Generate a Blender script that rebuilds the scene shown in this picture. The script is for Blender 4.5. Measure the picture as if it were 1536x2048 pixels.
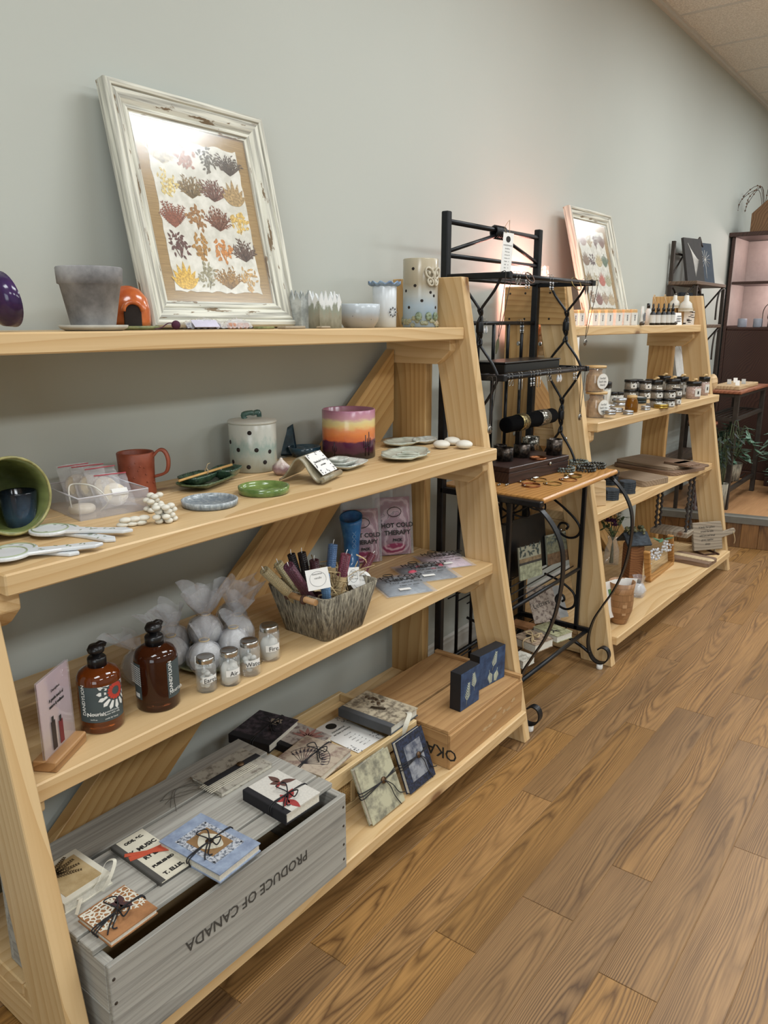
import bpy, bmesh, math, random
from mathutils import Vector, Matrix
random.seed(7)
for o in list(bpy.data.objects): bpy.data.objects.remove(o)
scene = bpy.context.scene
COL = scene.collection
R = math.radians
# ------------------------------------------------------------------ camera
FPX, YAW, PITCH, CAMZ = 1534.2, R(37.46), R(-13.95), 1.39
cf = Vector((math.cos(YAW)*math.cos(PITCH), math.sin(YAW)*math.cos(PITCH), math.sin(PITCH)))
cr = Vector((math.sin(YAW), -math.cos(YAW), 0)); cu = cr.cross(cf)
CAM = Vector((0, 0, CAMZ))
cam = bpy.data.cameras.new('camera'); camo = bpy.data.objects.new('camera', cam); COL.objects.link(camo)
cam.sensor_fit = 'AUTO'; cam.sensor_width = 36; cam.lens = FPX/2048*36; cam.clip_start = .02
m = Matrix((cr, cu, -cf)).transposed().to_4x4(); m.translation = CAM; camo.matrix_world = m
scene.camera = camo
# ------------------------------------------------------------------ light
w = bpy.data.worlds.new('world'); scene.world = w; w.use_nodes = True
w.node_tree.nodes['Background'].inputs[0].default_value = (.9, .95, 1, 1)
w.node_tree.nodes['Background'].inputs[1].default_value = .3
def area(name, loc, sx, sy, power, col, rot=(0, 0, 0)):
    l = bpy.data.lights.new(name, 'AREA'); l.shape = 'RECTANGLE'; l.size = sx; l.size_y = sy
    l.energy = power; l.color = col
    o = bpy.data.objects.new(name, l); COL.objects.link(o); o.location = loc; o.rotation_euler = rot
    return o
for x in (-.2, 2.25, 4.6, 6.5):
    for y, e in ((.32, 22), (-2.1, 33)):
        area('ceiling_troffer_light', (x, y, 2.99), 1.15, .55, e, (.9, .955, .985))
area('shop_window_light', (-3.3, -1.8, 1.5), 2.2, 1.9, 40, (.82, .93, 1), (R(90), 0, R(-90)))
vs = scene.view_settings; vs.view_transform = 'Standard'; vs.look = 'None'; vs.gamma = 1; vs.use_curve_mapping = False
vs.exposure = 0.5
# ------------------------------------------------------------------ pixel helpers
def ray(px, py): return cf + cr*((px-768)/FPX) - cu*((py-1024)/FPX)
def onz(px, py, z): d = ray(px, py); return CAM + d*((z-CAM.z)/d.z)
def onx(px, py, x): d = ray(px, py); return CAM + d*(x/d.x)
def ony(px, py, y): d = ray(px, py); return CAM + d*(y/d.y)
def mpp(P): return (Vector(P)-CAM).dot(cf)/FPX
def S(h):
    c = [int(h[i:i+2], 16)/255 for i in (0, 2, 4)]
    return tuple(x/12.92 if x <= .04045 else ((x+.055)/1.055)**2.4 for x in c)
# ------------------------------------------------------------------ object helpers
def props(o, label=None, cat=None, group=None, kind=None):
    if label: o['label'] = label
    if cat: o['category'] = cat
    if group: o['group'] = group
    if kind: o['kind'] = kind
    return o
def thing(name, label, cat, loc=(0, 0, 0), rz=0, group=None, rot=None):
    o = bpy.data.objects.new(name, None); COL.objects.link(o); o.empty_display_size = .03
    o.location = loc; o.rotation_euler = rot if rot else (0, 0, rz)
    return props(o, label, cat, group)
def link(name, me, mat, parent=None, loc=None, rot=None):
    o = bpy.data.objects.new(name, me); COL.objects.link(o)
    if mat and not me.materials: me.materials.append(mat)
    if parent: o.parent = parent
    if loc is not None: o.location = loc
    if rot is not None: o.rotation_euler = rot
    return o
def copy_tree(o, parent=None):
    c = o.copy(); COL.objects.link(c)
    if parent: c.parent = parent
    for ch in o.children: copy_tree(ch, c)
    return c
def bev(o, wd=.002, seg=1):
    b = o.modifiers.new('bevel', 'BEVEL'); b.width = wd; b.segments = seg; b.limit_method = 'ANGLE'; b.angle_limit = R(40)
    return o
I4 = Matrix()
def T(x, y, z): return Matrix.Translation((x, y, z))
def RX(a): return Matrix.Rotation(a, 4, 'X')
def RY(a): return Matrix.Rotation(a, 4, 'Y')
def RZ(a): return Matrix.Rotation(a, 4, 'Z')
class MB:
    def __init__(s): s.v = []; s.f = []; s.sm = []
    def add(s, vs, fs, smooth=False, M=None):
        b = len(s.v)
        s.v += [tuple(M @ Vector(v)) if M else tuple(v) for v in vs]
        s.f += [tuple(i+b for i in f) for f in fs]; s.sm += [smooth]*len(fs); return s
    def box(s, c, d, M=None, taper=1):
        x, y, z = c; a, b, h = d[0]/2, d[1]/2, d[2]/2; t = taper
        vs = [(x-a, y-b, z-h), (x+a, y-b, z-h), (x+a, y+b, z-h), (x-a, y+b, z-h), (x-a*t, y-b*t, z+h), (x+a*t, y-b*t, z+h), (x+a*t, y+b*t, z+h), (x-a*t, y+b*t, z+h)]
        return s.add(vs, [(3, 2, 1, 0), (4, 5, 6, 7), (0, 1, 5, 4), (1, 2, 6, 5), (2, 3, 7, 6), (3, 0, 4, 7)], False, M)
    def prism(s, poly, z0, z1, M=None, smooth=False):
        n = len(poly); vs = [(p[0], p[1], z0) for p in poly]+[(p[0], p[1], z1) for p in poly]
        s.add(vs, [tuple(range(n-1, -1, -1)), tuple(range(n, 2*n))], False, M)
        b = len(s.v)-2*n
        s.f += [(b+i, b+(i+1) % n, b+n+(i+1) % n, b+n+i) for i in range(n)]; s.sm += [smooth]*n
        return s
    def lathe(s, prof, n=32, M=None, fn=None, caps=True, smooth=True):
        vs = []; fs = []
        for r, z in prof:
            for i in range(n):
                a = 2*math.pi*i/n; p = (r*math.cos(a), r*math.sin(a), z)
                vs.append(fn(p, a) if fn else p)
        for j in range(len(prof)-1):
            for i in range(n): fs.append((j*n+i, j*n+(i+1) % n, (j+1)*n+(i+1) % n, (j+1)*n+i))
        s.add(vs, fs, smooth, M)
        if caps:
            b = len(s.v)-len(vs)
            if prof[0][0] > 1e-5: s.f.append(tuple(b+i for i in range(n-1, -1, -1))); s.sm.append(False)
            if prof[-1][0] > 1e-5: s.f.append(tuple(b+(len(prof)-1)*n+i for i in range(n))); s.sm.append(False)
        return s
    def sweep(s, pts, sec, closed=False, M=None, smooth=True, up=(0, 0, 1), scale=None):
        pts = [Vector(p) for p in pts]; n = len(pts); k = len(sec); vs = []; fs = []; prev = None
        for i, p in enumerate(pts):
            if closed: t = pts[(i+1) % n]-pts[i-1]
            else: t = pts[min(i+1, n-1)]-pts[max(i-1, 0)]
            t = t.normalized() if t.length > 1e-9 else Vector((0, 0, 1))
            if prev is None:
                u = Vector(up); 
                if abs(u.dot(t)) > .95: u = Vector((1, 0, 0)) if abs(t.x) < .9 else Vector((0, 1, 0))
            else: u = prev
            u = (u-t*u.dot(t)).normalized(); prev = u; b = t.cross(u); q = scale[i] if scale else 1
            for a, c in sec: vs.append(p+b*(a*q)+u*(c*q))
        for i in range(n if closed else n-1):
            j = (i+1) % n
            for q in range(k): fs.append((i*k+q, i*k+(q+1) % k, j*k+(q+1) % k, j*k+q))
        s.add(vs, fs, smooth, M)
        if not closed:
            b = len(s.v)-len(vs); s.f += [tuple(b+i for i in range(k-1, -1, -1)), tuple(b+(n-1)*k+i for i in range(k))]; s.sm += [False, False]
        return s
    def tube(s, pts, r, n=8, closed=False, M=None, scale=None):
        return s.sweep(pts, [(r*math.cos(2*math.pi*i/n), r*math.sin(2*math.pi*i/n)) for i in range(n)], closed, M, True, scale=scale)
    def strap(s, pts, wd, th, closed=False, M=None, up=(0, 0, 1)):
        return s.sweep(pts, [(-wd/2, -th/2), (wd/2, -th/2), (wd/2, th/2), (-wd/2, th/2)], closed, M, False, up)
    def sphere(s, c, r, n=14, m=9, M=None, sq=(1, 1, 1)):
        prof = [(max(math.sin(math.pi*j/m), 0)*1, -math.cos(math.pi*j/m)) for j in range(m+1)]
        Mm = T(*c) @ Matrix.Diagonal((r*sq[0], r*sq[1], r*sq[2], 1)); 
        return s.lathe(prof, n, (M @ Mm) if M else Mm, caps=False)
    def grid(s, fn, nu, nv, M=None, smooth=True, th=0):
        vs = [fn(i/nu, j/nv) for j in range(nv+1) for i in range(nu+1)]; k = nu+1
        fs = [(j*k+i, j*k+i+1, (j+1)*k+i+1, (j+1)*k+i) for j in range(nv) for i in range(nu)]
        if th:
            N = len(vs); vs = vs+[(p[0], p[1], p[2]-th) for p in vs]
            fs = fs+[tuple(x+N for x in reversed(f)) for f in fs]
            ed = [i for i in range(nu+1)]+[j*k+nu for j in range(1, nv+1)]+[nv*k+i for i in range(nu-1, -1, -1)]+[j*k for j in range(nv-1, 0, -1)]
            fs += [(ed[(q+1) % len(ed)], ed[q], ed[q]+N, ed[(q+1) % len(ed)]+N) for q in range(len(ed))]
        return s.add(vs, fs, smooth, M)
    def mesh(s, name):
        me = bpy.data.meshes.new(name); me.from_pydata(s.v, [], s.f)
        me.polygons.foreach_set('use_smooth', s.sm); me.update(); return me
    def build(s, name, mat, parent=None, loc=None, rot=None): return link(name, s.mesh(name), mat, parent, loc, rot)
def spline(pts, n=6, closed=False):
    P = [Vector(p) for p in pts]; out = []; N = len(P)
    for i in range(N if closed else N-1):
        a, b, c, d = (P[(i-1) % N], P[i], P[(i+1) % N], P[(i+2) % N]) if closed else (P[max(i-1, 0)], P[i], P[i+1], P[min(i+2, N-1)])
        for k in range(n):
            t = k/n; out.append(.5*((2*b)+(c-a)*t+(2*a-5*b+4*c-d)*t*t+(3*b-a-3*c+d)*t**3))
    if not closed: out.append(P[-1])
    return out
TXT = {}
def text(body, size, mat, parent, M, name='lettering', align='CENTER', bold=0, shear=0, depth=.0002, sx=1):
    key = (body, size, align, bold, shear, depth, sx)
    if key not in TXT:
        c = bpy.data.curves.new('lettering', 'FONT'); c.body = body; c.size = size; c.align_x = align; c.align_y = 'CENTER'
        c.extrude = depth; c.offset = bold; c.shear = shear; c.resolution_u = 2
        o = bpy.data.objects.new('t', c); COL.objects.link(o)
        bpy.context.view_layer.update()
        me = bpy.data.meshes.new_from_object(o.evaluated_get(bpy.context.evaluated_depsgraph_get()))
        bpy.data.objects.remove(o); me.transform(Matrix.Diagonal((sx, 1, 1, 1))); TXT[key] = me
    me = TXT[key].copy(); me.materials.clear(); me.materials.append(mat)
    o = bpy.data.objects.new(name, me); COL.objects.link(o); o.parent = parent; o.matrix_local = M; return o
# ------------------------------------------------------------------ materials
MATS = {}
class NT:
    def __init__(s, name):
        s.m = bpy.data.materials.new(name); s.m.use_nodes = True; s.t = s.m.node_tree; s.b = s.t.nodes['Principled BSDF']
    def n(s, typ, ins=None, **kw):
        nd = s.t.nodes.new('ShaderNode'+typ)
        for k, v in kw.items(): setattr(nd, k, v)
        for k, v in (ins or {}).items():
            if isinstance(v, bpy.types.NodeSocket): s.t.links.new(v, nd.inputs[k])
            else: nd.inputs[k].default_value = v
        return nd
    def ramp(s, fac, stops, interp='LINEAR'):
        nd = s.t.nodes.new('ShaderNodeValToRGB'); s.t.links.new(fac, nd.inputs[0]); e = nd.color_ramp.elements; nd.color_ramp.interpolation = interp
        while len(e) < len(stops): e.new(.5)
        for el, (p, c) in zip(e, stops): el.position = p; el.color = (*c, 1) if len(c) == 3 else c
        return nd.outputs[0]
    def mix(s, a, b, f, mode='MIX'):
        nd = s.t.nodes.new('ShaderNodeMix'); nd.data_type = 'RGBA'; nd.blend_type = mode
        for sock, v in ((nd.inputs[0], f), (nd.inputs[6], a), (nd.inputs[7], b)):
            if isinstance(v, bpy.types.NodeSocket): s.t.links.new(v, sock)
            else: sock.default_value = v if not isinstance(v, tuple) or len(v) == 4 else (*v, 1)
        return nd.outputs[2]
    def math(s, op, a, b=0, c=0):
        nd = s.t.nodes.new('ShaderNodeMath'); nd.operation = op
        for i, v in enumerate((a, b, c)):
            if isinstance(v, bpy.types.NodeSocket): s.t.links.new(v, nd.inputs[i])
            else: nd.inputs[i].default_value = v
        return nd.outputs[0]
    def obj(s): return s.n('TexCoord').outputs['Object']
    def map(s, vec, sc=(1, 1, 1), loc=(0, 0, 0), rot=(0, 0, 0)):
        return s.n('Mapping', {'Vector': vec, 'Scale': sc, 'Location': loc, 'Rotation': rot}).outputs[0]
    def rnd(s): return s.n('ObjectInfo').outputs['Random']
    def noise(s, vec, sc, det=2, rough=.5, dist=0): return s.n('TexNoise', {'Vector': vec, 'Scale': sc, 'Detail': det, 'Roughness': rough, 'Distortion': dist}).outputs[0]
    def vor(s, vec, sc, feat='F1', out='Distance'): return s.n('TexVoronoi', {'Vector': vec, 'Scale': sc}, feature=feat).outputs[out]
    def bump(s, h, st=.2, d=.002):
        s.set('Normal', s.n('Bump', {'Height': h, 'Strength': st, 'Distance': d}).outputs[0])
    def set(s, k, v):
        if isinstance(v, bpy.types.NodeSocket): s.t.links.new(v, s.b.inputs[k])
        else: s.b.inputs[k].default_value = v if not (isinstance(v, tuple) and len(v) == 3) else (*v, 1)
    def done(s, col=None, rough=None, metal=None, **kw):
        if col is not None: s.set('Base Color', col)
        if rough is not None: s.set('Roughness', rough)
        if metal is not None: s.set('Metallic', metal)
        for k, v in kw.items(): s.set(k.replace('_', ' '), v)
        MATS[s.m.name] = s.m; return s.m
def plain(name, col, rough=.5, metal=0, var=.08, sc=30, bump=0, bsc=None, **kw):
    if name in MATS: return MATS[name]
    t = NT(name); c = S(col) if isinstance(col, str) else col; v = t.obj(); nz = t.noise(v, sc, 3)
    d = tuple(max(0, x*(1-var*1.6)) for x in c); l = tuple(min(1, x*(1+var)) for x in c)
    if bump: t.bump(t.noise(v, bsc or sc*3, 3), bump)
    return t.done(t.ramp(nz, [(.3, d), (.7, l)]), rough, metal, **kw)
def wood(name, light, dark, ring=26, warp=.16, lod=2, along=.05, rough=.5, knots=True, fine=.25, bump=.12, strong=1, rv=.25, kcol='6a4020', spread=(.15, .6), kgrid=1):
    if name in MATS: return MATS[name]
    t = NT(name); v0 = t.obj(); rn = t.rnd()
    off = t.n('CombineXYZ', {'X': t.math('MULTIPLY', rn, 37.0), 'Y': t.math('MULTIPLY_ADD', rn, .13, .03), 'Z': t.math('MULTIPLY_ADD', t.math('FRACT', t.math('MULTIPLY', rn, 7.3)), .09, .02)}).outputs[0]
    v = t.n('VectorMath', {0: v0, 1: off}, operation='ADD').outputs[0]
    st = t.map(v, (along, 1, 1))
    lo = t.noise(t.map(v, (1.3, 4, 4)), 1, lod)
    wv = t.n('TexWave', {'Vector': t.n('VectorMath', {0: st, 1: t.n('CombineXYZ', {'Y': t.math('MULTIPLY', lo, warp), 'Z': t.math('MULTIPLY', lo, warp*.6)}).outputs[0]}, operation='ADD').outputs[0], 'Scale': ring, 'Distortion': .7, 'Detail': 1, 'Detail Scale': .8}, wave_type='RINGS', rings_direction='X', wave_profile='SAW').outputs['Fac']
    L, D = S(light), S(dark)
    col = t.mix(L, D, t.math('MULTIPLY', t.math('POWER', wv, 2.2), strong))
    fb = t.noise(t.map(v, (3, 170, 170)), 1, 3)
    col = t.mix(col, D, t.math('MULTIPLY', t.ramp(fb, [(.45, (0, 0, 0)), (.8, (1, 1, 1))]), fine))
    big = t.noise(t.map(v, (.9, 4, 4)), 1.3, 2)
    col = t.mix(col, tuple(x*.8 for x in D), t.math('MULTIPLY', t.ramp(big, [(.4, (0, 0, 0)), (.75, (1, 1, 1))]), .28))
    if knots:
        vv = t.n('TexVoronoi', {'Vector': t.map(v, (2.6, 6.5, 6.5)), 'Scale': kgrid, 'Randomness': 1}); d = vv.outputs['Distance']
        k = t.ramp(d, [(.05, (1, 1, 1)), (.1, (.35, .35, .35)), (.16, (0, 0, 0))])
        col = t.mix(col, S(kcol), t.math('MULTIPLY', k, .85))
    hs = t.n('HueSaturation', {'Color': col, 'Value': t.math('MULTIPLY_ADD', rn, rv, 1-rv/2)}).outputs[0]
    t.bump(fb, bump, .001)
    return t.done(hs, rough)
PINE = wood('pine', 'd6b88a', 'b8905a', ring=13, along=.03, rough=.45, rv=.14, strong=.6, lod=.5)
PINE_D = wood('pine_amber', 'cba56e', 'a2753e', ring=13, along=.03, rough=.45, rv=.12, strong=.7, lod=.5)
def oak(name, light, dark, rough=.46, rv=.45, dens=1700):
    t = NT(name); v0 = t.obj(); rn = t.rnd(); r2 = t.math('FRACT', t.math('MULTIPLY', rn, 13.7)); r3 = t.math('FRACT', t.math('MULTIPLY', rn, 57.3))
    v = t.n('VectorMath', {0: v0, 1: t.n('CombineXYZ', {'X': t.math('MULTIPLY', rn, 41.0)}).outputs[0]}, operation='ADD').outputs[0]
    xyz = t.n('SeparateXYZ', {0: v}); x, y = xyz.outputs[0], xyz.outputs[1]
    wob = t.math('MULTIPLY', t.math('SUBTRACT', t.noise(t.map(v, (1.1, 0, 0)), 1, 1), .5), .13)
    yc = t.math('ADD', t.math('SUBTRACT', y, t.math('MULTIPLY', t.math('SUBTRACT', r2, .5), .11)), wob)
    f = t.math('MULTIPLY', t.math('MULTIPLY', yc, yc), dens)
    f = t.math('ADD', f, t.math('MULTIPLY', x, t.math('MULTIPLY_ADD', r3, 16, -8)))
    f = t.math('ADD', f, t.math('MULTIPLY', t.noise(t.map(v, (2.2, 9, 9)), 1, 1), 3.2))
    f = t.math('ADD', f, t.math('MULTIPLY', t.noise(t.map(v, (9, 60, 60)), 1, 2), .9))
    saw = t.math('FRACT', f)
    tri = t.math('ABSOLUTE', t.math('SUBTRACT', t.math('MULTIPLY', saw, 2), 1))
    L, D = S(light), S(dark); fb = t.noise(t.map(v, (5, 260, 260)), 1, 3)
    g = t.math('MULTIPLY', t.math('POWER', tri, 1.8), t.ramp(t.noise(t.map(v, (1.5, 12, 12)), 1, 2), [(.3, (.25, .25, .25)), (.65, (1, 1, 1))]))
    col = t.mix(L, D, t.math('MULTIPLY', g, .95))
    col = t.mix(col, D, t.math('MULTIPLY', t.ramp(fb, [(.42, (0, 0, 0)), (.75, (1, 1, 1))]), .5))
    big = t.noise(t.map(v, (1.2, 7, 7)), 1.2, 2); col = t.mix(col, tuple(q*.75 for q in D), t.math('MULTIPLY', t.ramp(big, [(.5, (0, 0, 0)), (.8, (1, 1, 1))]), .5))
    kn = t.n('TexVoronoi', {'Vector': t.map(v, (1.4, 5, 5)), 'Scale': 1}).outputs['Distance']
    col = t.mix(col, tuple(q*.5 for q in D), t.math('MULTIPLY', t.ramp(kn, [(.03, (1, 1, 1)), (.14, (0, 0, 0))]), .7))
    hs = t.n('HueSaturation', {'Color': col, 'Value': t.math('MULTIPLY_ADD', rn, rv, 1-rv/2), 'Saturation': t.math('MULTIPLY_ADD', r2, .14, .94)}).outputs[0]
    t.bump(fb, .08, .001); return t.done(hs, rough)
OAK = oak('oak_floor', '9c7648', '4f3419', rv=.34)
GREYW = wood('weathered_grey_wood', 'a9a69d', '706c66', ring=14, along=.02, warp=.08, lod=0, rough=.85, fine=.75, strong=.4, rv=.22, kcol='3c3a36', bump=.35)
CRATEW = wood('aged_crate_wood', 'b8905f', '8a6038', ring=14, along=.025, warp=.1, lod=0, strong=.5, rough=.7, fine=.35, rv=.15, kcol='4c3018')
WALNUT = wood('walnut', '8c715b', '563f2e', ring=26, along=.06, rough=.6, fine=.4, rv=.25, kcol='2c1d12')
DARKW = wood('dark_stained_wood', '4a3027', '2c1b17', ring=22, along=.05, rough=.35, knots=False, fine=.3, rv=.15)
BLACKM = plain('black_metal', '14161a', .38, .3, var=.2, sc=60)
BROWNM = plain('bronze_metal', '3b332c', .5, .3, var=.15)
CHROME = plain('steel', 'c9c9c6', .22, 1, var=.05)
SILVER = plain('dull_silver', 'a19d95', .35, 1, var=.3, sc=250)
WHITEP = plain('white_paper', 'e9e7e2', .8, var=.02)
INK = plain('black_ink', '23211f', .7, var=.05)
BLACKC = plain('black_cord', '17161a', .7, var=.1)
BLACKP = plain('black_plastic', '121214', .3, var=.1)
def glass(name, col=(1, 1, 1), rough=.02, ior=1.45):
    t = NT(name); return t.done(col, rough, 0, Transmission_Weight=1.0, IOR=ior)
GLASS = glass('clear_glass'); 
def film(name, col, alpha, rough=.15, crinkle=0, sc=40, ior=1.5):
    t = NT(name); v = t.obj(); P_ = t.b; P_.inputs['Base Color'].default_value = (*S(col), 1); P_.inputs['Roughness'].default_value = .6; P_.inputs['Specular IOR Level'].default_value = 0
    tr_ = t.n('BsdfTransparent').outputs[0]; gl_ = t.n('BsdfGlossy', {'Color': (1, 1, 1, 1), 'Roughness': rough})
    m1 = t.n('MixShader', {0: alpha, 1: tr_, 2: P_.outputs[0]}); fr = t.n('Fresnel', {'IOR': t.math('MULTIPLY_ADD', t.n('NewGeometry').outputs['Backfacing'], 1/ior-ior, ior)})
    if crinkle:
        nb = t.n('Bump', {'Height': t.noise(v, sc, 4, .6), 'Strength': crinkle, 'Distance': .01}).outputs[0]; t.t.links.new(nb, gl_.inputs['Normal']); t.t.links.new(nb, fr.inputs['Normal'])
    m2 = t.n('MixShader', {0: fr.outputs[0], 1: m1.outputs[0], 2: gl_.outputs[0]}); t.t.links.new(m2.outputs[0], t.t.nodes['Material Output'].inputs[0]); MATS[name] = t.m; return t.m
def emis(name, col, st):
    t = NT(name); return t.done((.8, .7, .7), .5, 0, Emission_Color=(*col, 1), Emission_Strength=st)
def gboard(name, mat, parent, poly, plane, lo, hi, ang=0, bv=.002):
    """prism of a 2D outline given in a plane of the parent; grain runs along ang in that plane"""
    cx = sum(p[0] for p in poly)/len(poly); cy = sum(p[1] for p in poly)/len(poly); c, s = math.cos(ang), math.sin(ang); mid = (lo+hi)/2
    lp = [((x-cx)*c+(y-cy)*s, -(x-cx)*s+(y-cy)*c) for x, y in poly]
    o = MB().prism(lp, lo-mid, hi-mid).build(name, mat, parent)
    if plane == 'xy': B = Matrix(((1, 0, 0), (0, 1, 0), (0, 0, 1))); org = (cx, cy, mid)
    elif plane == 'xz': B = Matrix(((1, 0, 0), (0, 0, -1), (0, 1, 0))); lp = None; org = (cx, mid, cy)
    else: B = Matrix(((0, 0, 1), (1, 0, 0), (0, 1, 0))); org = (mid, cx, cy)
    Rm = B @ Matrix.Rotation(ang, 3, 'Z')
    o.matrix_local = T(*org) @ Rm.to_4x4()
    if plane == 'xz': pass
    return bev(o, bv) if bv else o
def plank(name, mat, parent, c, d, ang=None, bv=.002, axis='x'):
    """box board centred at c with size d in parent space, grain along axis"""
    x, y, z = d; rot = (0, 0, 0)
    if axis == 'y': x, y = y, x; rot = (0, 0, R(90))
    if axis == 'z': x, z = z, x; rot = (0, R(-90), 0)
    o = MB().box((0, 0, 0), (x, y, z)).build(name, mat, parent, c, rot)
    return bev(o, bv) if bv else o
# ------------------------------------------------------------------ setting
WY, CZ = 1.635, 3.03
XA, XB, YA = -3.4, 8.6, -4.2
def struct(name, mb, mat, label):
    return props(mb.build(name, mat), label, None, None, 'structure')
t = NT('wall_paint'); v = t.obj(); t.bump(t.noise(v, 60, 4), .08, .002)
WALLM = t.done(t.ramp(t.noise(v, 1.2, 2), [(.3, S('b3b6ae')), (.7, S('b8bbb3'))]), .75)
wl = struct('wall_back', MB().box(((XA+XB)/2, WY+.06, CZ/2), (XB-XA, .12, CZ)), WALLM, 'long cream painted wall behind the shelves')
struct('wall_left', MB().box((XA-.06, (YA+WY)/2, CZ/2), (.12, WY-YA+.24, CZ)), WALLM, 'cream end wall behind the camera on the left')
struct('wall_right', MB().box((XB+.06, (YA+WY)/2, CZ/2), (.12, WY-YA+.24, CZ)), WALLM, 'cream end wall far beyond the dark cabinet')
struct('wall_front', MB().box(((XA+XB)/2, YA-.06, CZ/2), (XB-XA, .12, CZ)), WALLM, 'cream wall across the shop behind the camera')
TRIMW = plain('white_trim', 'cfcdc6', .5, var=.02)
bbm = MB().prism([(0, 0), (-.014, 0), (-.014, .07), (-.009, .078), (-.009, .088), (-.004, .095), (0, .097)], XA, XB, Matrix(((0, 0, 1, 0), (1, 0, 0, WY), (0, 1, 0, 0), (0, 0, 0, 1))))
struct('baseboard_back', bbm, TRIMW, 'white moulded baseboard along the long cream wall')
fl = struct('floor', MB().box(((XA+XB)/2, (YA+WY)/2, -.052), (XB-XA, WY-YA, .1)), OAK, 'brown oak plank floor of the shop')
ys = [1.635, 1.535, 1.43, 1.295, 1.165, 1.036, .925, .826, .715, .58, .475, .345]
while ys[-1] > -1.1: ys.append(ys[-1]-random.choice((.1, .11, .125, .138)))
JX = {5: 2.29, 6: 1.90, 7: 1.275, 8: 1.50, 9: 1.745, 10: 1.395, 11: 2.02}
for i in range(len(ys)-1):
    y0, y1 = ys[i], ys[i+1]; x = JX.get(i, 1.2+random.random()) - 3*1.22
    while x < 5.3:
        ln = 1.22 if i in JX else 1.22+random.uniform(-.1, .05)
        if x+ln > -.6:
            pl = MB().box((0, 0, 0), (ln-.0016, y0-y1-.0016, .008)).build('plank', OAK, fl, (x+ln/2, (y0+y1)/2, -.004+random.uniform(-.0002, 0)))
            bev(pl, .0008)
        x += ln
t = NT('acoustic_tile'); v = t.obj(); sp = t.vor(v, 90); t.bump(t.ramp(sp, [(.1, (0, 0, 0)), (.35, (1, 1, 1))]), .5, .003)
TILE = t.done(t.mix(t.ramp(t.noise(v, 120, 3), [(.4, S('d5d0c6')), (.62, S('efebe2'))]), S('b0aaa0'), t.ramp(t.noise(v, 45, 4, .7), [(.62, (0, 0, 0)), (.7, (.6, .6, .6))])), .9)
ce = struct('ceiling', MB().box(((XA+XB)/2, (YA+WY)/2, CZ+.06), (XB-XA, WY-YA, .1)), TILE, 'suspended acoustic tile ceiling')
tm = MB().box((0, 0, 0), (.6, .6, .012)).mesh('ceiling_tile'); tm.materials.append(TILE)
for i in range(-3, 7):
    for j in range(0, 6):
        x = 4.78+.305+.622*i; y = WY-.02-.305-.622*j
        if x < 3.5: continue
        link('ceiling_tile', tm, None, ce, (x, y, CZ+.003))
gm = MB(); 
for i in range(-2, 8): gm.box((4.78+.622*i-.006, (YA+WY)/2, CZ-.003), (.024, WY-YA, .006))
for j in range(0, 10): gm.box(((3.4+XB)/2, WY-.025-.622*j, CZ-.0031), (XB-3.4, .024, .006))
gm.build('grid_bar', TRIMW, ce)
struct('trim_1', MB().box(((XA+XB)/2, WY-.013, CZ-.012), (XB-XA, .026, .024)), TRIMW, 'thin pale metal angle where the wall meets the ceiling')
# raised platform
PZ = .2
pe = [(4.955, WY), (4.978, 1.47), (5.0, 1.313), (5.046, 1.161), (5.123, .915), (5.33, .1), (5.6, -1.2)]
poly = [(4.96, WY-.001), (5.125, .9), (5.65, -1.4), (XB-.01, -1.4), (XB-.01, WY-.001)]
PLATM = oak('pale_oak_platform', 'b58c66', '80593a')
pf = props(gboard('raised_floor', PLATM, None, poly, 'xy', .0, PZ, 0, 0), 'raised wooden platform floor at the far end of the shop', None, None, 'structure')
RISER = oak('knotty_riser', '8a6236', '4a2c12', .4, .4)
ex, ey = 5.125-4.96, .9-WY; el = math.hypot(ex, ey); ea = math.atan2(ey, ex)
rs = props(thing('riser', 'knotty brown plank riser below the platform edge', None, (4.96, WY, 0), ea), kind='structure')
rs.name = 'trim_2'
n = 30; L = 3.0
k = 0; s0 = .02
while s0 < L:
    wd = random.choice((.085, .1, .12)); o = plank('plank', RISER, rs, (s0+wd/2, -.012, .08), (wd-.0015, .02, .158), axis='z', bv=.001); s0 += wd
nos = props(thing('trim_3', 'grey ribbed nosing strip along the platform edge', None, (4.96, WY, 0), ea), kind='structure')
NOSE = plain('grey_nosing', '6d6a61', .5, .2, var=.06)
s0 = .02
for ln in (.78, 1.2, 1.0):
    bev(MB().prism([(-.035, .158), (-.035, .2), (-.028, .205), (.03, .205), (.03, .2), (-.0, .2), (-.0, .158)], s0, s0+ln-.003, Matrix(((0, 0, 1, 0), (1, 0, 0, 0), (0, 1, 0, 0), (0, 0, 0, 1)))).build('nosing_strip', NOSE, nos), .001); s0 += ln
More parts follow.
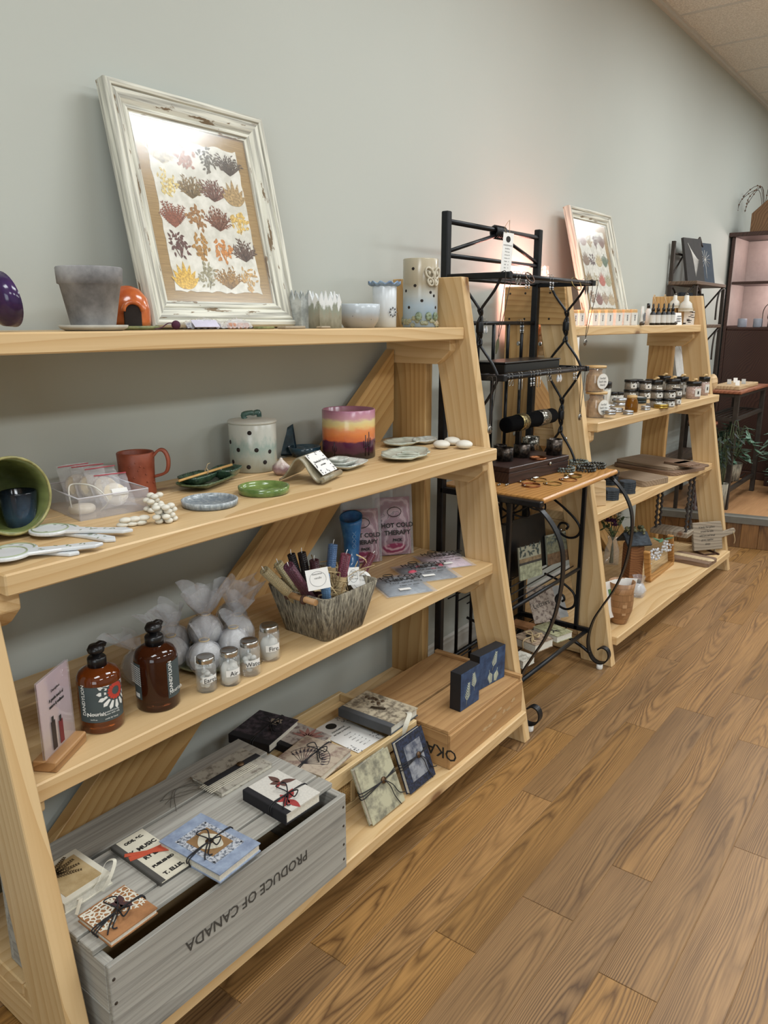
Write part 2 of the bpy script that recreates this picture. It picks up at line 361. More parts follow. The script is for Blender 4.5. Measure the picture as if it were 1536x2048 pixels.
# ------------------------------------------------------------------ the two A-frame shelf units
UL = 1.592; UD = .566
SZ = [.1208, .6131, .997, 1.372]; SF = [.0, .1463, .1463, .2805]; STH = .038
def shelf_unit(label, loc, rz):
    u = thing('shelf_unit', label, 'shelf', loc, rz, 'tall pine A-frame shelf units')
    HT = 1.527; TY = .2965; LW = .137
    for side in (0, 1):
        x0, x1 = (-.038, 0) if side == 0 else (UL, UL+.038)
        gboard('front_leg', PINE, u, [(0, 0), (LW, 0), (LW+TY, HT), (TY, HT)], 'yz', x0, x1, math.atan2(HT, TY))
        gboard('back_leg', PINE_D, u, [(.426, 0), (UD, 0), (UD, HT), (.426, HT)], 'yz', x0, x1, R(90))
        g0, g1 = (x0-.012, x0) if side == 0 else (x1, x1+.012)
        zb = 1.378
        gu = gboard('gusset_plate', PINE_D, u, [(TY*zb/HT+.012, zb), (UD, zb), (UD, HT), (TY+.004, HT)], 'yz', g0, g1, 0)
        for yy in (.36, .42, .47, .54):
            for zz in (1.4, 1.5):
                MB().lathe([(.0045, 0), (.0045, .0008)], 10, RY(R(90 if side else -90))).build('screw', BROWNM, u, (g1 if side else g0, yy, zz))
        for k in range(4):
            zt = SZ[k]-STH-.0005; yf = SF[k]+.03; h = .078
            if k == 0: yf = .05
            cx0, cx1 = (.0, .036) if side == 0 else (UL-.036, UL)
            cp = [(yf, zt), (UD, zt), (UD, zt-h), (yf+.055, zt-h), (yf+.035, zt-h+.012), (yf, zt-.035)]
            gboard('cleat', PINE, u, cp, 'yz', cx0, cx1, 0)
    for k in range(4):
        y0 = SF[k]
        bd = {0: [(0, .283), (.2845, UD)], 1: [(y0, y0+.2855), (y0+.287, UD)], 2: [(y0, y0+.2855), (y0+.287, UD)], 3: [(y0, UD)]}[k]
        for a, b in bd:
            plank('shelf_board', PINE, u, (UL/2, (a+b)/2, SZ[k]-STH/2), (UL-.001, b-a, STH), bv=.003)
    for side in (0, 1):   # bolts on the outside
        xx = -.038 if side == 0 else UL+.038
        for k in range(1, 4):
            for yy in (SF[k]+.12, .5):
                b = MB().lathe([(.0001, .003), (.006, .0025), (.009, .001), (.0095, 0)], 14, RY(R(90 if side else -90))).build('bolt', CHROME, u, (xx, yy, SZ[k]-.07))
    return u
U1 = shelf_unit('near pine A-frame shelf unit holding pottery, candles and journals', (.554, 1.0415, 0), 0)
# the diagonal brace on the back of the near unit
gboard('brace', PINE_D, U1, [(1.552, 1.30), (1.552, 1.06), (.30, .0), (.02, .0), (.02, .04)], 'xz', .5285, .5655, math.atan2(1.06, 1.25))
U2R = R(-1.78)
U2 = shelf_unit('far pine A-frame shelf unit with soaps, jars and cutting boards', (2.934, 1.031, 0), U2R)
gboard('brace', PINE_D, U2, [(.04, 1.30), (.04, 1.06), (1.29, .0), (1.55, .0), (1.55, .04)], 'xz', .5285, .5655, -math.atan2(1.06, 1.25))
U2M = T(2.934, 1.031, 0) @ RZ(U2R)
Z0, Z1, Z2, Z3 = [z+.0004 for z in SZ]
# ------------------------------------------------------------------ black wrought iron rack
RL, RRT, RB = 2.212, 2.866, 1.44
rk = thing('bakers_rack', 'black wrought iron bakers rack with wooden top between the shelf units', 'rack', (0, 0, 0))
def sq(name, a, b, wd=.02, th=None, parent=rk, mat=BLACKM):
    a, b = Vector(a), Vector(b); th = th or wd
    return MB().sweep([a, b], [(-wd/2, -th/2), (wd/2, -th/2), (wd/2, th/2), (-wd/2, th/2)], smooth=False, up=(0, 1, 0)).build(name, mat, parent)
def rod(name, pts, r=.006, parent=rk, mat=BLACKM, n=10): return MB().tube(pts, r, n).build(name, mat, parent)
for x in (RL, RRT): bev(sq('back_post', (x, RB, 0), (x, RB, 1.735), .026), .003)
rod('top_rail', [(RL, RB, 1.705), (RRT, RB, 1.705)], .0085)
rod('middle_rail', [(RL, RB, 1.6), (RRT, RB, 1.6)], .0075)
xm = (RL+RRT)/2+.01
rod('diagonal_rod', [(RL, RB-.002, 1.61), (xm-.005, RB-.002, 1.69)], .0065)
rod('diagonal_rod', [(RRT, RB-.002, 1.61), (xm+.005, RB-.002, 1.69)], .0065)
wr = MB()
for i in range(6): wr.tube([Vector((xm-.025+i*.012+.004*math.cos(a), RB+.017*math.cos(a), 1.698+.019*math.sin(a))) for a in [2*math.pi*q/12 for q in range(12)]], .0055, 6, True)
wr.build('wrapped_collar', BLACKM, rk)
def small_shelf(z, yf, wires):
    for x in (RL, RRT): bev(sq('shelf_arm', (x, RB, z), (x, yf-.012, z), .02, .022), .002)
    rod('front_rail', [(RL, yf, z), (RRT, yf, z)], .0075)
    rod('back_rail', [(RL, RB, z), (RRT, RB, z)], .007)
    for i in range(wires): rod('shelf_wire', [(RL, RB-.02-(RB-yf-.03)*i/(wires-1), z+.004), (RRT, RB-.02-(RB-yf-.03)*i/(wires-1), z+.004)], .0025, n=6)
small_shelf(1.53, 1.21, 6); small_shelf(1.213, 1.215, 7)
rod('back_rail', [(RL, RB, 1.384), (RRT, RB, 1.384)], .0075)
for i in range(5):
    x = RL+.11+i*.11
    for z0, z1 in ((1.213, 1.384), (.83, 1.213)): rod('back_spindle', [(x, RB, z0), (x, RB, z1)], .0065)
def twist(x, y, z0, z1):
    h = z1-z0; zm = (z0+z1)/2; a = .075
    for sgn in (-1, 1):
        pts = [(x, y+sgn*a, z1), (x, y+sgn*.05, z1-h*.14), (x, y+sgn*.008, z1-h*.3)]
        for q in range(13): an = math.pi*q/12*3; pts.append((x+.006*math.sin(an), y+sgn*.006*math.cos(an), z1-h*.33-h*.34*q/12))
        pts += [(x, y-sgn*.008, z0+h*.3), (x, y-sgn*.05, z0+h*.14), (x, y-sgn*a, z0)]
        rod('twisted_rod', spline(pts, 3), .0048, n=8)
    MB().lathe([(.011, -.018), (.0125, -.014), (.0125, .014), (.011, .018)], 12).build('knuckle', BLACKM, rk, (x, y, zm))
for x in (RL, RRT): twist(x, 1.305, 1.213, 1.53); twist(x, 1.305, .84, 1.213)
# wooden table top
TT = plain('table_edge', 'b98d60', .35)
TOPW = wood('rack_table_top', 'c08c50', '9a6a36', ring=18, along=.05, rough=.3, knots=False, rv=.05)
tp = [(1.06, .815), (1.052, .822), (1.052, .83), (1.06, .836), (RB+.01, .836), (RB+.01, .815)]
tt = MB().prism(tp, RL+.012, RRT-.008, Matrix(((0, 0, 1, 0), (1, 0, 0, 0), (0, 1, 0, 0), (0, 0, 0, 1)))).build('table_top', TOPW, rk); bev(tt, .003, 2)
for x in (RL+.002, RRT+.002): bev(sq('table_arm', (x, RB, .818), (x, 1.055, .818), .02, .03), .003)
TZ = .8364
# front straps
cv = [(1.10, .815), (1.06, .79), (1.018, .745), (.99, .69), (.98, .63), (.982, .55), (.998, .45), (1.028, .36), (1.07, .28), (1.105, .21), (1.122, .14), (1.122, .09), (1.105, .045), (1.078, .027), (1.048, .034), (1.031, .062), (1.038, .09), (1.06, .098), (1.078, .085)]
for x in (RL+.02, RRT-.012):
    pts = spline([(x, y, z) for y, z in cv], 5)
    s_ = MB().sweep(pts, [(-.013, -.0025), (.013, -.0025), (.013, .0025), (-.013, .0025)], smooth=False, up=(0, 1, 0)); o = s_.build('bowed_leg', BLACKM, rk)
    f_ = MB().lathe([(.011, 0), (.013, .004), (.013, .02), (.009, .024)], 16).build('rubber_foot', WHITEP, rk, (x, 1.068, 0))
    bev(sq('side_post', (x-.006, 1.178, .15), (x-.006, 1.178, .815), .016), .002)
    bev(sq('side_rail', (x-.006, RB, .158), (x-.006, 1.12, .158), .02, .016), .002)
    rod('lower_brace', spline([(x-.006, RB, .10), (x-.006, 1.28, .12), (x-.006, 1.17, .09), (x-.006, 1.11, .06)], 5), .007)
    for sc in ([(1.333, .70), (1.26, .655), (1.205, .61), (1.186, .575), (1.2, .545), (1.235, .534), (1.27, .548), (1.281, .57), (1.27, .59), (1.25, .592), (1.238, .582), (1.246, .568)],
               [(1.331, .361), (1.26, .342), (1.205, .31), (1.189, .279), (1.195, .245), (1.225, .226), (1.258, .234), (1.275, .26), (1.262, .284), (1.242, .282), (1.236, .266), (1.246, .256)]):
        rod('scroll', spline([(x-.006, y, z) for y, z in sc], 5), .005, n=8)
rod('front_stretcher', [(RL+.01, 1.178, .415), (RRT-.015, 1.178, .415)], .0075)
rod('back_stretcher', [(RL+.01, RB, .415), (RRT, RB, .415)], .0075)
rod('front_stretcher', [(RL+.01, 1.135, .15), (RRT-.015, 1.135, .15)], .0085)
rod('back_stretcher', [(RL+.01, RB, .15), (RRT, RB, .15)], .0085)
for i in range(6): rod('shelf_wire', [(RL+.01, RB-.04*i-.03, .415), (RRT-.01, RB-.04*i-.03, .415)], .0025, n=6)
for i in range(5): rod('shelf_wire', [(RL+.01, RB-.05*i-.03, .155), (RRT-.01, RB-.05*i-.03, .155)], .0025, n=6)
for i in range(5):
    x = RL+.12+i*.105
    rod('back_spindle', [(x, RB, .03), (x, RB, .815)], .0065)
# wine-bottle scroll wires under the table
for i in range(4):
    x = RL+.1+i*.14
    rod('bottle_wire', spline([(x, RB-.02, .8), (x+.03, 1.32, .70), (x+.05, 1.24, .74), (x+.06, 1.2, .80)], 6), .004, n=6)
    rod('bottle_wire', spline([(x+.09, RB-.02, .8), (x+.06, 1.34, .72), (x+.02, 1.3, .66), (x-.02, 1.36, .68), (x, 1.4, .76)], 6), .004, n=6)
# ------------------------------------------------------------------ material makers for small things
def zramp(name, h, stops, nz=.15, nsc=30, rough=.25, spots=None, ssc=60, sth=.12, bump=0, z0=0, warp=.0, coat=0, metal=0, axis='Z'):
    if name in MATS: return MATS[name]
    t = NT(name); v = t.obj(); z = t.n('SeparateXYZ', {0: v}).outputs[axis]
    n1 = t.noise(t.map(v, (1, 1, .5)), nsc, 4, .6)
    f = t.math('ADD', t.math('DIVIDE', t.math('SUBTRACT', z, z0), h), t.math('MULTIPLY', t.math('SUBTRACT', n1, .5), nz))
    col = t.ramp(f, [(p, S(c)) for p, c in stops])
    if spots: col = t.mix(col, S(spots), t.ramp(t.vor(v, ssc), [(sth*.6, (.85, .85, .85)), (sth, (0, 0, 0))]))
    if bump: t.bump(n1, bump, .004)
    return t.done(col, rough, metal, Coat_Weight=coat)
def two(name, a, b, sc=30, lo=.42, hi=.6, rough=.4, det=4, bump=0, stretch=(1, 1, 1), metal=0, c=None, coat=0):
    if name in MATS: return MATS[name]
    t = NT(name); v = t.map(t.obj(), stretch); n1 = t.noise(v, sc, det, .6)
    st = [(lo, S(a)), (hi, S(b))]+([(min(1, hi+.12), S(c))] if c else [])
    if bump: t.bump(n1, bump, .003)
    return t.done(t.ramp(n1, st), rough, metal, Coat_Weight=coat)
def ring_prof(ro, h, th=.004, rb=None, base=.005, mid=None):
    """outer wall up, lip, inner wall down: an open vessel"""
    rb = ro if rb is None else rb; out = [(0, 0), (rb*.96, 0), (rb, .002)]
    mid = mid or []
    out += [(r, z) for r, z in mid]+[(ro, h-th*.4), (ro-th*.3, h), (ro-th*.7, h), (ro-th, h-th*.4)]
    out += [(r-th, max(z, base)) for r, z in reversed(mid)]+[(rb-th, base+.001), (0, base)]
    return out
def vessel(name, label, cat, P, prof, mat, n=32, fn=None, group=None, part='body', rz=0):
    t_ = thing(name, label, cat, P, rz, group); b = MB().lathe(prof, n, fn=fn).build(part, mat, t_); return t_
def one(o, label, cat, group=None): return props(o, label, cat, group)
def rect_from(pts):
    """least-squares rectangle from 4 world corners a,b,c,d in order: centre, x-len, y-len, angle"""
    a, b, c, d = pts; ctr = (a+b+c+d)/4; u = ((b-a)+(c-d))/2; v = ((d-a)+(c-b))/2; u.z = v.z = 0
    if u.x*v.y-u.y*v.x < 0: v = -v
    ang = math.atan2(u.y, u.x); ang2 = math.atan2(v.y, v.x)-math.pi/2
    dd = (ang2-ang+math.pi) % (2*math.pi)-math.pi; return ctr, u.length, v.length, ang+dd/2
def leaf_poly(l, wd, n=6, tip=1.0):
    pts = []
    for i in range(n+1):
        q = i/n; pts.append((l*q, wd*math.sin(math.pi*q**.8)*.5))
    return pts+[(x, -y) for x, y in reversed(pts[1:-1])]
def flat_leaf(mb, x, y, ang, l, wd, z=.0003, M=None, n=5, th=.0003):
    c, s = math.cos(ang), math.sin(ang)
    mb.prism([(x+px*c-py*s, y+px*s+py*c) for px, py in leaf_poly(l, wd, n)], z, z+th, M); return mb
def disc(mb, x, y, r, z=.0003, n=12, th=.0003, M=None):
    return mb.prism([(x+r*math.cos(2*math.pi*i/n), y+r*math.sin(2*math.pi*i/n)) for i in range(n)], z, z+th, M)
# ------------------------------------------------------------------ framed pressed plants
CHIPW = None
t = NT('chipped_white_paint'); v = t.obj(); a = t.noise(t.map(v, (3, 14, 14)), 3, 5, .65); b_ = t.noise(t.map(v, (5, 110, 110)), 1, 3)
t.bump(a, .4, .004); CHIPW = t.done(t.mix(t.ramp(b_, [(.3, S('8d8b82')), (.58, S('dcdacc'))]), S('7d6a52'), t.ramp(a, [(.625, (0, 0, 0)), (.64, (1, 1, 1))])), .75)
BURLAP = two('corrugated_tan', '93774a', 'b0925f', 600, .4, .6, .9, stretch=(.02, 1, 1))
MULB = two('mulberry_paper', 'd4d2c6', 'eae8de', 40, .4, .6, .9)
PAPB = plain('aged_backing', '6e5a44', .9)
PGLASS = None
PGLASS = film('picture_glass', 'ffffff', .02, .16)
def frame_bar(L, wd, dp, mat, parent, M):
    # moulded profile swept along x with mitred ends; profile (across v from outer 0 to inner wd, height)
    prof = [(0, 0), (0, dp*.75), (wd*.05, dp*.95), (wd*.16, dp), (wd*.24, dp*.92), (wd*.27, dp*.78), (wd*.34, dp*.85), (wd*.58, dp*.72), (wd*.72, dp*.5), (wd*.78, dp*.58), (wd*.86, dp*.56), (wd*.9, dp*.42), (wd, dp*.4), (wd, 0)]
    vs = [(-L/2+a, a, h) for a, h in prof]+[(L/2-a, a, h) for a, h in prof]; n = len(prof)
    fs = [(i, n+i, n+(i+1) % n, (i+1) % n) for i in range(n)]+[tuple(range(n)), tuple(range(2*n-1, n-1, -1))]
    o = MB().add(vs, fs).build('frame_bar', mat, parent); o.matrix_local = M; return o
PL = {}
def plantmat(c):
    if c not in PL: PL[c] = two('pressed_'+c, c, '%02x%02x%02x' % tuple(min(255, int(int(c[i:i+2], 16)*1.45+14)) for i in (0, 2, 4)), 180, .35, .7, .95)
    return PL[c]
def pressed(parent, x, y, z, size, kind, col, rng, M=None):
    mb = MB(); n = {0: 22, 1: 34, 2: 9, 3: 7, 4: 40, 5: 16}[kind]
    if kind in (0, 5):      # fan of stalks with leaflets
        for i in range(n):
            a = R(90)+R(120)*(i/(n-1)-.5)+rng.uniform(-.08, .08); l = size*rng.uniform(.65, 1.0)
            flat_leaf(mb, x, y-size*.45, a, l, size*.055, z)
            for q in (.45, .6, .75, .9):
                sx, sy = x+math.cos(a)*l*q, y-size*.45+math.sin(a)*l*q
                flat_leaf(mb, sx, sy, a+rng.choice((-.7, .7)), size*.16, size*.05, z+.0001)
    elif kind in (1, 4):    # cluster of petals
        for i in range(n):
            q = math.sqrt(rng.random())*size*.46; a = rng.uniform(0, 2*math.pi)
            sx, sy = x+q*math.cos(a)*.9, y+q*math.sin(a)
            flat_leaf(mb, sx, sy, rng.uniform(0, 6.3), size*.2, size*(.13 if kind == 1 else .09), z+rng.random()*.0004)
        for i in range(5): flat_leaf(mb, x, y-size*.5, R(90)+rng.uniform(-.5, .5), size*.6, size*.04, z)
    elif kind == 2:         # fern or grass blades
        for i in range(n):
            a = R(90)+R(95)*(i/(n-1)-.5); l = size*rng.uniform(.8, 1.05)
            flat_leaf(mb, x, y-size*.5, a, l, size*.1, z+i*.00002)
            for q in range(3, 10):
                for sgn in (-1, 1): flat_leaf(mb, x+math.cos(a)*l*q/10, y-size*.5+math.sin(a)*l*q/10, a+sgn*.8, size*.12, size*.04, z)
    else:                   # broad leaves
        for i in range(n):
            a = R(90)+R(110)*(i/(n-1)-.5); flat_leaf(mb, x, y-size*.5, a, size*(1.05-.25*abs(i/(n-1)-.5)*2), size*.26, z+(n-abs(i-n//2))*.00008)
    o = mb.build('pressed_plant', plantmat(col), parent)
    if M: o.matrix_local = M
    return o
def picture(label, x0, x1, zb, yb, yt, hgt, bw, rows, cols, kinds, cols_, seed, rz=0):
    rng = random.Random(seed); W = x1-x0; a = math.asin((yt-yb)/hgt)
    # local: x right, y up the picture, z out of the picture towards the room
    t_ = thing('framed_picture', label, 'picture', ((x0+x1)/2, yb, zb), rot=(R(90)-a, 0, rz)); dp = .035
    H = hgt
    for L, M in ((W, T(0, 0, 0)), (W, T(0, H, 0) @ RZ(R(180))), (H, T(W/2, H/2, 0) @ RZ(R(90))), (H, T(-W/2, H/2, 0) @ RZ(R(-90)))): frame_bar(L, bw, dp, CHIPW, t_, M)
    iw, ih = W-2*bw, H-2*bw
    MB().box((0, H/2, .004), (W-.01, H-.01, .004)).build('backing_board', PAPB, t_)
    MB().box((0, H/2, .0075), (iw+.004, ih+.004, .002)).build('mount', BURLAP, t_)
    pw, ph = iw*.80, ih*.86
    n = 18; rngp = lambda: rng.uniform(-.003, .003); poly = []
    for i in range(n): poly.append((-pw/2+pw*i/n+rngp(), -ph/2+rngp()))
    for i in range(n): poly.append((pw/2+rngp(), -ph/2+ph*i/n+rngp()))
    for i in range(n): poly.append((pw/2-pw*i/n+rngp(), ph/2+rngp()))
    for i in range(n): poly.append((-pw/2+rngp(), ph/2-ph*i/n+rngp()))
    MB().prism(poly, .0087, .0095, T(0, H/2-ih*.01, 0)).build('paper_sheet', MULB, t_)
    for r in range(rows):
        for c in range(cols):
            k = (r*cols+c) % len(kinds); sz = pw/cols*.92
            pressed(t_, -pw/2+pw*(c+.5)/cols, H/2-ih*.01+ph/2-ph*(r+.5)/rows, .0097, sz, kinds[k], cols_[k % len(cols_)], rng)
    MB().box((0, H/2, .0135), (iw+.006, ih+.006, .002)).build('glass_pane', PGLASS, t_)
    return t_
picture('large chipped white frame of twenty pressed plants leaning on the wall', 1.073, 1.535, Z3, 1.489, 1.606, .535, .062, 5, 4,
        [0, 1, 4, 0, 4, 0, 0, 3, 2, 1, 0, 1, 4, 1, 1, 0, 3, 4, 0, 4],
        ['a59c88', '8a6a5c', '4d483c', '4a4138', 'b59a62', '6b5836', '64463c', '8a7450', '6d3e2c', '7d5a34', '66402e', 'b08f4e', '4c2f2c', '8a6630', 'a06a34', '4f3c33', 'b38a34', '7a745c', '80602f', '9a7c4c'], 3)
# ------------------------------------------------------------------ top shelf pottery
def spx(P, px): return mpp(P)*px
CEMENT = two('mottled_cement', '6d6c6d', 'a3a1a0', 14, .35, .65, .85, 5, .15, c='b5ada3')
P = ony(187, 645, 1.40); P.z = Z3
sa = vessel('plant_saucer', 'grey white saucer under the cement flowerpot', 'saucer', P, [(0, 0), (.053, 0), (.063, .005), (.0655, .0105), (.063, .011), (.053, .007), (0, .007)], plain('chalk_grey', 'b5b1a6', .8), 40)
k = spx(P, 1)
vessel('flowerpot', 'mottled grey cement flowerpot with a thick rim', 'flowerpot', (P.x, P.y, Z3+.0075), ring_prof(.062, .112, .006, .042, .01, [(.0565, .079), (.0605, .081)]), CEMENT, 48)
P = ony(4, 650, 1.40); P.z = Z3
PURP = plain('purple_glaze', '35204a', .15, var=.25)
tp_ = thing('tipped_dish', 'purple glazed dish standing on edge at the left picture edge', 'dish', (P.x-.015, P.y, Z3+.0498))
MB().lathe([(0, 0), (.03, .0), (.044, .012), (.0495, .03), (.047, .031), (.041, .015), (.028, .004), (0, .004)], 36, RY(R(78))).build('bowl', PURP, tp_)
# orange toad house
P = ony(258, 650, 1.49); P.z = Z3
ORG = two('orange_glaze', 'a3471f', 'd0743c', 16, .3, .7, .2, coat=.3); GRN = two('moss_glaze', '5c6440', '8d8f62', 40, .35, .65, .3)
ho = thing('ceramic_toad_house', 'orange glazed ceramic toad house with arched doorway on green base', 'figurine', P, R(-52)); ho.scale = (.92,)*3
def blob(p, a): return p
hb = MB().lathe([(.05, .006), (.052, .02), (.052, .045), (.046, .072), (.03, .092), (.012, .1), (0, .101)], 28, fn=lambda p, a: (p[0]*1.0, p[1]*.85, p[2])).build('shell', ORG, ho)
arch = [(.019*math.cos(t_), .038+.019*math.sin(t_)) for t_ in [math.pi*i/10 for i in range(11)]]+[(-.019, .006), (.019, .006)]
MX = Matrix(((0, 0, 1, 0), (1, 0, 0, 0), (0, 1, 0, 0), (0, 0, 0, 1)))
MF = RZ(R(-60))
dk = plain('dark_inside', '1d120d', .8)
MB().prism(arch, .03, .0505, MF @ MX).build('doorway', dk, ho)
MB().tube([MF @ Vector((.0475+.004*(z > .03), y*1.15, z*1.1)) for y, z in arch[:11]], .0055, 8).build('door_rim', ORG, ho)
MB().lathe([(0, 0), (.058, 0), (.066, .005), (.062, .009), (0, .009)], 30, fn=lambda p, a: (p[0]*(1+.08*math.sin(5*a)), p[1]*(1+.1*math.cos(4*a)), p[2])).build('base', GRN, ho)
# little parcels in front of the picture
CELLO = film('cellophane', 'dfe3ea', .3, .08, .8, 60); LAV = plain('lavender_tag', 'c3bfd0', .7)
def packet(px, py, yd, l, wd, label, core, tagc, rz):
    P = ony(px, py, yd); P.z = Z3
    t_ = thing('wrapped_packet', label, 'packet', P, rz, 'small wrapped packets by the picture')
    rng = random.Random(int(px)); mb = MB()
    for i in range(6): mb.sphere((-l*.32+l*.13*i, rng.uniform(-.2, .2)*wd, .008), .009, 8, 6, sq=(1.2, .8, .8))
    mb.build('contents', core, t_)
    MB().grid(lambda u, v: ((u-.5)*l, (v-.5)*wd, .003+.022*math.sin(math.pi*v)*(.6+.4*math.sin(math.pi*u))+.002*math.sin(u*40+v*25)), 16, 6).build('wrapper', CELLO, t_)
    if tagc: MB().box((-.005, 0, 0), (l*.62, wd*.7, .001), T(0, -wd*.42, .013) @ RX(R(42))).build('tag', tagc, t_)
    return t_
packet(408, 650, 1.40, .105, .032, 'small clear packet with lavender tag beside the picture frame', plain('plum', '4a3040', .6), LAV, R(-6))
packet(474, 650, 1.41, .075, .026, 'small clear packet of orange and mauve pieces', plain('peach', 'b8856a', .6), None, R(-4))
yb_ = thing('yarn_tassel', 'plum cord tassel in front of the picture frame', 'tassel', ony(352, 650, 1.43)); yb_.location.z = Z3
MB().sphere((0, 0, .010), .010, 10, 8).build('knot', plain('plum_cord', '4b2438', .9), yb_)
MB().tube(spline([(0, 0, .012), (-.02, .0, .014), (-.04, 0, .004), (-.06, -.005, .002)], 6), .0012, 6).build('string', MATS['plum_cord'], yb_)
one(bev(MB().box((0, 0, .003), (.055, .02, .006)).build('incense_holder', GRN, None, (ony(528, 652, 1.39).x, 1.39, Z3)), .002), 'thin green ceramic stick at the foot of the frame', 'incense holder')
one(bev(MB().box((0, 0, .0035), (.072, .03, .007)).build('ceramic_tile', plain('sand_clay', '9c8e78', .7), None, (ony(583, 655, 1.36).x, 1.36, Z3)), .002), 'flat sand coloured ceramic tile before the crown holders', 'tile')
one(bev(MB().box((0, 0, .003), (.036, .02, .006)).build('ceramic_tile', MATS['sand_clay'], None, (ony(647, 655, 1.36).x, 1.36, Z3)), .002), 'small flat clay chip in front of the patterned holder', 'tile')
# crown shaped holders (picket tops)
def crown(px, yd, wd, dp, h, npk, label, mat, rz):
    P = ony(px, 652, yd); P.z = Z3; t_ = thing('picket_holder', label, 'candle holder', P, rz, 'picket topped ceramic holders')
    for (L, M) in ((wd, T(0, -dp/2, 0)), (wd, T(0, dp/2-.004, 0)), (dp-.0086, T(-wd/2+.0042, 0, 0) @ RZ(R(90))), (dp-.0086, T(wd/2-.0002, 0, 0) @ RZ(R(90)))):
        n = max(2, round(npk*L/wd)); top = []
        for i in range(n): top += [(-L/2+L*i/n, h*.72), (-L/2+L*(i+.5)/n, h*(1 if i % 2 else .93))]
        top += [(L/2, h*.72), (L/2, 0), (-L/2, 0)]
        MB().prism(top[::-1], 0, .004, M @ Matrix(((1, 0, 0, 0), (0, 0, 1, 0), (0, 1, 0, 0), (0, 0, 0, 1)))).build('picket_wall', mat, t_)
    MB().box((0, 0, .003), (wd-.006, dp-.006, .006)).build('base', mat, t_)
    return t_
crown(600, 1.46, .040, .05, .098, 2, 'narrow grey picket topped ceramic holder beside the frame', two('grey_glaze', '8f9492', 'b9bdba', 30, .4, .6, .3), 0)
crown(648, 1.42, .088, .05, .096, 5, 'white and brown mottled picket topped ceramic holder', zramp('picket_mottle', .096, [(0, '6d6752'), (.35, '8f8a78'), (.55, '8a8f80'), (.65, 'd5d7d6'), (1, 'dfe2e2')], .9, 55, .3), 0)
# speckled bowl with little handle
P = ony(718, 655, 1.44); P.z = Z3
SPB = zramp('speckled_bowl', .066, [(0, '9c9588'), (.35, 'a39d95'), (.6, 'a9b0b6'), (1, 'c3ccd3')], .35, 18, .2, '5f6468', 70, .14)
bo = vessel('ceramic_bowl', 'low grey blue speckled ceramic bowl with loop handle', 'bowl', P, ring_prof(.0605, .066, .005, .044, .006, [(.056, .02), (.06, .04)]), SPB, 40)
MB().tube(spline([(.058, 0, .055), (.073, 0, .052), (.077, 0, .035), (.07, 0, .018), (.055, 0, .014)], 5), .005, 8).build('handle', SPB, bo)
# white vase with blue ruffled rim
P = ony(769, 652, 1.47); P.z = Z3
WV = zramp('white_vase_glaze', .12, [(0, 'b9b5aa'), (.4, 'c9cdcf'), (1, 'd3d9de')], .2, 12, .25)
va = vessel('ceramic_vase', 'white ceramic vase with ruffled blue rim and daisy relief', 'vase', P, ring_prof(.037, .124, .004, .036), WV, 36)
MB().lathe([(.036, .12), (.044, .124), (.05, .131), (.046, .132), (.038, .126)], 64, fn=lambda p, a: (p[0], p[1], p[2]+.0045*math.sin(a*11)*max(0, (math.hypot(p[0], p[1])-.037)/.012))).build('ruffled_rim', two('blue_rim', '4a6184', '8fa6bd', 30, .35, .6, .2), va)
fm = MB(); fa = R(-100)
for i in range(8):
    an = 2*math.pi*i/8; fm.add(*(lambda c: (c[0], c[1]))(([(math.cos(fa)*.0372-math.sin(fa)*u, math.sin(fa)*.0372+math.cos(fa)*u, zz) for u, zz in [(0.004*math.cos(an), .045+.004*math.sin(an)), (.014*math.cos(an-.25), .045+.014*math.sin(an-.25)), (.018*math.cos(an), .045+.018*math.sin(an)), (.014*math.cos(an+.25), .045+.014*math.sin(an+.25))]], [(0, 1, 2, 3)])))
fm.build('daisy_relief', plain('relief_grey', 'a8acb0', .4), va)
hm = MB()
for i in range(8):
    an = 2*math.pi*i/8; u, zz = .012*math.cos(an), .045+.012*math.sin(an); hm.sphere((math.cos(fa)*.0374-math.sin(fa)*u, math.sin(fa)*.0374+math.cos(fa)*u, zz), .0022, 8, 6)
hm.build('petal_hole', dk, va)
# tall cylinder with butterfly
P = ony(840, 655, 1.44); P.z = Z3
TC = zramp('lantern_glaze', .207, [(0, '8fa0ae'), (.3, 'a9bccb'), (.45, 'b5b8b4'), (.62, 'a4977f'), (1, 'b1a68f')], .16, 14, .22)
lan = vessel('pottery_lantern', 'tall tan and blue cylinder lantern with butterfly and flower border', 'lantern', P, ring_prof(.055, .207, .005), TC, 48)
TANR = two('relief_tan', 'a89e88', 'c9c1ae', 60, .35, .65, .6); MOSS = two('succulent_glaze', '6f755c', 'a09878', 50, .35, .62, .45, c='b79c86')
ba = R(-102)
def oncyl(rad, an, z): return Vector((rad*math.cos(an), rad*math.sin(an), z))
bf = MB()
for sgn in (-1, 1):
    for (du, dz, ru, rz_) in ((.016, .012, .013, .016), (.012, -.014, .009, .011)):
        c_ = oncyl(.056, ba+sgn*du/.056, .15+dz); e1 = Vector((-math.sin(ba+sgn*.3), math.cos(ba+sgn*.3), 0))
        pts = [c_+e1*(ru*math.cos(q)+sgn*.3*rz_*math.sin(q))+Vector((0, 0, rz_*math.sin(q)))+Vector((math.cos(ba), math.sin(ba), 0))*.004 for q in [2*math.pi*i/14 for i in range(14)]]
        bf.tube(pts, .0035, 6, True); bf.sphere(c_+Vector((math.cos(ba), math.sin(ba), 0))*.003, .006, 8, 6, sq=(.8, .8, 1.2))
bf.tube([oncyl(.061, ba, .13), oncyl(.062, ba, .15), oncyl(.061, ba, .167)], .004, 6)
bf.build('butterfly', TANR, lan)
hm = MB()
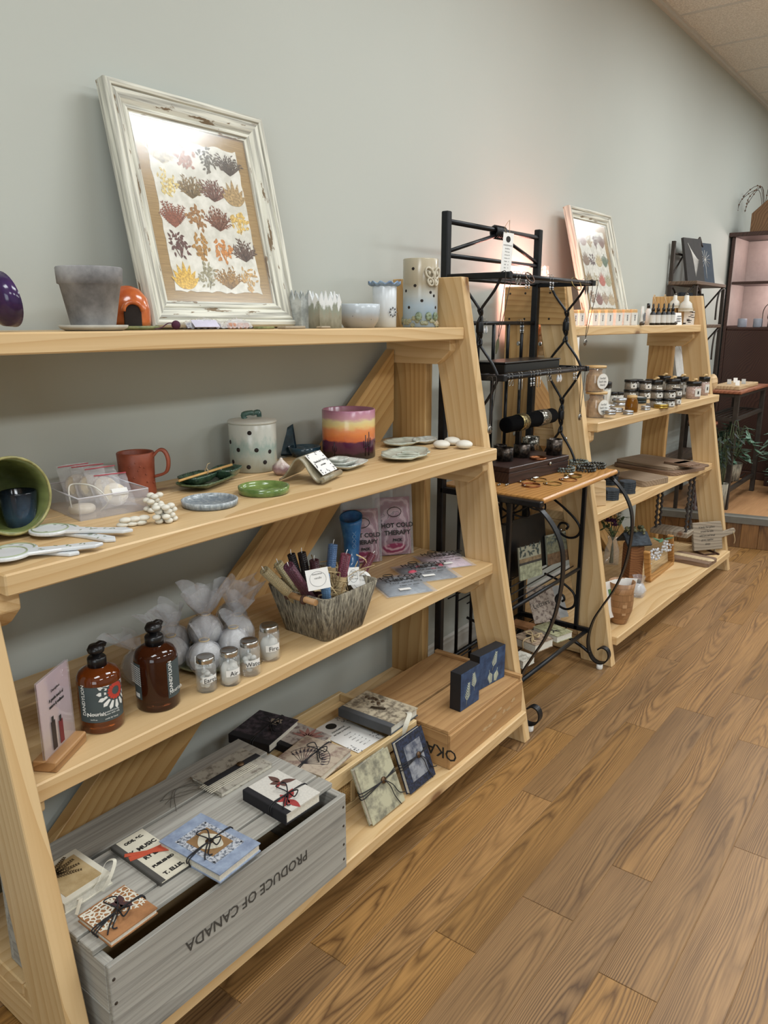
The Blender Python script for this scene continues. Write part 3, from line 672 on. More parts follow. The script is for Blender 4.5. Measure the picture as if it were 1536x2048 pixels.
for an, zz in ((-170, .175), (-163, .125), (-185, .06), (-140, .08), (-95, .095), (-85, .06), (-110, .105), (-200, .11)): hm.lathe([(.006, 0), (.004, .0012), (0, .001)], 10, T(*oncyl(.0542, R(an), zz)) @ RZ(R(an)) @ RY(R(90)))
hm.build('vent_hole', dk, lan)
fb = MB(); rng = random.Random(4)
for i in range(44):
    an = 2*math.pi*i/44+rng.uniform(-.05, .05); zz = rng.choice((.007, .014, .02, .028)); fb.lathe([(0, .004), (.006, .003), (.0085, .0), (.006, -.001)], 7, T(*oncyl(.055, an, zz)) @ RZ(an) @ RY(R(70)), smooth=False)
fb.build('flower_border', MOSS, lan)
gl = MB()
for an in (-150, -118, -90): 
    for i in range(9): q = 2*math.pi*i/9; gl.sphere(oncyl(.058, R(an)+.1*math.cos(q), .033+.006*math.sin(q)), .0055, 7, 5, sq=(1, 1, 1.4))
gl.build('succulent', two('sage_glaze', '55624a', '8a977c', 60, .35, .6, .4), lan)
# ------------------------------------------------------------------ second shelf
def on2(px, py): return onz(px, py, Z2)
OLIVE = two('olive_glaze', '4c5530', '76804c', 18, .3, .7, .25, c='8d9464', stretch=(1, 1, .3))
P = on2(26, 1072)
bw = thing('tipped_bowl', 'large olive green glazed bowl lying on its side, mouth to the right', 'bowl', (P.x, P.y+.02, Z2+.076), rot=(0, R(84), R(-92))); bw.scale = (.9,)*3
MB().lathe([(0, -.10), (.04, -.10), (.06, -.085), (.076, -.04), (.079, .0), (.0815, .045), (.077, .045), (.074, .0), (.068, -.05), (.045, -.085), (0, -.09)], 48, fn=lambda p, a: (p[0]*.98+.002*math.sin(3*a), p[1]+.002*math.sin(2*a), p[2])).build('bowl_wall', OLIVE, bw)
MB().tube([(.0792*math.cos(q), .0792*math.sin(q), .045) for q in [2*math.pi*i/48 for i in range(48)]], .003, 6, True).build('rim', two('olive_rim', '7d7a4c', 'a39c66', 40, .4, .6, .3), bw)
P = on2(8, 1052)
vessel('stoneware_cup', 'dark blue black glazed cup standing by the tipped green bowl', 'cup', (P.x+.005, P.y-.06, Z2), ring_prof(.034, .078, .004, .024, .006, [(.03, .03)]), zramp('cobalt_drip', .078, [(0, '1c2430'), (.4, '33485c'), (.7, '25313f'), (1, '11161d')], .5, 40, .12), 32)
# clear acrylic tray with soaps
ACR = film('acrylic', 'c9c6c8', .22, .05)
A_, B_, C_, D_ = on2(158, 1042), on2(283, 1022), on2(228, 985), on2(98, 1014)
ctr, lx, ly, an = rect_from([A_, B_, C_, D_]); ly = max(ly, .12)
tr = thing('acrylic_tray', 'clear acrylic tray holding bagged round soaps', 'tray', (ctr.x, ctr.y, Z2), an); th = .046
MB().box((0, 0, .0015), (lx, ly, .003)).build('tray_floor', ACR, tr)
for c, d in (((0, -ly/2, th/2), (lx, .003, th)), ((0, ly/2, th/2), (lx, .003, th)), ((-lx/2, 0, th/2), (.003, ly, th)), ((lx/2, 0, th/2), (.003, ly, th))): MB().box(c, d).build('tray_wall', ACR, tr)
MB().tube([(-lx/2, -ly/2, th), (lx/2, -ly/2, th), (lx/2, ly/2, th), (-lx/2, ly/2, th)], .0018, 5, True).build('rim', film('acrylic_edge', 'e6e2e6', .6, .1), tr)
SOAP = two('cream_soap', 'd8cbb4', 'e6dcc9', 40, .4, .6, .6); REDL = plain('zip_red', 'b0414c', .4); ZIP = film('zip_bag', 'dedde2', .25, .08, .5, 70)
def soap(lx_, ly_, lz, tilt, label, bag=True, tag=None, rz=0):
    M_ = tr.matrix_basis; p = T(ctr.x, ctr.y, Z2) @ RZ(an) @ Vector((lx_, ly_, lz))
    s_ = thing('round_soap', label, 'soap', p, rot=(tilt, 0, an+rz), group='round soaps in the acrylic tray')
    MB().lathe([(0, 0), (.024, 0), (.027, .004), (.027, .01), (.024, .014), (0, .0145)], 28).build('soap_disc', SOAP, s_)
    if bag:
        MB().grid(lambda u, v: ((u-.5)*.072, (v-.5)*.085+.008, .0165+.003*math.sin(u*17+v*9)*math.sin(v*13)-.006*abs(u-.5)*2), 10, 10).build('bag', ZIP, s_)
        MB().box((0, .046, .0165), (.07, .0022, .0012)).build('zip_strip', REDL, s_)
    if tag: MB().box((.008, .0, .0178), (.034, .016, .0006)).build('label_sticker', WHITEP, s_)
soap(-lx*.3, -ly*.18, .0036, 0, 'bare cream soap disc lying flat in the acrylic tray', False)
soap(lx*.22, -ly*.12, .024, R(48), 'bagged soap leaning at the front of the acrylic tray', True, 1, R(-6))
soap(lx*.18, ly*.06, .034, R(55), 'bagged soap behind the front one in the tray', True, None, R(4))
soap(lx*.06, ly*.22, .036, R(62), 'bagged soap with a red zip, third in the tray', True, None, R(-3))
soap(-lx*.08, ly*.36, .036, R(66), 'bagged soap at the back of the acrylic tray', True, None, R(5))
one(MB().tube(spline([(-lx*.45, -ly*.2, .012), (-lx*.42, -ly*.1, .05), (-lx*.3, 0, .058), (-lx*.12, -ly*.2, .055), (-lx*.05, -ly*.42, .03), (-lx*.1, -ly*.3, .006)], 8), .0016, 6).build('cotton_cord', plain('cotton', 'dedad0', .9), None, (ctr.x, ctr.y, Z2), (0, 0, an)), 'white cotton cord looped over the acrylic tray corner', 'cord')
# terracotta mug
P = on2(277, 988)
TERR = two('terracotta', '7b3822', '9c5138', 25, .3, .7, .45, bump=.1)
mg = vessel('ceramic_mug', 'rust red terracotta mug with tall side handle', 'mug', (P.x, P.y, Z2), ring_prof(.0425, .1, .005, .042, .006, [(.04, .03), (.041, .07)]), TERR, 40, rz=R(-78))
MB().sweep(spline([(.034, .018, .088), (.048, .026, .104), (.06, .032, .1), (.066, .035, .078), (.06, .032, .052), (.036, .02, .042)], 5), [(-.007, -.003), (.007, -.003), (.007, .003), (-.007, .003)]).build('handle', TERR, mg)
dm = MB(); rng = random.Random(9)
for i in range(14): q = R(rng.uniform(-130, 30)); dm.sphere(oncyl(.0415, q, rng.uniform(.025, .085)), .002, 6, 4)
dm.build('clay_dots', TERR, mg)
# white pebble stacks
CLAY = plain('white_clay', 'd9d5c8', .7, var=.05)
def pebbles(px, py, pos, label, r=.0085):
    P = on2(px, py); t_ = thing('pebble_ornament', label, 'ornament', (P.x, P.y, Z2), R(20), 'white pebble stack ornaments')
    for (x, y, k_) in pos: MB().sphere((x, y, .0055+k_*.0095), r, 12, 8, sq=(1.05, 1, .68)).build('pebble', CLAY, t_)
tri = [(0, 0), (.018, 0), (.009, .0155)]
pebbles(303, 1026, [(x+.009*(k_ % 2), y-.004*(k_ % 2), k_) for k_ in range(4) for x, y in tri], 'white pebble stack ornament standing beside the mug')
pebbles(338, 1046, [(x-.008*(k_ % 2), y, k_) for k_ in range(4) for x, y in tri+[(-.01, .0155)]], 'white pebble stack ornament nearest the grey dish')
P = on2(264, 1052); t_ = thing('pebble_ornament', 'flat white ornament of fused rounded pillows near the shelf edge', 'ornament', (P.x, P.y, Z2), R(-20), 'white pebble stack ornaments')
for i in range(3):
    for j in range(2): MB().sphere((-.018+.018*i+.006*j, 0, .005+.0085*j), .0125, 12, 8, sq=(1, .8, .45)).build('pillow', CLAY, t_)
# dishes
def dish(px, py, wpx, label, mat, h=.014, name='round_dish'):
    P = on2(px, py); r = spx(P, wpx)/2
    return vessel(name, label, 'dish', (P.x, P.y, Z2), [(0, 0), (r*.93, 0), (r*.985, .003), (r, h), (r-.003, h+.001), (r-.005, h*.6), (r-.009, .0045), (0, .004)], mat, 44)
dish(420, 1010, 112, 'grey blue streaked round dish at the shelf front', zramp('grey_streak_dish', .016, [(0, '6c7680'), (.6, '8f979a'), (1, 'b6bcc0')], 2.2, 130, .2))
d_ = dish(528, 985, 102, 'moss green glazed round dish with leaf prints', two('fern_glaze', '4f6a35', '7c9152', 22, .35, .65, .15, coat=.4), .017)
lm = MB()
for i in range(6): flat_leaf(lm, .012*math.cos(i*1.05), .012*math.sin(i*1.05), i*1.05, .022, .007, .0045)
lm.build('leaf_print', plain('pale_fern', '8ea367', .2), d_)
# green tray with two small dishes and chopsticks
DG = two('leaf_tray_glaze', '36452f', '5d6b4a', 60, .35, .65, .25, stretch=(3, 1, 1)); DG2 = two('dark_green_glaze', '26382f', '45604c', 70, .35, .65, .12, coat=.4)
def boat(name, label, cat, px, py, lx, ly, h, mat, rz, z=None, rib=True, th=.004):
    P = onz(px, py, z or Z2); t_ = thing(name, label, cat, (P.x, P.y, z or Z2), rz); k_ = mpp(P); lx, ly = lx*k_, ly*k_
    def f(u, v):
        a, b = 2*u-1, 2*v-1; return (lx/2*a*math.sqrt(1-b*b*.3), ly/2*b*math.sqrt(1-a*a*.3), th+h*max(abs(a), abs(b))**3+.0006*math.sin(u*60))
    MB().grid(f, 30, 16, th=th).build('dish_body', mat, t_); return t_
P = on2(416, 972)
an2 = R(22)
boat('leaf_platter', 'long dark green leaf textured platter with two small dishes on it', 'platter', 418, 969, 168, 78, .016, DG, an2)
boat('sauce_dish', 'small dark green sauce dish nearest the mug on the platter', 'dish', 396, 967, 86, 52, .02, DG2, an2+R(-8), Z2+.0052)
boat('sauce_dish', 'small dark green sauce dish nearest the white jar on the platter', 'dish', 454, 956, 66, 52, .024, DG2, an2+R(5), Z2+.0052)
a_, b_2 = onz(358, 962, Z2+.03), onz(464, 930, Z2+.036)
ch = thing('chopsticks', 'pair of wooden chopsticks tied with twine across the small dishes', 'chopsticks', (0, 0, 0)); BAMB = plain('bamboo', 'c79c5c', .5, var=.12)
for k_ in (0, .009):
    o_ = Vector((k_*.6, k_*.8, 0)); MB().tube([a_+o_*.4, b_2+o_], .0026, 8).build('stick', BAMB, ch)
mid = a_.lerp(b_2, .5); MB().tube([mid+Vector((0, .006*math.cos(q), .003+.007*math.sin(q))) for q in [2*math.pi*i/10 for i in range(10)]], .0012, 5, True).build('twine_tie', plain('jute', 'b9a27c', .9), ch)
MB().tube(spline([mid+Vector((0, 0, .01)), mid+Vector((.004, 0, .02)), mid+Vector((.012, 0, .022))], 4), .001, 5).build('twine_end', MATS['jute'], ch)
# white lantern jar with lid
P = on2(508, 938)
JG = zramp('white_jar_glaze', .13, [(0, 'a8a795'), (.3, 'b4bab0'), (.5, '9fb0a8'), (.7, 'cbcdc4'), (1, 'd5d5cc')], .7, 45, .25)
jr = vessel('lidded_jar', 'white speckled lidded jar with round vent holes', 'jar', (P.x, P.y, Z2), ring_prof(.064, .128, .005), JG, 44)
ld = MB().lathe([(0, .1285), (.065, .1285), (.0665, .132), (.064, .136), (.03, .141), (0, .142)], 44).build('lid', JG, jr)
MB().tube(spline([(-.024, 0, .139), (-.025, .006, .151), (-.006, -.006, .155), (.009, .006, .151), (.024, 0, .154), (.027, 0, .139)], 5), .007, 7).build('knob', two('teal_glaze', '2e4a46', '5c7a70', 60, .35, .65, .2), ld)
hm = MB()
for an, zz in ((-190, .028), (-145, .017), (-105, .028), (-170, .062), (-125, .062), (-90, .055), (-200, .08), (-140, .108)): hm.lathe([(.006, 0), (.004, .0012), (0, .0008)], 10, T(*oncyl(.0642, R(an), zz)) @ RZ(R(an)) @ RY(R(90)))
hm.build('vent_hole', dk, jr)
# garlic bulb shaped pot
P = on2(563, 949); gk = thing('garlic_ornament', 'small mauve and white garlic shaped ceramic', 'ornament', (P.x, P.y, Z2)); gk.scale = (1.45,)*3
MB().lathe([(0, 0), (.011, .001), (.0165, .008), (.0155, .016), (.008, .023), (.003, .028), (.002, .031)], 24, fn=lambda p, a: (p[0]*(1+.07*math.cos(6*a)), p[1]*(1+.07*math.cos(6*a)), p[2])).build('bulb', zramp('garlic_glaze', .03, [(0, 'b59a92'), (.4, '8a6a6c'), (.7, 'c2b2a8'), (1, 'd8d0c4')], .8, 90, .3), gk)
MB().sphere((.011, -.012, .011), .0035, 8, 6).build('opening', dk, gk)
# blue scoop dish
P = on2(610, 912); bl = thing('spoon_rest', 'deep blue glazed cat eared spoon rest', 'spoon rest', (P.x, P.y, Z2), R(-35)); bl.scale = (1.45,)*3; BLU = two('petrol_glaze', '1d3442', '345568', 30, .35, .65, .1, coat=.5)
MB().lathe([(0, 0), (.022, 0), (.029, .01), (.031, .02), (.028, .021), (.024, .011), (0, .005)], 30, fn=lambda p, a: (p[0]*1.1, p[1], p[2])).build('cup', BLU, bl)
MB().grid(lambda u, v: (-.03+.024*v*(u-.5)*0+(u-.5)*.044*(1-.25*v)-.004, .018+.012*v, .004+v*.05+.010*v*abs(2*u-1)), 8, 8, th=.004).build('back_rest', BLU, bl)
# sunset planter
P = on2(698, 912)
t = NT('sunset_glaze'); v = t.obj(); sx_ = t.n('SeparateXYZ', {0: v}); wv = t.noise(t.map(v, (1, 1, 2.2)), 30, 4); z_ = t.math('ADD', t.math('DIVIDE', sx_.outputs['Z'], .142), t.math('MULTIPLY', t.math('SUBTRACT', wv, .5), .16))
c1 = t.ramp(z_, [(0, S('1b0f16')), (.13, S('26121c')), (.16, S('4a2338')), (.36, S('5b2b47')), (.40, S('c9683c')), (.52, S('d9824a')), (.6, S('d98a5a')), (.68, S('d8b878')), (.78, S('cfc08a')), (.84, S('b98a90')), (1, S('a8728a'))])
SUN = t.done(c1, .2)
pt = vessel('planter', 'round planter painted with an orange desert sunset and cacti', 'planter', (P.x, P.y, Z2), ring_prof(.079, .142, .005), SUN, 52)
cm = MB(); ck = plain('cactus_black', '1c0f15', .3)
for (dega, hh) in ((-172, .052), (-102, .072), (-92, .08)):
    an = R(dega); cm.tube([oncyl(.0793, an, .01), oncyl(.0793, an, hh)], .0014, 6)
    for sgn in (-1, 1): cm.tube(spline([oncyl(.0793, an, hh*.5), oncyl(.0793, an+sgn*.07, hh*.5), oncyl(.0793, an+sgn*.08, hh*.78)], 4), .001, 6)
cm.build('painted_cactus', ck, pt)
# card holder
HOLD = two('card_holder_glaze', '7d7560', 'a89f88', 50, .35, .65, .3)
P = on2(627, 960); cd = thing('card_holder', 'tent shaped ceramic card holder with floral price card', 'card holder', (P.x, P.y+.01, Z2), R(18)); cd.scale = (1.6,)*3
MB().grid(lambda u, v: ((u-.5)*.072, (v-.5)*.075, .003+.038*math.exp(-((v-.55)*3.6)**2)+.010*max(0, (.12-v))*4), 12, 24, th=.0035).build('tent', HOLD, cd)
MB().tube([(-.036, -.036, .008), (.036, -.036, .008)], .005, 8).build('front_lip', HOLD, cd)
CM_ = T(.004, -.0175, .028) @ RX(R(44)); MB().box((0, 0, 0), (.056, .042, .0008), CM_).build('card', WHITEP, cd)
fl_ = MB(); rng = random.Random(2)
for i in range(26):
    e = rng.choice((0, 1)); x, y = (rng.uniform(-.026, .026), rng.choice((-.018, .018))+rng.uniform(-.002, .002)) if e else (rng.choice((-.025, .025)), rng.uniform(-.018, .018)); flat_leaf(fl_, x, y, rng.uniform(0, 6.3), .005, .002, .0005, CM_)
fl_.build('floral_border', plain('grey_print', '6f6f72', .8), cd)
text('Handmade Pottery', .0058, INK, cd, CM_ @ T(0, .004, .0005)); text('card holder', .0042, INK, cd, CM_ @ T(0, -.004, .0005))
# nested pale dishes and platters
PALE = two('pale_celadon', '9fa29a', 'c5c7bf', 40, .35, .6, .2, coat=.3); CELA = two('celadon', 'a5ab9c', 'c9cdbf', 25, .35, .65, .15, coat=.4)
for i, s_ in enumerate((1, .72, .48)):
    boat('nesting_dish', ('largest', 'middle', 'smallest')[i]+' of three nested pale grey leaf dishes', 'dish', 693-8*i, 935-4*i, 100*s_, 66*s_, .012, PALE, R(12), Z2+.0045*i)
def leafdish(px, py, lx, ly, label, mat, rz, cups, nm='serving_platter'):
    P = on2(px, py); t_ = thing(nm, label, 'platter', (P.x, P.y, Z2), rz); k_ = mpp(P); lx, ly = lx*k_, ly*k_
    def f(u, v):
        a, b = 2*u-1, 2*v-1; w_ = (.72+.28*math.sin(math.pi*min(1, u*.9+.1)))*(1+.05*math.sin(u*21)); return (lx/2*a*math.sqrt(1-b*b*.4), ly/2*b*math.sqrt(1-a*a*.4)*w_, .0045+.012*max(abs(a), abs(b))**3)
    MB().grid(f, 36, 16, th=.004).build('platter_body', mat, t_)
    for i in range(cups):
        MB().tube([(-lx*.22+i*lx*.2+lx*.09*math.cos(q), ly*.2*math.sin(q), .007) for q in [2*math.pi*j/20 for j in range(20)]], .0016, 6, True).build('moulded_ring', mat, t_)
    return t_
leafdish(812, 914, 150, 92, 'wavy celadon platter with moulded rings at the shelf front', CELA, R(17), 3)
leafdish(805, 890, 100, 66, 'pale celadon dish behind the sunset planter', CELA, R(5), 0)
leafdish(850, 886, 70, 46, 'pale translucent dish at the back beside the white stones', PALE, R(8), 0)
STONE = plain('smooth_white_stone', 'dcd8cc', .6, var=.03)
for px, py, lab in ((883, 897, 'front left of the three smooth white soap stones'), (904, 890, 'rear of the three smooth white soap stones'), (928, 897, 'right of the three smooth white soap stones beside the leg')):
    P = on2(px, py); one(MB().sphere((0, 0, .0135), .0275, 20, 12, sq=(1, 1, .49)).build('soap_stone', STONE, None, (P.x, P.y, Z2)), lab, 'stone', 'smooth white stones')
# spoon rests
SPW = plain('white_glaze', 'd3d6d8', .2, var=.03); SPG = plain('sage_line', '98a284', .3)
def spoon(px, py, tipx, tipy, label, z):
    P = onz(px, py, z); Q = onz(tipx, tipy, z); d = Q-P; ln = d.length; t_ = thing('spoon_rest', label, 'spoon rest', (P.x, P.y, z), math.atan2(d.y, d.x), 'white ceramic spoon rests')
    r = .038; poly = [(r*math.cos(q), r*math.sin(q)) for q in [R(25)+R(310)*i/28 for i in range(29)]]+[(ln*.55, -.011), (ln*.9, -.013), (ln, 0), (ln*.9, .013), (ln*.55, .011)]
    bev(MB().prism(poly, .0, .0065).build('paddle', SPW, t_), .002, 2)
    MB().tube([(r*.84*math.cos(q), r*.84*math.sin(q), .0066) for q in [2*math.pi*i/30 for i in range(30)]], .0016, 5, True).build('green_rim_line', SPG, t_)
    mb = MB(); rng = random.Random(int(px))
    for i in range(12):
        x, y = (rng.uniform(.045, ln*.85), rng.uniform(-.007, .007)) if i > 3 else (rng.uniform(-.02, .02), rng.choice((-.024, .024))); flat_leaf(mb, x, y, rng.uniform(0, 6), .008, .003, .0066)
    mb.build('leaf_print', plain('sage_print', '7f8a70', .4), t_)
spoon(118, 1064, 232, 1084, 'white sage rimmed spoon rest underneath, nearest the acrylic tray', Z2)
spoon(101, 1063, 267, 1064, 'white sage rimmed spoon rest on top, nearest the acrylic tray', Z2+.0075)
spoon(30, 1104, 160, 1110, 'white sage rimmed spoon rest underneath at the shelf left edge', Z2)
spoon(14, 1112, 208, 1091, 'white sage rimmed spoon rest on top at the shelf left edge', Z2+.0075)
# ------------------------------------------------------------------ third shelf
def on1(px, py): return onz(px, py, Z1)
# acrylic sign in a wooden block
A_, B_ = on1(90, 1545), on1(152, 1480)
SGN = wood('sign_base_wood', 'b5895a', '8a6038', ring=20, rough=.5, knots=False)
d_ = B_-A_; sg = thing('tabletop_sign', 'pink printed card in an acrylic stand on a wooden block', 'sign', (.5*(A_+B_)).to_tuple(), math.atan2(d_.y, d_.x)); sg.location.z = Z1
bl_ = d_.length; bev(MB().box((0, 0, .0105), (bl_, .045, .021)).build('wood_block', SGN, sg), .002)
ph = .155
PINKC = zramp('sign_print', ph, [(0, 'a8927a'), (.22, 'b09a88'), (.4, 'b7a0a2'), (1, 'c4adb6')], .2, 20, .5)
MB().box((0, 0, ph/2), (bl_*.92, .0012, ph)).build('printed_card', PINKC, sg, (0, 0, .012))
for sgn in (-1, 1): MB().box((0, sgn*.0022, ph/2), (bl_*.94, .0016, ph+.004)).build('acrylic_sheet', film('sign_acrylic', 'd8cfd6', .18, .04), sg, (0, 0, .012))
MS = T(0, -.0034, 0) @ RX(R(90))
text('Dandylion', .007, INK, sg, MS @ T(0, ph-.018, 0)); text('A gentle touch of', .0085, INK, sg, MS @ T(0, ph-.034, 0), bold=.0002, sx=.8); text('nature & wellness', .0085, INK, sg, MS @ T(0, ph-.046, 0), bold=.0002, sx=.8)
for x, c, h in ((-.018, '2c2322', .055), (.006, '6d2228', .045)): MB().box((x, -.0033, .026+h/2), (.013, .0004, h)).build('printed_bottle', plain('print_'+c, c, .5), sg); MB().box((x, -.0033, .029+h), (.006, .0004, .012)).build('printed_cap', INK, sg)
# amber pump bottles
AMB = NT('amber_glass'); AMB = AMB.done(S('7a3a14'), .06, 0, Transmission_Weight=.55, IOR=1.45, Coat_Weight=.3)
AMB2 = NT('amber_glass_dark'); AMB2 = AMB2.done(S('4a2312'), .06, 0, Transmission_Weight=.6, IOR=1.45)
TEALL = plain('slate_label', '3f4a4c', .6, var=.04); PETW = plain('petal_white', 'd9dad6', .6); PETR = plain('petal_red', 'b33a2c', .6)
def pump(px, py, label, glassm, front):
    P = on1(px, py); k_ = mpp(P); r = 42*k_; h = 128*k_; t_ = thing('pump_bottle', label, 'bottle', (P.x, P.y, Z1), 0, 'amber pump bottles')
    MB().lathe([(0, 0), (r*.95, 0), (r, .004), (r, h*.8), (r*.97, h*.86), (r*.85, h*.93), (r*.55, h*.985), (r*.38, h), (r*.38, h*1.03), (0, h*1.03)], 44).build('bottle', glassm, t_)
    MB().lathe([(r*.43, h*1.0), (r*.43, h*1.13), (r*.38, h*1.15), (r*.2, h*1.15), (r*.2, h*1.25), (0, h*1.25)], 24).build('pump_collar', BLACKP, t_)
    hd = MB().lathe([(r*.36, 0), (r*.4, h*.05), (r*.3, h*.11), (0, h*.12)], 20, T(0, 0, h*1.22)).build('pump_head', BLACKP, t_)
    MB().sweep(spline([(0, 0, h*1.3), (r*.35, r*.1, h*1.32), (r*.55, r*.15, h*1.27)], 4), [(-.005, -.004), (.005, -.004), (.004, .004), (-.004, .004)]).build('spout', BLACKP, t_)
    def lab(a0, a1, z0, z1, m_, nm='label_wrap', dr=.0004):
        return MB().grid(lambda u, v: ((r+dr)*math.cos(a0+(a1-a0)*u), (r+dr)*math.sin(a0+(a1-a0)*u), z0+(z1-z0)*v), 24, 2).build(nm, m_, t_)
    z0, z1 = h*.2, h*.78
    def put(body, size, an, z, vert=False, m_=PETW, bold=0):
        M_ = RZ(an) @ T(r+.0006, 0, z) @ RZ(R(90)) @ RX(R(90))
        if vert: M_ = M_ @ RZ(R(90))
        text(body, size, m_, t_, M_, bold=bold, depth=.0001)
    if front:
        c = R(-112); lab(c-R(72), c+R(62), z0, z1, TEALL); put('DANDYLION', r*.26, c-R(55), h*.56, True, bold=.0002)
        put('Nourish', r*.25, c-R(22), h*.34, bold=.0003)
        for i, (s_, z) in enumerate((('botanical body', .29), ('lotion with oils', .26))): put(s_, r*.12, c+R(18), h*(.36-.04*i))
        put('16 fl oz', r*.11, c-R(30), h*.25); put('made by hand', r*.11, c+R(15), h*.25)
        fc = c+R(34); pm = MB(); pr = MB()
        for i in range(16):
            an = 2*math.pi*i/16
            for mb_, l0, l1, wd in ((pm, .48, .92, .10), (pr, .2, .44, .07)):
                vs = []
                for q, ww in ((l0, wd*.5), (l0+(l1-l0)*.7, wd), (l1, 0), (l0+(l1-l0)*.7, -wd), (l0, -wd*.5)):
                    u = q*math.cos(an)-ww*math.sin(an); v = q*math.sin(an)+ww*math.cos(an); zz = h*.66+v*r
                    if zz > z1: zz = z1
                    aa = fc+u
                    if aa > c+R(62): aa = c+R(62)
                    vs.append(((r+.0008)*math.cos(aa), (r+.0008)*math.sin(aa), zz))
                mb_.add(vs, [(0, 1, 2, 3, 4)])
        pm.build('flower_print', PETW, t_); pr.build('flower_print', PETR, t_)
    else:
        c = R(-178); lab(c-R(30), c+R(8), z0, z1, TEALL)
        for i in range(9): put('natural ingredients oils', r*.1, c-R(12), z1-h*.05-i*h*.035)
        MB().grid(lambda u, v: ((r+.0006)*math.cos(c-R(20)+R(20)*u), (r+.0006)*math.sin(c-R(20)+R(20)*u), z0+.004+h*.07*v), 8, 2).build('barcode', PETW, t_)
        c2 = R(-78); lab(c2-R(20), c2+R(100), z0, z1, TEALL); put('DANDYLION', r*.26, c2-R(10), h*.55, True, bold=.0002); put('Nourish', r*.28, c2+R(6), h*.3)
pump(206, 1448, 'amber pump bottle with slate label and white daisy, front one', AMB, True)
pump(318, 1406, 'darker amber pump bottle showing its ingredients label, rear one', AMB2, False)
# plate of wrapped bath bombs
P = on1(424, 1322); k_ = mpp(P)
PLT = two('olive_plate', '5b5c42', '7f7c5c', 40, .35, .65, .25)
vessel('serving_plate', 'olive brown plate under the wrapped bath bombs', 'plate', (P.x, P.y, Z1), [(0, 0), (55*k_, 0), (74*k_, .012), (77*k_, .017), (72*k_, .017), (55*k_, .006), (0, .006)], PLT, 48)
BOMB = plain('bath_bomb_white', 'bcbab7', .8, var=.05); WRAP = film('crinkled_cellophane', 'd9dde8', .2, .06, .9, 70, 1.7)
def bomb(dx, dy, dz, fl, label, tag=None, seed=0, lean=0):
    rng = random.Random(seed); r = .036; t_ = thing('wrapped_bath_bomb', label, 'bath bomb', (P.x+dx, P.y+dy, Z1+.0075+dz), rng.uniform(-1, 1), 'cellophane wrapped bath bombs')
    MB().sphere((0, 0, r), r, 20, 14).build('bath_bomb', BOMB, t_)
    ph_ = [rng.uniform(0, 6) for _ in range(4)]
    def fn(p, a):
        k = 1+.05*math.sin(7*a+ph_[0])+.04*math.sin(11*a+ph_[1]); x, y, z = p
        if z > r*2.05: k += .22*math.sin(5*a+ph_[2])*(z-r*2)/.06; z += .012*math.sin(3*a+ph_[3])*(z-r*2)/.06; x += lean*(z-2*r); 
        return (x*k, y*k, max(z, .0005))
    pr = [(.0, .0005), (r*.7, .001), (r*1.06, r*.55), (r*1.08, r*1.1), (r*.8, r*1.75), (r*.28, r*2.1), (r*.3, r*2.2), (r*.62*fl, r*2.2+.02*fl), (r*.95*fl, r*2.2+.042*fl)]
    MB().lathe(pr, 28, fn=fn, caps=False, smooth=False).build('wrapper', WRAP, t_)
    MB().tube([(r*.31*math.cos(q), r*.31*math.sin(q), r*2.14) for q in [2*math.pi*i/12 for i in range(12)]], .0014, 5, True).build('twine', MATS['jute'], t_)
    if tag:
        M_ = T(0, 0, r*1.15) @ RZ(tag[1]-t_.rotation_euler.z) @ T(r*1.13, 0, 0) @ RZ(R(90)) @ RX(R(75))
        MB().box((0, 0, 0), (.036, .028, .0008), M_).build('paper_tag', WHITEP, t_)
        for i, l_ in enumerate(tag[0]): text(l_, .0075, INK, t_, M_ @ T(0, .008-.008*i, .0006), depth=.0001)
V = R(-135)
bomb(-.055, -.045, .0, .9, 'wrapped bath bomb tagged water at the front of the plate', (['BATH', 'BOMB', 'WATER'], V), 1)
bomb(.035, -.04, .0, .8, 'wrapped bath bomb at the right front of the plate', None, 2)
bomb(-.085, .035, .0, 1.25, 'wrapped bath bomb at the left back behind the rear bottle', (['BATH', 'BOMB', 'EARTH'], V), 3, -.3)
bomb(.0, .015, .03, 1.5, 'wrapped bath bomb topmost in the middle of the plate', None, 4)
bomb(.095, .01, .0, 1.4, 'wrapped bath bomb at the right of the plate', (['BATH', 'BOMB', 'AIR'], V), 5, .3)
bomb(.04, .08, .0, 1.3, 'wrapped bath bomb at the back right of the plate', None, 6)
bomb(-.04, .085, .0, 1.1, 'wrapped bath bomb at the back left of the plate', None, 7, -.2)
bomb(.15, .095, .0, 1.2, 'wrapped bath bomb at the far right of the plate', None, 8, .5)
bomb(-.165, .045, -.0072, 1.0, 'wrapped bath bomb on the shelf behind the rear pump bottle', None, 9, -.8)
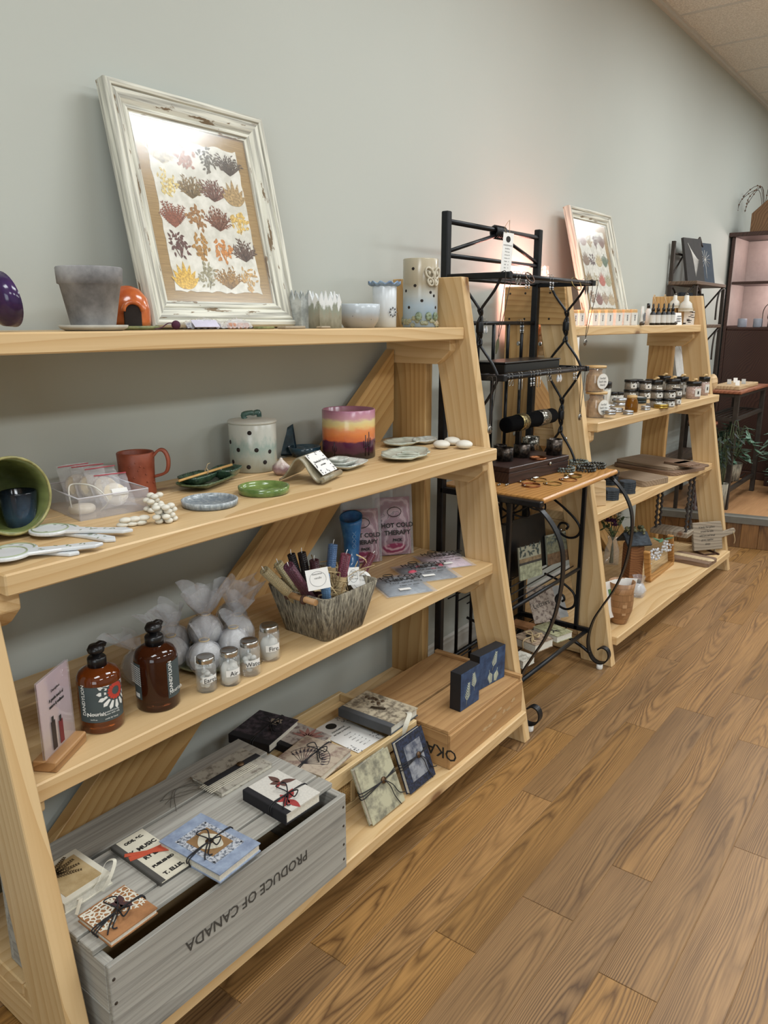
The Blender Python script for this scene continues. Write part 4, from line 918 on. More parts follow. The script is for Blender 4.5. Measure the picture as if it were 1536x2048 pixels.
# four labelled glass jars
JGL = film('jar_glass', 'dfe4e4', .1, .03); SALT = plain('salt_white', 'd5d4ce', .9, var=.06)
def gjar(px, py, word, kind, seed):
    P = on1(px, py); k_ = mpp(P); r = 20.5*k_; h = 70*k_; rng = random.Random(seed)
    t_ = thing('glass_jar', 'small glass jar with steel lid and white contents labelled '+word, 'jar', (P.x, P.y, Z1), 0, 'element jars with handwritten labels')
    MB().lathe([(0, 0), (r*.94, 0), (r, .003), (r, h*.78), (r*.93, h*.85), (r*.78, h*.88), (r*.78, h*.95), (r*.74, h*.95), (r*.74, h*.87), (r*.93, h*.77), (r*.93, .005), (0, .004)], 32).build('glass', JGL, t_)
    MB().lathe([(r*.86, h*.86), (r*.9, h*.87), (r*.86, h*.91), (r*.9, h*.93), (r*.88, h*1.0), (r*.82, h*1.02), (r*.7, h*1.01), (0, h*1.01)], 28).build('lid', CHROME, t_)
    mb = MB()
    if kind == 0:
        for i in range(16): a_ = rng.uniform(0, 6.3); q = r*.6*math.sqrt(rng.random()); mb.sphere((q*math.cos(a_), q*math.sin(a_), .012+h*.38*rng.random()), r*.3, 8, 6, sq=(1, 1, .8))
    else:
        hf = (.62, .55)[seed % 2]
        mb.lathe([(0, .006), (r*.88, .006), (r*.9, h*.2), (r*.88, h*.45), (r*.6, h*hf), (0, h*(hf+.05))], 20, fn=lambda p, a: (p[0]*(1+.05*math.sin(4*a+seed)), p[1], p[2]+.003*math.sin(3*a)))
        for i in range(10): a_ = rng.uniform(0, 6.3); mb.sphere((r*.6*math.cos(a_), r*.6*math.sin(a_), h*.4+h*.15*rng.random()), r*.22, 6, 5)
    mb.build('bath_salts', SALT, t_)
    c = math.atan2(-P.y, -P.x)+R(22)
    MB().grid(lambda u, v: ((r+.0006)*math.cos(c+(u-.5)*1.5), (r+.0006)*math.sin(c+(u-.5)*1.5), h*.30+h*.2*v+u*.002), 14, 2).build('paper_label', WHITEP, t_)
    text(word, h*.19, INK, t_, RZ(c) @ T(r+.0015, 0, h*.4) @ RZ(R(90)) @ RX(R(90)), depth=.0001)
gjar(414, 1378, 'Earth', 0, 1); gjar(461, 1365, 'Air', 1, 2); gjar(501, 1346, 'Water', 0, 3); gjar(540, 1316, 'Fire', 1, 4)
# woven basket of rolled beeswax candles
BX, BY = 1.397, 1.268
bk = thing('candle_basket', 'square grey woven basket holding rolled beeswax candles', 'basket', (BX, BY, Z1), R(0))
t = NT('grey_weave'); v = t.obj(); n1 = t.noise(t.map(v, (1, 1, .08)), 170, 3); t.bump(n1, .9, .01)
WEAVE = t.done(t.mix(t.ramp(n1, [(.35, S('5f584c')), (.62, S('a39a86'))]), S('4d463b'), 0), .85)
def ring4(a, b, z, th): return [(-a, -b, z), (a, -b, z), (a, b, z), (-a, b, z)]
b0, b1, hh = .074, .104, .125
def rsq(a, z, n=6, rr=.02):
    pts = []
    for cx, cy, a0 in ((a-rr, a-rr, 0), (-a+rr, a-rr, 90), (-a+rr, -a+rr, 180), (a-rr, -a+rr, 270)):
        for i in range(n+1): q = R(a0+90*i/n); pts.append((cx+rr*math.cos(q), cy+rr*math.sin(q), z))
    return pts
mb = MB(); loops = [rsq(b0, .0), rsq(b0+.002, .004)]+[rsq(b0+(b1-b0)*q, hh*q) for q in (.25, .5, .75, 1)]+[rsq(b1-.005, hh)]+[rsq(b0-.005+(b1-b0)*q, hh*q) for q in (.6, .2, .05)]
N = len(loops[0]); vs = [p for l in loops for p in l]; fs = [(j*N+i, j*N+(i+1) % N, (j+1)*N+(i+1) % N, (j+1)*N+i) for j in range(len(loops)-1) for i in range(N)]
fs += [tuple(range(N-1, -1, -1)), tuple(range((len(loops)-1)*N, len(loops)*N))]
mb.add(vs, fs, True).build('basket_wall', WEAVE, bk)
rb = MB()
for i in range(N):
    for j in range(3):
        q = (i+j/3)/N; a = loops[1][i]; b = loops[5][i]; a2 = loops[1][(i+1) % N]; b2 = loops[5][(i+1) % N]
        pa = Vector(a).lerp(Vector(a2), j/3); pb = Vector(b).lerp(Vector(b2), j/3); rb.tube([pa, pb], .0024, 5)
for sgn1, sgn2 in ((1, 0), (-1, 0), (0, 1), (0, -1)):
    for i in range(24):
        w_ = (i+.5)/24*2-1; a = Vector((sgn1*b0 if sgn1 else w_*(b0-.02), sgn2*b0 if sgn2 else w_*(b0-.02), .003)); b = Vector((sgn1*b1 if sgn1 else w_*(b1-.02), sgn2*b1 if sgn2 else w_*(b1-.02), hh)); rb.tube([a, b], .0022+.0008*(i % 2), 5)
props(rb.build('weave_strand', WEAVE, bk), kind='stuff')
# handle stick on the front left
hp0, hp1 = Vector((-b1-.004, .03, hh*.93)), Vector((-b1-.006, -.075, hh*.93))
MB().tube([hp0, hp1], .008, 10).build('bamboo_handle', plain('bamboo_tan', 'b98f62', .5, var=.1), bk)
for q in (.1, .62): MB().tube([hp0.lerp(hp1, q)+Vector((.010*math.cos(a), 0, .010*math.sin(a))) for a in [2*math.pi*i/12 for i in range(12)]], .004, 6, True).build('handle_lashing', plain('brown_lash', '4a2f22', .8), bk)
def hexwax(name, c):
    if name in MATS: return MATS[name]
    t = NT(name); v = t.obj(); d = t.n('TexVoronoi', {'Vector': v, 'Scale': 180, 'Randomness': .15}, feature='DISTANCE_TO_EDGE').outputs['Distance']; t.bump(t.ramp(d, [(0, (1, 1, 1)), (.15, (0, 0, 0))]), .8, .003)
    return t.done(t.mix(S(c), tuple(min(1, x*2.2+.02) for x in S(c)), t.ramp(d, [(.05, (.5, .5, .5)), (.15, (0, 0, 0))])), .45)
RAF = two('raffia', '9d8660', 'c9b48a', 200, .35, .65, .9, stretch=(1, 1, .1)); HEMP = plain('hemp_wrap', 'b79f78', .9, var=.15)
def candle(px, py, topx, topy, r, c, label, raf=True, dy=0.0, zb=.02, ln=None):
    """top end at pixel on a plane through the basket; candle leans towards the rim"""
    top = ony(topx, topy, BY+dy); base = Vector((BX+(top.x-BX)*.35, BY+(top.y-BY)*.2+dy*.3, Z1+zb)); d = top-base
    t_ = thing('rolled_candle', label, 'candle', base, group='rolled beeswax candles in the basket'); L_ = d.length
    q = Vector((0, 0, 1)).rotation_difference(d); t_.rotation_mode = 'QUATERNION'; t_.rotation_quaternion = q
    MB().lathe([(0, 0), (r, 0), (r, L_-.001), (r*.75, L_), (r*.72, L_-.002), (r*.4, L_-.001), (0, L_-.001)], 20).build('wax_roll', hexwax('wax_'+c, c), t_)
    MB().tube([(0, 0, L_-.002), (.001, 0, L_+.006), (.003, 0, L_+.012)], .001, 5).build('wick', WHITEP, t_)
    if raf:
        MB().lathe([(r*1.04, L_*.25), (r*1.1, L_*.28), (r*1.1, L_*.66), (r*1.04, L_*.68)], 20, caps=False).build('raffia_wrap', HEMP, t_)
        for i in range(5): MB().tube([(r*1.15*math.cos(a), r*1.15*math.sin(a), L_*(.32+.07*i)+.004*math.sin(a+i)) for a in [2*math.pi*k/14 for k in range(14)]], .0013, 5, True).build('raffia_strand', RAF, t_)
    return t_
candle(0, 0, 666, 1088, .0125, '5878a4', 'light blue rolled beeswax candle standing tallest in the basket', True, .02)
candle(0, 0, 692, 1108, .0135, '5a2030', 'large maroon rolled candle wrapped with raffia at the front', True, -.05)
candle(0, 0, 745, 1108, .0115, '5a1f2c', 'maroon rolled candle at the right end of the basket', True, .0)
candle(0, 0, 582, 1108, .0105, '191418', 'black rolled candle at the back left of the basket', False, .05)
candle(0, 0, 603, 1105, .011, '1d1418', 'second black rolled candle beside the back left one', False, .03)
candle(0, 0, 577, 1132, .0135, '47202f', 'plum rolled candle leaning to the left front', False, -.045, .085)
candle(0, 0, 628, 1120, .0125, '3c1620', 'dark maroon rolled candle in the middle of the basket', False, .0)
candle(0, 0, 650, 1150, .012, '6285ab', 'second blue rolled candle low in the basket front', False, -.07)
candle(0, 0, 528, 1140, .0125, 'b8a680', 'cream natural rolled candle at the far left of the basket', False, .03, .07)
candle(0, 0, 556, 1126, .012, 'c2b28c', 'second cream rolled candle at the left of the basket', False, .05, .06)
rng = random.Random(5); rf = MB()
for i in range(46):
    a = rng.uniform(0, 6.3); q = rng.uniform(.02, .09); p0 = Vector((q*math.cos(a), q*math.sin(a), hh*.85)); p1 = p0+Vector((rng.uniform(-.05, .05), rng.uniform(-.05, .05), rng.uniform(.01, .06))); p2 = p1+Vector((rng.uniform(-.05, .05), rng.uniform(-.04, .04), rng.uniform(-.03, .03)))
    rf.strap(spline([p0, p1, p2], 4), .0035, .0006)
o = rf.build('raffia_filling', RAF, None, (BX, BY, Z1)); props(o, 'loose straw raffia filling around the candles in the basket', 'raffia', None, 'stuff')
def card(px, py, yd, wd, h, rot, label, lines, round_=False):
    P = ony(px, py, yd); t_ = thing('gift_tag', label, 'tag', P, rot=rot)
    poly = [(-wd/2, -h/2), (wd/2, -h/2), (wd/2, h/2), (-wd/2, h/2)] if not round_ else [(wd/2*math.cos(2*math.pi*i/24), h/2*math.sin(2*math.pi*i/24)) for i in range(24)]
    MB().prism(poly, 0, .0009).build('card', WHITEP, t_)
    for i, l_ in enumerate(lines): text(l_, h*.14, INK, t_, T(0, h*.25-i*h*.2, .001), depth=.0001)
    MB().tube([(wd*.36*math.cos(q), h*.36*math.sin(q), .001) for q in [2*math.pi*i/24 for i in range(24)]], .0004, 4, True).build('printed_ring', MATS['grey_print'], t_)
card(636, 1158, 1.19, .055, .05, (R(70), R(-8), R(-42)), 'white candle tag at the basket centre', ['beeswax', 'candle'])
card(707, 1152, 1.2, .03, .045, (R(75), 0, R(-42)), 'narrow white text tag beside the large maroon candle', ['hand', 'rolled', 'pure wax'])
card(722, 1162, 1.215, .06, .06, (R(55), R(6), R(-42)), 'round white floral tag at the right of the basket', ['crafted', 'with care'], True)
# ceramic blue boot
P = on1(712, 1140); BOOTM = two('boot_blue', '1d5a94', '3478b4', 30, .35, .65, .25, coat=.3)
bt = thing('ceramic_boot', 'tall bright blue ceramic boot vase with flower drawing', 'vase', (P.x, P.y+.02, Z1), R(25)); k_ = mpp(P)*.62
def bootp(h, r, dx, el=1): return [(dx+r*el*math.cos(2*math.pi*i/20), r*math.sin(2*math.pi*i/20), h) for i in range(20)]
loops = [bootp(0, .026, -.012, 1.9), bootp(.012, .029, -.012, 1.9), bootp(.035, .026, -.004, 1.5), bootp(.06, .025, .006, 1.1), bootp(.1, .027, .008), bootp(.15, .034, .004), bootp(.175, .037, .002)]
inner = [bootp(.17, .033, .002), bootp(.1, .023, .008)]
for i, p in enumerate(loops[-1]): loops[-1][i] = (p[0], p[1], p[2]+.012*math.cos(2*math.pi*i/20))
for i, p in enumerate(inner[0]): inner[0][i] = (p[0], p[1], p[2]+.012*math.cos(2*math.pi*i/20))
al = loops+inner; N = 20; mb = MB(); mb.add([p for l in al for p in l], [(j*N+i, j*N+(i+1) % N, (j+1)*N+(i+1) % N, (j+1)*N+i) for j in range(len(al)-1) for i in range(N)]+[tuple(range(N-1, -1, -1)), tuple(range((len(al)-1)*N, len(al)*N))], True); mb.build('boot', BOOTM, bt)
mb = MB(); an = R(-150)
for i in range(5): c = Vector((.008+.032*math.cos(an), .032*math.sin(an), .075+.016*i)); mb.tube(spline([c, c+Vector((-.006*math.sin(an), .006*math.cos(an), .008)), c+Vector((0, 0, .014))], 3), .0007, 4); mb.tube(spline([c, c+Vector((.006*math.sin(an), -.006*math.cos(an), .008)), c+Vector((0, 0, .014))], 3), .0007, 4)
mb.build('flower_drawing', plain('pale_line', '8fb4d6', .4), bt)
# therapy packs in frosted bags
FROST = film('frosted_bag', 'c9cdd3', .28, .35, .5, 25)
def lumpbag(px, py, lx, ly, h, rz, label, fill, z, stripes=None, rx=0):
    P = onz(px, py, z); t_ = thing('therapy_pack', label, 'therapy pack', (P.x, P.y, z), rot=(rx, 0, rz), group='hot cold therapy packs in frosted bags')
    k_ = mpp(P); lx, ly = lx*k_, ly*k_
    f = lambda s_, o_: (lambda u, v: ((u-.5)*lx*s_, (v-.5)*ly*s_, .002+o_+h*(max(0, math.sin(math.pi*u))**.5)*(max(0, math.sin(math.pi*v))**.5)*(1+.06*math.sin(u*9+v*4))))
    MB().grid(f(.86, 0), 20, 14).build('fabric_pack', fill, t_)
    if stripes: 
        for i in range(4): MB().sphere((-lx*.3+lx*.2*i, -ly*.1+ly*.2*(i % 2), h*.8), .013, 10, 8, sq=(1.2, .8, .5)).build('pink_square', stripes, t_)
    bag = MB().grid(f(1, .0015), 22, 16).build('frosted_bag', FROST, t_)
    # writing lies on top, reading along the bag's long side
    for i, (s_, sz) in enumerate((('HOT COLD', .16), ('THERAPY', .16), ('PACK natural filling', .07), ('heat or chill', .07))):
        text(s_, ly*sz*1.1, INK, t_, T(lx*.02, ly*(.16-.155*i)+.0, h*1.08+.003) @ RX(0), bold=.0006 if i < 2 else 0, depth=.0002)
    MB().tube([(-lx*.12+.016*math.cos(q), ly*.36+.010*math.sin(q), h*.85+.003) for q in [2*math.pi*i/16 for i in range(16)]], .0012, 4, True).build('printed_logo', INK, t_)
    MB().box((-lx*.1, -ly*.36, h*.62+.004), (lx*.22, ly*.1, .0006)).build('white_label', WHITEP, t_)
    return t_
FABG = two('grey_fabric', '6f7880', '8a939a', 60, .35, .65, .9); FABP = two('pink_fabric', 'c7a7b4', 'd9c0c8', 50, .35, .65, .9); FABK = two('charcoal_fabric', '4c4f54', '6b6e72', 60, .35, .65, .9); CORAL = plain('coral_fabric', 'd0566a', .8)
lumpbag(888, 1123, 96, 100, .018, R(-32), 'pale pink therapy pack lying nearest the shelf end', FABP, Z1)
lumpbag(852, 1146, 112, 108, .018, R(-32), 'charcoal therapy pack with coral squares lying in the middle', FABK, Z1+.001, CORAL)
lumpbag(803, 1173, 108, 112, .018, R(-30), 'blue grey therapy pack lying nearest the candle basket', FABG, Z1)
t = NT('pink_aztec'); v = t.obj(); w1 = t.n('TexWave', {'Vector': t.map(v, (1, 1, 1), (0, 0, 0), (0, R(0), 0)), 'Scale': 45, 'Distortion': 3, 'Detail': 1}, bands_direction='Y').outputs['Fac']; AZT = t.done(t.ramp(w1, [(.3, S('8f3a5a')), (.5, S('c58a9c')), (.62, S('5f3048')), (.8, S('d3a8b2'))]), .85)
def standbag(px, py, wd, h, label, rz, mat):
    P = on1(px, py); k_ = mpp(P); wd, h = wd*k_, h*k_; t_ = thing('therapy_pack', label, 'therapy pack', (P.x, P.y, Z1), rot=(R(-6), 0, rz), group='hot cold therapy packs in frosted bags'); dp = .028
    f = lambda s_, hf, sg: (lambda u, v: ((u-.5)*wd*s_*(1-.05*v), sg*dp*(max(0, math.sin(math.pi*u))**.6)*(1-v)**.6*(.3+.7*min(1, v*5)), .002+h*hf*v))
    for sg in (-1, 1): MB().grid(f(.88, .78, sg*.97), 14, 12).build('fabric_pack', mat, t_)
    for sg in (-1, 1): MB().grid(f(1, 1, sg), 16, 16).build('frosted_bag', FROST, t_)
    for i, (s_, sz) in enumerate((('HOT COLD', .085), ('THERAPY', .085), ('PACK', .05))): text(s_, h*sz, INK, t_, T(wd*.06, -dp*.92, h*(.42-.1*i)) @ RX(R(82)), bold=.0006, depth=.0002)
    MB().tube([(.02*math.cos(q)*1.2, -dp*.8, h*.6+.016*math.sin(q)) for q in [2*math.pi*i/16 for i in range(16)]], .0012, 4, True).build('printed_logo', INK, t_)
    return t_
standbag(724, 1126, 84, 138, 'pink patterned therapy pack standing behind the blue boot', R(-38), AZT)
standbag(787, 1110, 84, 148, 'pink patterned therapy pack standing at the right by the post', R(-38), AZT)
# ------------------------------------------------------------------ bottom shelf: weathered crate
cx0, cx1, cy0, cy1, cz1 = .572, 1.198, 1.03, 1.40, .333
cr_ = thing('wooden_crate', 'weathered grey wooden produce crate turned upside down at the left', 'crate', (0, 0, 0), 0); zb = Z0
def cb(x0, x1, y0, y1, z0, z1, mat=GREYW, parent=cr_, nm='crate_board', ax='x'): return plank(nm, mat, parent, ((x0+x1)/2, (y0+y1)/2, (z0+z1)/2), (x1-x0, y1-y0, z1-z0), axis=ax, bv=.0015)
fbd = cb(cx0, cx1, cy0, cy0+.011, zb+.002, cz1-.012, nm='front_board')
cb(cx0, cx1, cy1-.011, cy1, zb+.002, cz1-.012, nm='back_board')
for x0 in (cx0+.0, cx1-.018):
    cb(x0, x0+.018, cy0+.0115, cy1-.0115, zb+.001, zb+.1, nm='end_board', ax='y'); cb(x0, x0+.018, cy0+.0115, cy1-.0115, zb+.101, cz1-.013, nm='end_board', ax='y')
for y0, y1 in ((1.072, 1.115), (1.122, 1.281), (1.290, 1.398)): cb(cx0-.002, cx1+.001, y0, y1, cz1-.0115, cz1, nm='lid_slat')
MT = T((cx0+cx1)/2+.012, cy0-.0006, zb+.122) @ RX(R(90)) @ RZ(R(180))
text('PRODUCE OF CANADA', .034, plain('stencil_ink', '403c36', .9), cr_, MT, bold=.0003, sx=.92)
for z in (zb+.03, zb+.07, zb+.12, zb+.17):
    for x in (cx0+.008, cx1-.01): MB().lathe([(.0035, 0), (.003, .0008), (0, .001)], 8, RX(R(90))).build('nail_head', BROWNM, cr_, (x, cy0, z))
ZC = cz1+.0003
# ------------------------------------------------------------------ journals
PAGES = plain('page_edges', 'd5d0c2', .9, var=.08, sc=300); BLKF = plain('black_bookcloth', '1b1a1e', .85)
def journal(label, quad, z, th, cover, spine=None, name='journal', spine_side='y0', pages=PAGES):
    pts = [onz(*p, z+th) for p in quad]; c, lx, ly, an = rect_from(pts)
    t_ = thing(name, label, 'journal', (c.x, c.y, z), an, 'handmade journals')
    MB().box((0, 0, .0012), (lx, ly, .0024)).build('back_cover', spine or cover, t_)
    MB().box((0, 0, th/2), (lx*.965, ly*.965, th-.0048)).build('pages', pages, t_)
    cv_ = MB().box((0, 0, th-.0012), (lx, ly, .0024)).build('front_cover', cover, t_)
    if spine is not None:
        if spine_side == 'x0': bx = ((-lx/2, 0, th/2), (.003, ly, th)); st = ((-lx/2+lx*.07, 0, th+.0002), (lx*.14, ly+.0006, .0006))
        else: bx = ((0, -ly/2, th/2), (lx, .003, th)); st = ((0, -ly/2+ly*.07, th+.0002), (lx+.0006, ly*.14, .0006))
        MB().box(*bx).build('spine', spine, t_); MB().box(*st).build('spine_cloth', spine, t_)
    return t_, lx, ly, th
def cords(t_, lx, ly, th, along='x', off=(0, 0), n=2, col=BLACKC, loops=True, seed=0, button=True, r=.0014):
    rng = random.Random(seed); mb = MB()
    for i in range(n):
        o_ = off[0]+.006*i
        if along == 'x': pts = [(-lx/2-.001, o_, 0.002), (-lx/2-.001, o_, th+.001), (0, off[0], th+.003), (lx/2+.001, o_-.004*i, th+.001), (lx/2+.001, o_, .002)]
        else: pts = [(o_, -ly/2-.001, .002), (o_, -ly/2-.001, th+.001), (off[0], 0, th+.003), (o_-.004*i, ly/2+.001, th+.001), (o_, ly/2+.001, .002)]
        mb.tube(spline(pts, 4), r, 6)
    if loops:
        cx, cy = (off[1], off[0]) if along == 'x' else (off[0], off[1])
        for i in range(2): mb.tube(spline([(cx, cy, th+.004), (cx+.02*(1-2*i), cy+.012, th+.014), (cx+.03*(1-2*i), cy-.008, th+.012), (cx, cy, th+.005), (cx+.02+.008*i, cy-.03, th+.004), (cx+.035, cy-.045+.02*i, th+.003)], 6), r, 6)
    mb.build('cord_tie', col, t_)
    if button:
        cx, cy = (off[1], off[0]) if along == 'x' else (off[0], off[1])
        MB().lathe([(0, 0), (.008, 0), (.009, .002), (.007, .004), (0, .0035)], 16).build('button', plain('bronze_button', '5d4630', .35, .6), t_, (cx, cy, th+.001))
CREAMP = plain('cream_paper', 'cfc9b6', .9, var=.05); TANC = two('tan_leather', '8a5f3c', 'a9784e', 30, .35, .65, .7)
def lookprint(name, base, inkc, sc, lo, hi, rough=.85): return two(name, inkc, base, sc, lo, hi, rough)
# A: white deckled book with pressed fern
A = journal('cream deckle edged journal with a pressed fern beside the leg', [(150, 1697), (222, 1745), (126, 1812), (60, 1752)], ZC, .024, plain('deckle_white', 'cdc8b8', .95, var=.06))
t_, lx, ly, th = A
MB().box((0, 0, th+.0003), (lx*.78, ly*.76, .0006)).build('tan_panel', two('tea_paper', '9c8358', 'b8a178', 25, .35, .65, .9), t_)
mb = MB(); rng = random.Random(1)
for f in range(4):
    a0 = R(60+20*f); L_ = lx*.5
    for q in range(1, 12):
        for sgn in (-1, 1): flat_leaf(mb, -lx*.2+math.cos(a0)*L_*q/12, -ly*.28+math.sin(a0)*L_*q/12, a0+sgn*.8, .014*(1-q/16), .0035, th+.0007)
mb.build('pressed_fern', plain('fern_brown', '4f3d22', .9), t_)
rib = MB(); rib.strap(spline([(lx*.45, ly*.1, th*.5), (lx*.55, ly*.2, th+.01), (lx*.5, ly*.4, th+.03), (lx*.62, ly*.5, th+.035), (lx*.66, ly*.35, th+.012), (lx*.6, ly*.2, th*.4)], 6), .007, .0006)
rib.strap(spline([(lx*.49, -ly*.2, th*.5), (lx*.6, -ly*.25, th*.9), (lx*.66, -ly*.4, .004)], 6), .007, .0006); rib.build('ribbon', plain('ivory_ribbon', 'd9d4c4', .6), t_)
# B: tan journal with lace and butterfly
t_, lx, ly, th = journal('small tan journal with white lace and a butterfly at the crate front', [(251, 1768), (310, 1815), (223, 1886), (156, 1831)], ZC, .013, TANC)
t = NT('white_lace'); v = t.obj(); d = t.n('TexVoronoi', {'Vector': v, 'Scale': 110}, feature='DISTANCE_TO_EDGE').outputs['Distance']; al = t.math('LESS_THAN', d, .13); LACE = t.done(S('d5d0c0'), .9, 0, Alpha=al)
MB().grid(lambda u, v: (-lx*.46+lx*(.62+.08*math.sin(v*9))*u, (v-.5)*ly*.98, th+.0007), 6, 10).build('lace_panel', LACE, t_)
mb = MB(); 
for sgn in (-1, 1):
    flat_leaf(mb, -lx*.12, ly*.12, R(90+sgn*55), .026, .018, th+.0010); flat_leaf(mb, -lx*.12, ly*.12, R(-90-sgn*-60)*1, .018, .014, th+.0010)
mb.build('butterfly_print', plain('butterfly_brown', '4a3030', .8), t_); cords(t_, lx, ly, th, 'y', (.0, .0), 3, seed=2)
# C: music print booklet
t_, lx, ly, th = journal('thin booklet with bold black music poster print and coral ribbon', [(287, 1652), (380, 1728), (319, 1767), (228, 1694)], ZC, .008, CREAMP, plain('grey_spine', '4c4a46', .8), spine_side='y0')
for i, (s_, sz) in enumerate((('ODS, &C.', .15), ('Y. MUSIC', .21), ('RY and', .2), ('PUBLISHED', .14), ('T. ELLIS,', .18))):
    text(s_, ly*sz, INK, t_, T(lx*(-.39+.2*i), ly*.05, th+.0004) @ RZ(R(90)), bold=.0007, depth=.0001, sx=.95)
MB().strap(spline([(-lx*.12, -ly*.5, th+.001), (-lx*.05, 0, th+.0015), (lx*.0, ly*.5, th+.001)], 4), .014, .0005).build('coral_ribbon', plain('coral_ribbon', 'c0553c', .6), t_)
MB().strap(spline([(-lx*.22, -ly*.5, th+.0015), (-lx*.02, ly*.1, th+.002), (lx*.12, ly*.5, th+.0015)], 4), .01, .0005).build('coral_ribbon', MATS['coral_ribbon'], t_)
# D: blue journal
BLUEC = two('powder_blue_cover', '77839a', '94a1b5', 40, .35, .65, .8)
t_, lx, ly, th = journal('powder blue journal with layered paper frame and bronze button', [(403, 1622), (514, 1687), (437, 1756), (326, 1680)], ZC, .02, BLUEC)
MB().box((0, 0, th+.0004), (lx*.66, ly*.72, .0008)).build('lace_print_panel', lookprint('toile_print', 'b9bcc2', '5f6570', 150, .42, .55), t_)
MB().box((0, 0, th+.001), (lx*.44, ly*.5, .0008)).build('kraft_panel', plain('kraft', '8a6a45', .9), t_)
MB().prism([(lx*.17*math.cos(q)*(1+.12*math.sin(3*q)), ly*.2*math.sin(q)*(1+.1*math.cos(4*q))) for q in [2*math.pi*i/24 for i in range(24)]], th+.0014, th+.002).build('cream_scrap', CREAMP, t_)
mb = MB()
for sx in (-1, 1):
    for sy in (-1, 1): mb.lathe([(0, 0), (.0025, 0), (0, .002)], 8, T(sx*lx*.3, sy*ly*.33, th+.0008))
mb.build('brad', BLACKP, t_); cords(t_, lx, ly, th, 'y', (0, 0), 2, seed=3)
# E: grey paper booklet with band
t_, lx, ly, th = journal('soft grey paper booklet bundle with black elastic band at the back', [(483, 1494), (542, 1526), (442, 1589), (387, 1553)], ZC, .012, lookprint('engraved_paper', 'a39d90', '6f685d', 60, .36, .5))
for i in range(7): MB().box((lx*.08+.0*i, -ly*.15+i*.0, th+.0005+.0002*i), (lx*.02, ly*.9, .0003)).build('torn_strip', CREAMP, t_, (lx*.06*i-lx*.1, 0, 0))
MB().box((lx*.02, -.0, th+.0022), (lx*.16, ly*1.02, .0012)).build('elastic_band', BLKF, t_)
MB().lathe([(0, 0), (.009, 0), (.009, .003), (0, .004)], 14).build('button', MATS['bronze_button'], t_, (lx*.02, ly*.15, th+.003))
mb = MB(); rng = random.Random(8)
for i in range(5): mb.tube(spline([(-lx*.3+.01*i, -ly*.45, th*.4), (-lx*.35+rng.uniform(-.02, .02), -ly*.8, .003), (-lx*.2+rng.uniform(-.04, .04), -ly*1.1, .0015)], 5), .0006, 4)
mb.build('loose_thread', plain('grey_thread', '5c5850', .9), t_)
# F: moth journal
t_, lx, ly, th = journal('white journal with red moth prints and black spine', [(556, 1538), (636, 1584), (572, 1633), (490, 1578)], ZC, .026, plain('white_speckle', 'cfcbc2', .8, var=.06, sc=200), BLKF)
def moth(mb, x, y, s, a):
    for sg in (-1, 1): flat_leaf(mb, x, y, a+sg*R(62), .038*s, .016*s, th+.0004); flat_leaf(mb, x, y, a+sg*R(120), .024*s, .014*s, th+.0004)
mb = MB(); moth(mb, -lx*.2, ly*.2, 1.0, R(120)); mb.build('moth_print', plain('moth_brown', '5d4038', .8), t_)
mb = MB(); moth(mb, lx*.24, -ly*.12, 1.1, R(60)); mb.build('moth_print', plain('moth_red', 'a03a38', .8), t_)
mb = MB(); flat_leaf(mb, -lx*.2, ly*.2, R(-60), .026, .008, th+.0006); mb.build('moth_body', MATS['moth_red'], t_); mb = MB(); flat_leaf(mb, lx*.24, -ly*.12, R(-120), .03, .01, th+.0006); mb.build('moth_body', MATS['moth_red'], t_)
cords(t_, lx, ly, th, 'y', (0.02, .0), 2, seed=4, button=False)
# ------------------------------------------------------------------ cane sided tray
TRW = wood('pale_tray_wood', 'd3b98c', 'b3935f', ring=14, along=.03, rough=.5, knots=False, strong=.5)
tx0, tx1, ty0, ty1, tz0, tz1 = 1.232, 1.684, 1.168, 1.47, Z0, .25
ty = thing('cane_box', 'pale wooden box with woven cane sides and recessed tray top', 'box', (0, 0, 0)); zt = .226
def tb(x0, x1, y0, y1, z0, z1, nm, ax='x', mat=TRW): return plank(nm, mat, ty, ((x0+x1)/2, (y0+y1)/2, (z0+z1)/2), (x1-x0, y1-y0, z1-z0), axis=ax, bv=.0015)
tb(tx0, tx1, ty0, ty0+.014, tz1-.045, tz1, 'top_rail'); tb(tx0, tx1, ty1-.014, ty1, tz1-.045, tz1, 'top_rail')
tb(tx0, tx0+.014, ty0+.0145, ty1-.0145, tz1-.045, tz1, 'top_rail', 'y'); tb(tx1-.014, tx1, ty0+.0145, ty1-.0145, tz1-.045, tz1, 'top_rail', 'y')
tb(tx0+.0145, tx1-.0145, ty0+.0145, ty1-.0145, zt-.008, zt, 'tray_panel')
tb(tx0, tx1, ty0, ty0+.014, tz0, tz0+.018, 'bottom_rail'); tb(tx0, tx1, ty1-.014, ty1, tz0, tz0+.018, 'bottom_rail')
for x in (tx0, tx1-.018, tx0+.15):
    for y in (ty0, ty1-.014): tb(x, x+.018, y+.0005, y+.0135, tz0+.0185, tz1-.0455, 'corner_post', 'z')
cn = MB(); cz0, cz1_ = tz0+.018, tz1-.045; st = .0085; CANE = plain('cane', 'b08a52', .6, var=.15)
x = tx0+.018
while x < tx1-.02:
    cn.tube([(x, ty0+.006, cz0), (x, ty0+.006, cz1_)], .0012, 4); x += st
z = cz0+.004
while z < cz1_: cn.tube([(tx0+.01, ty0+.0075, z), (tx1-.01, ty0+.0075, z)], .0012, 4); z += st
H_ = cz1_-cz0; x = tx0+.018
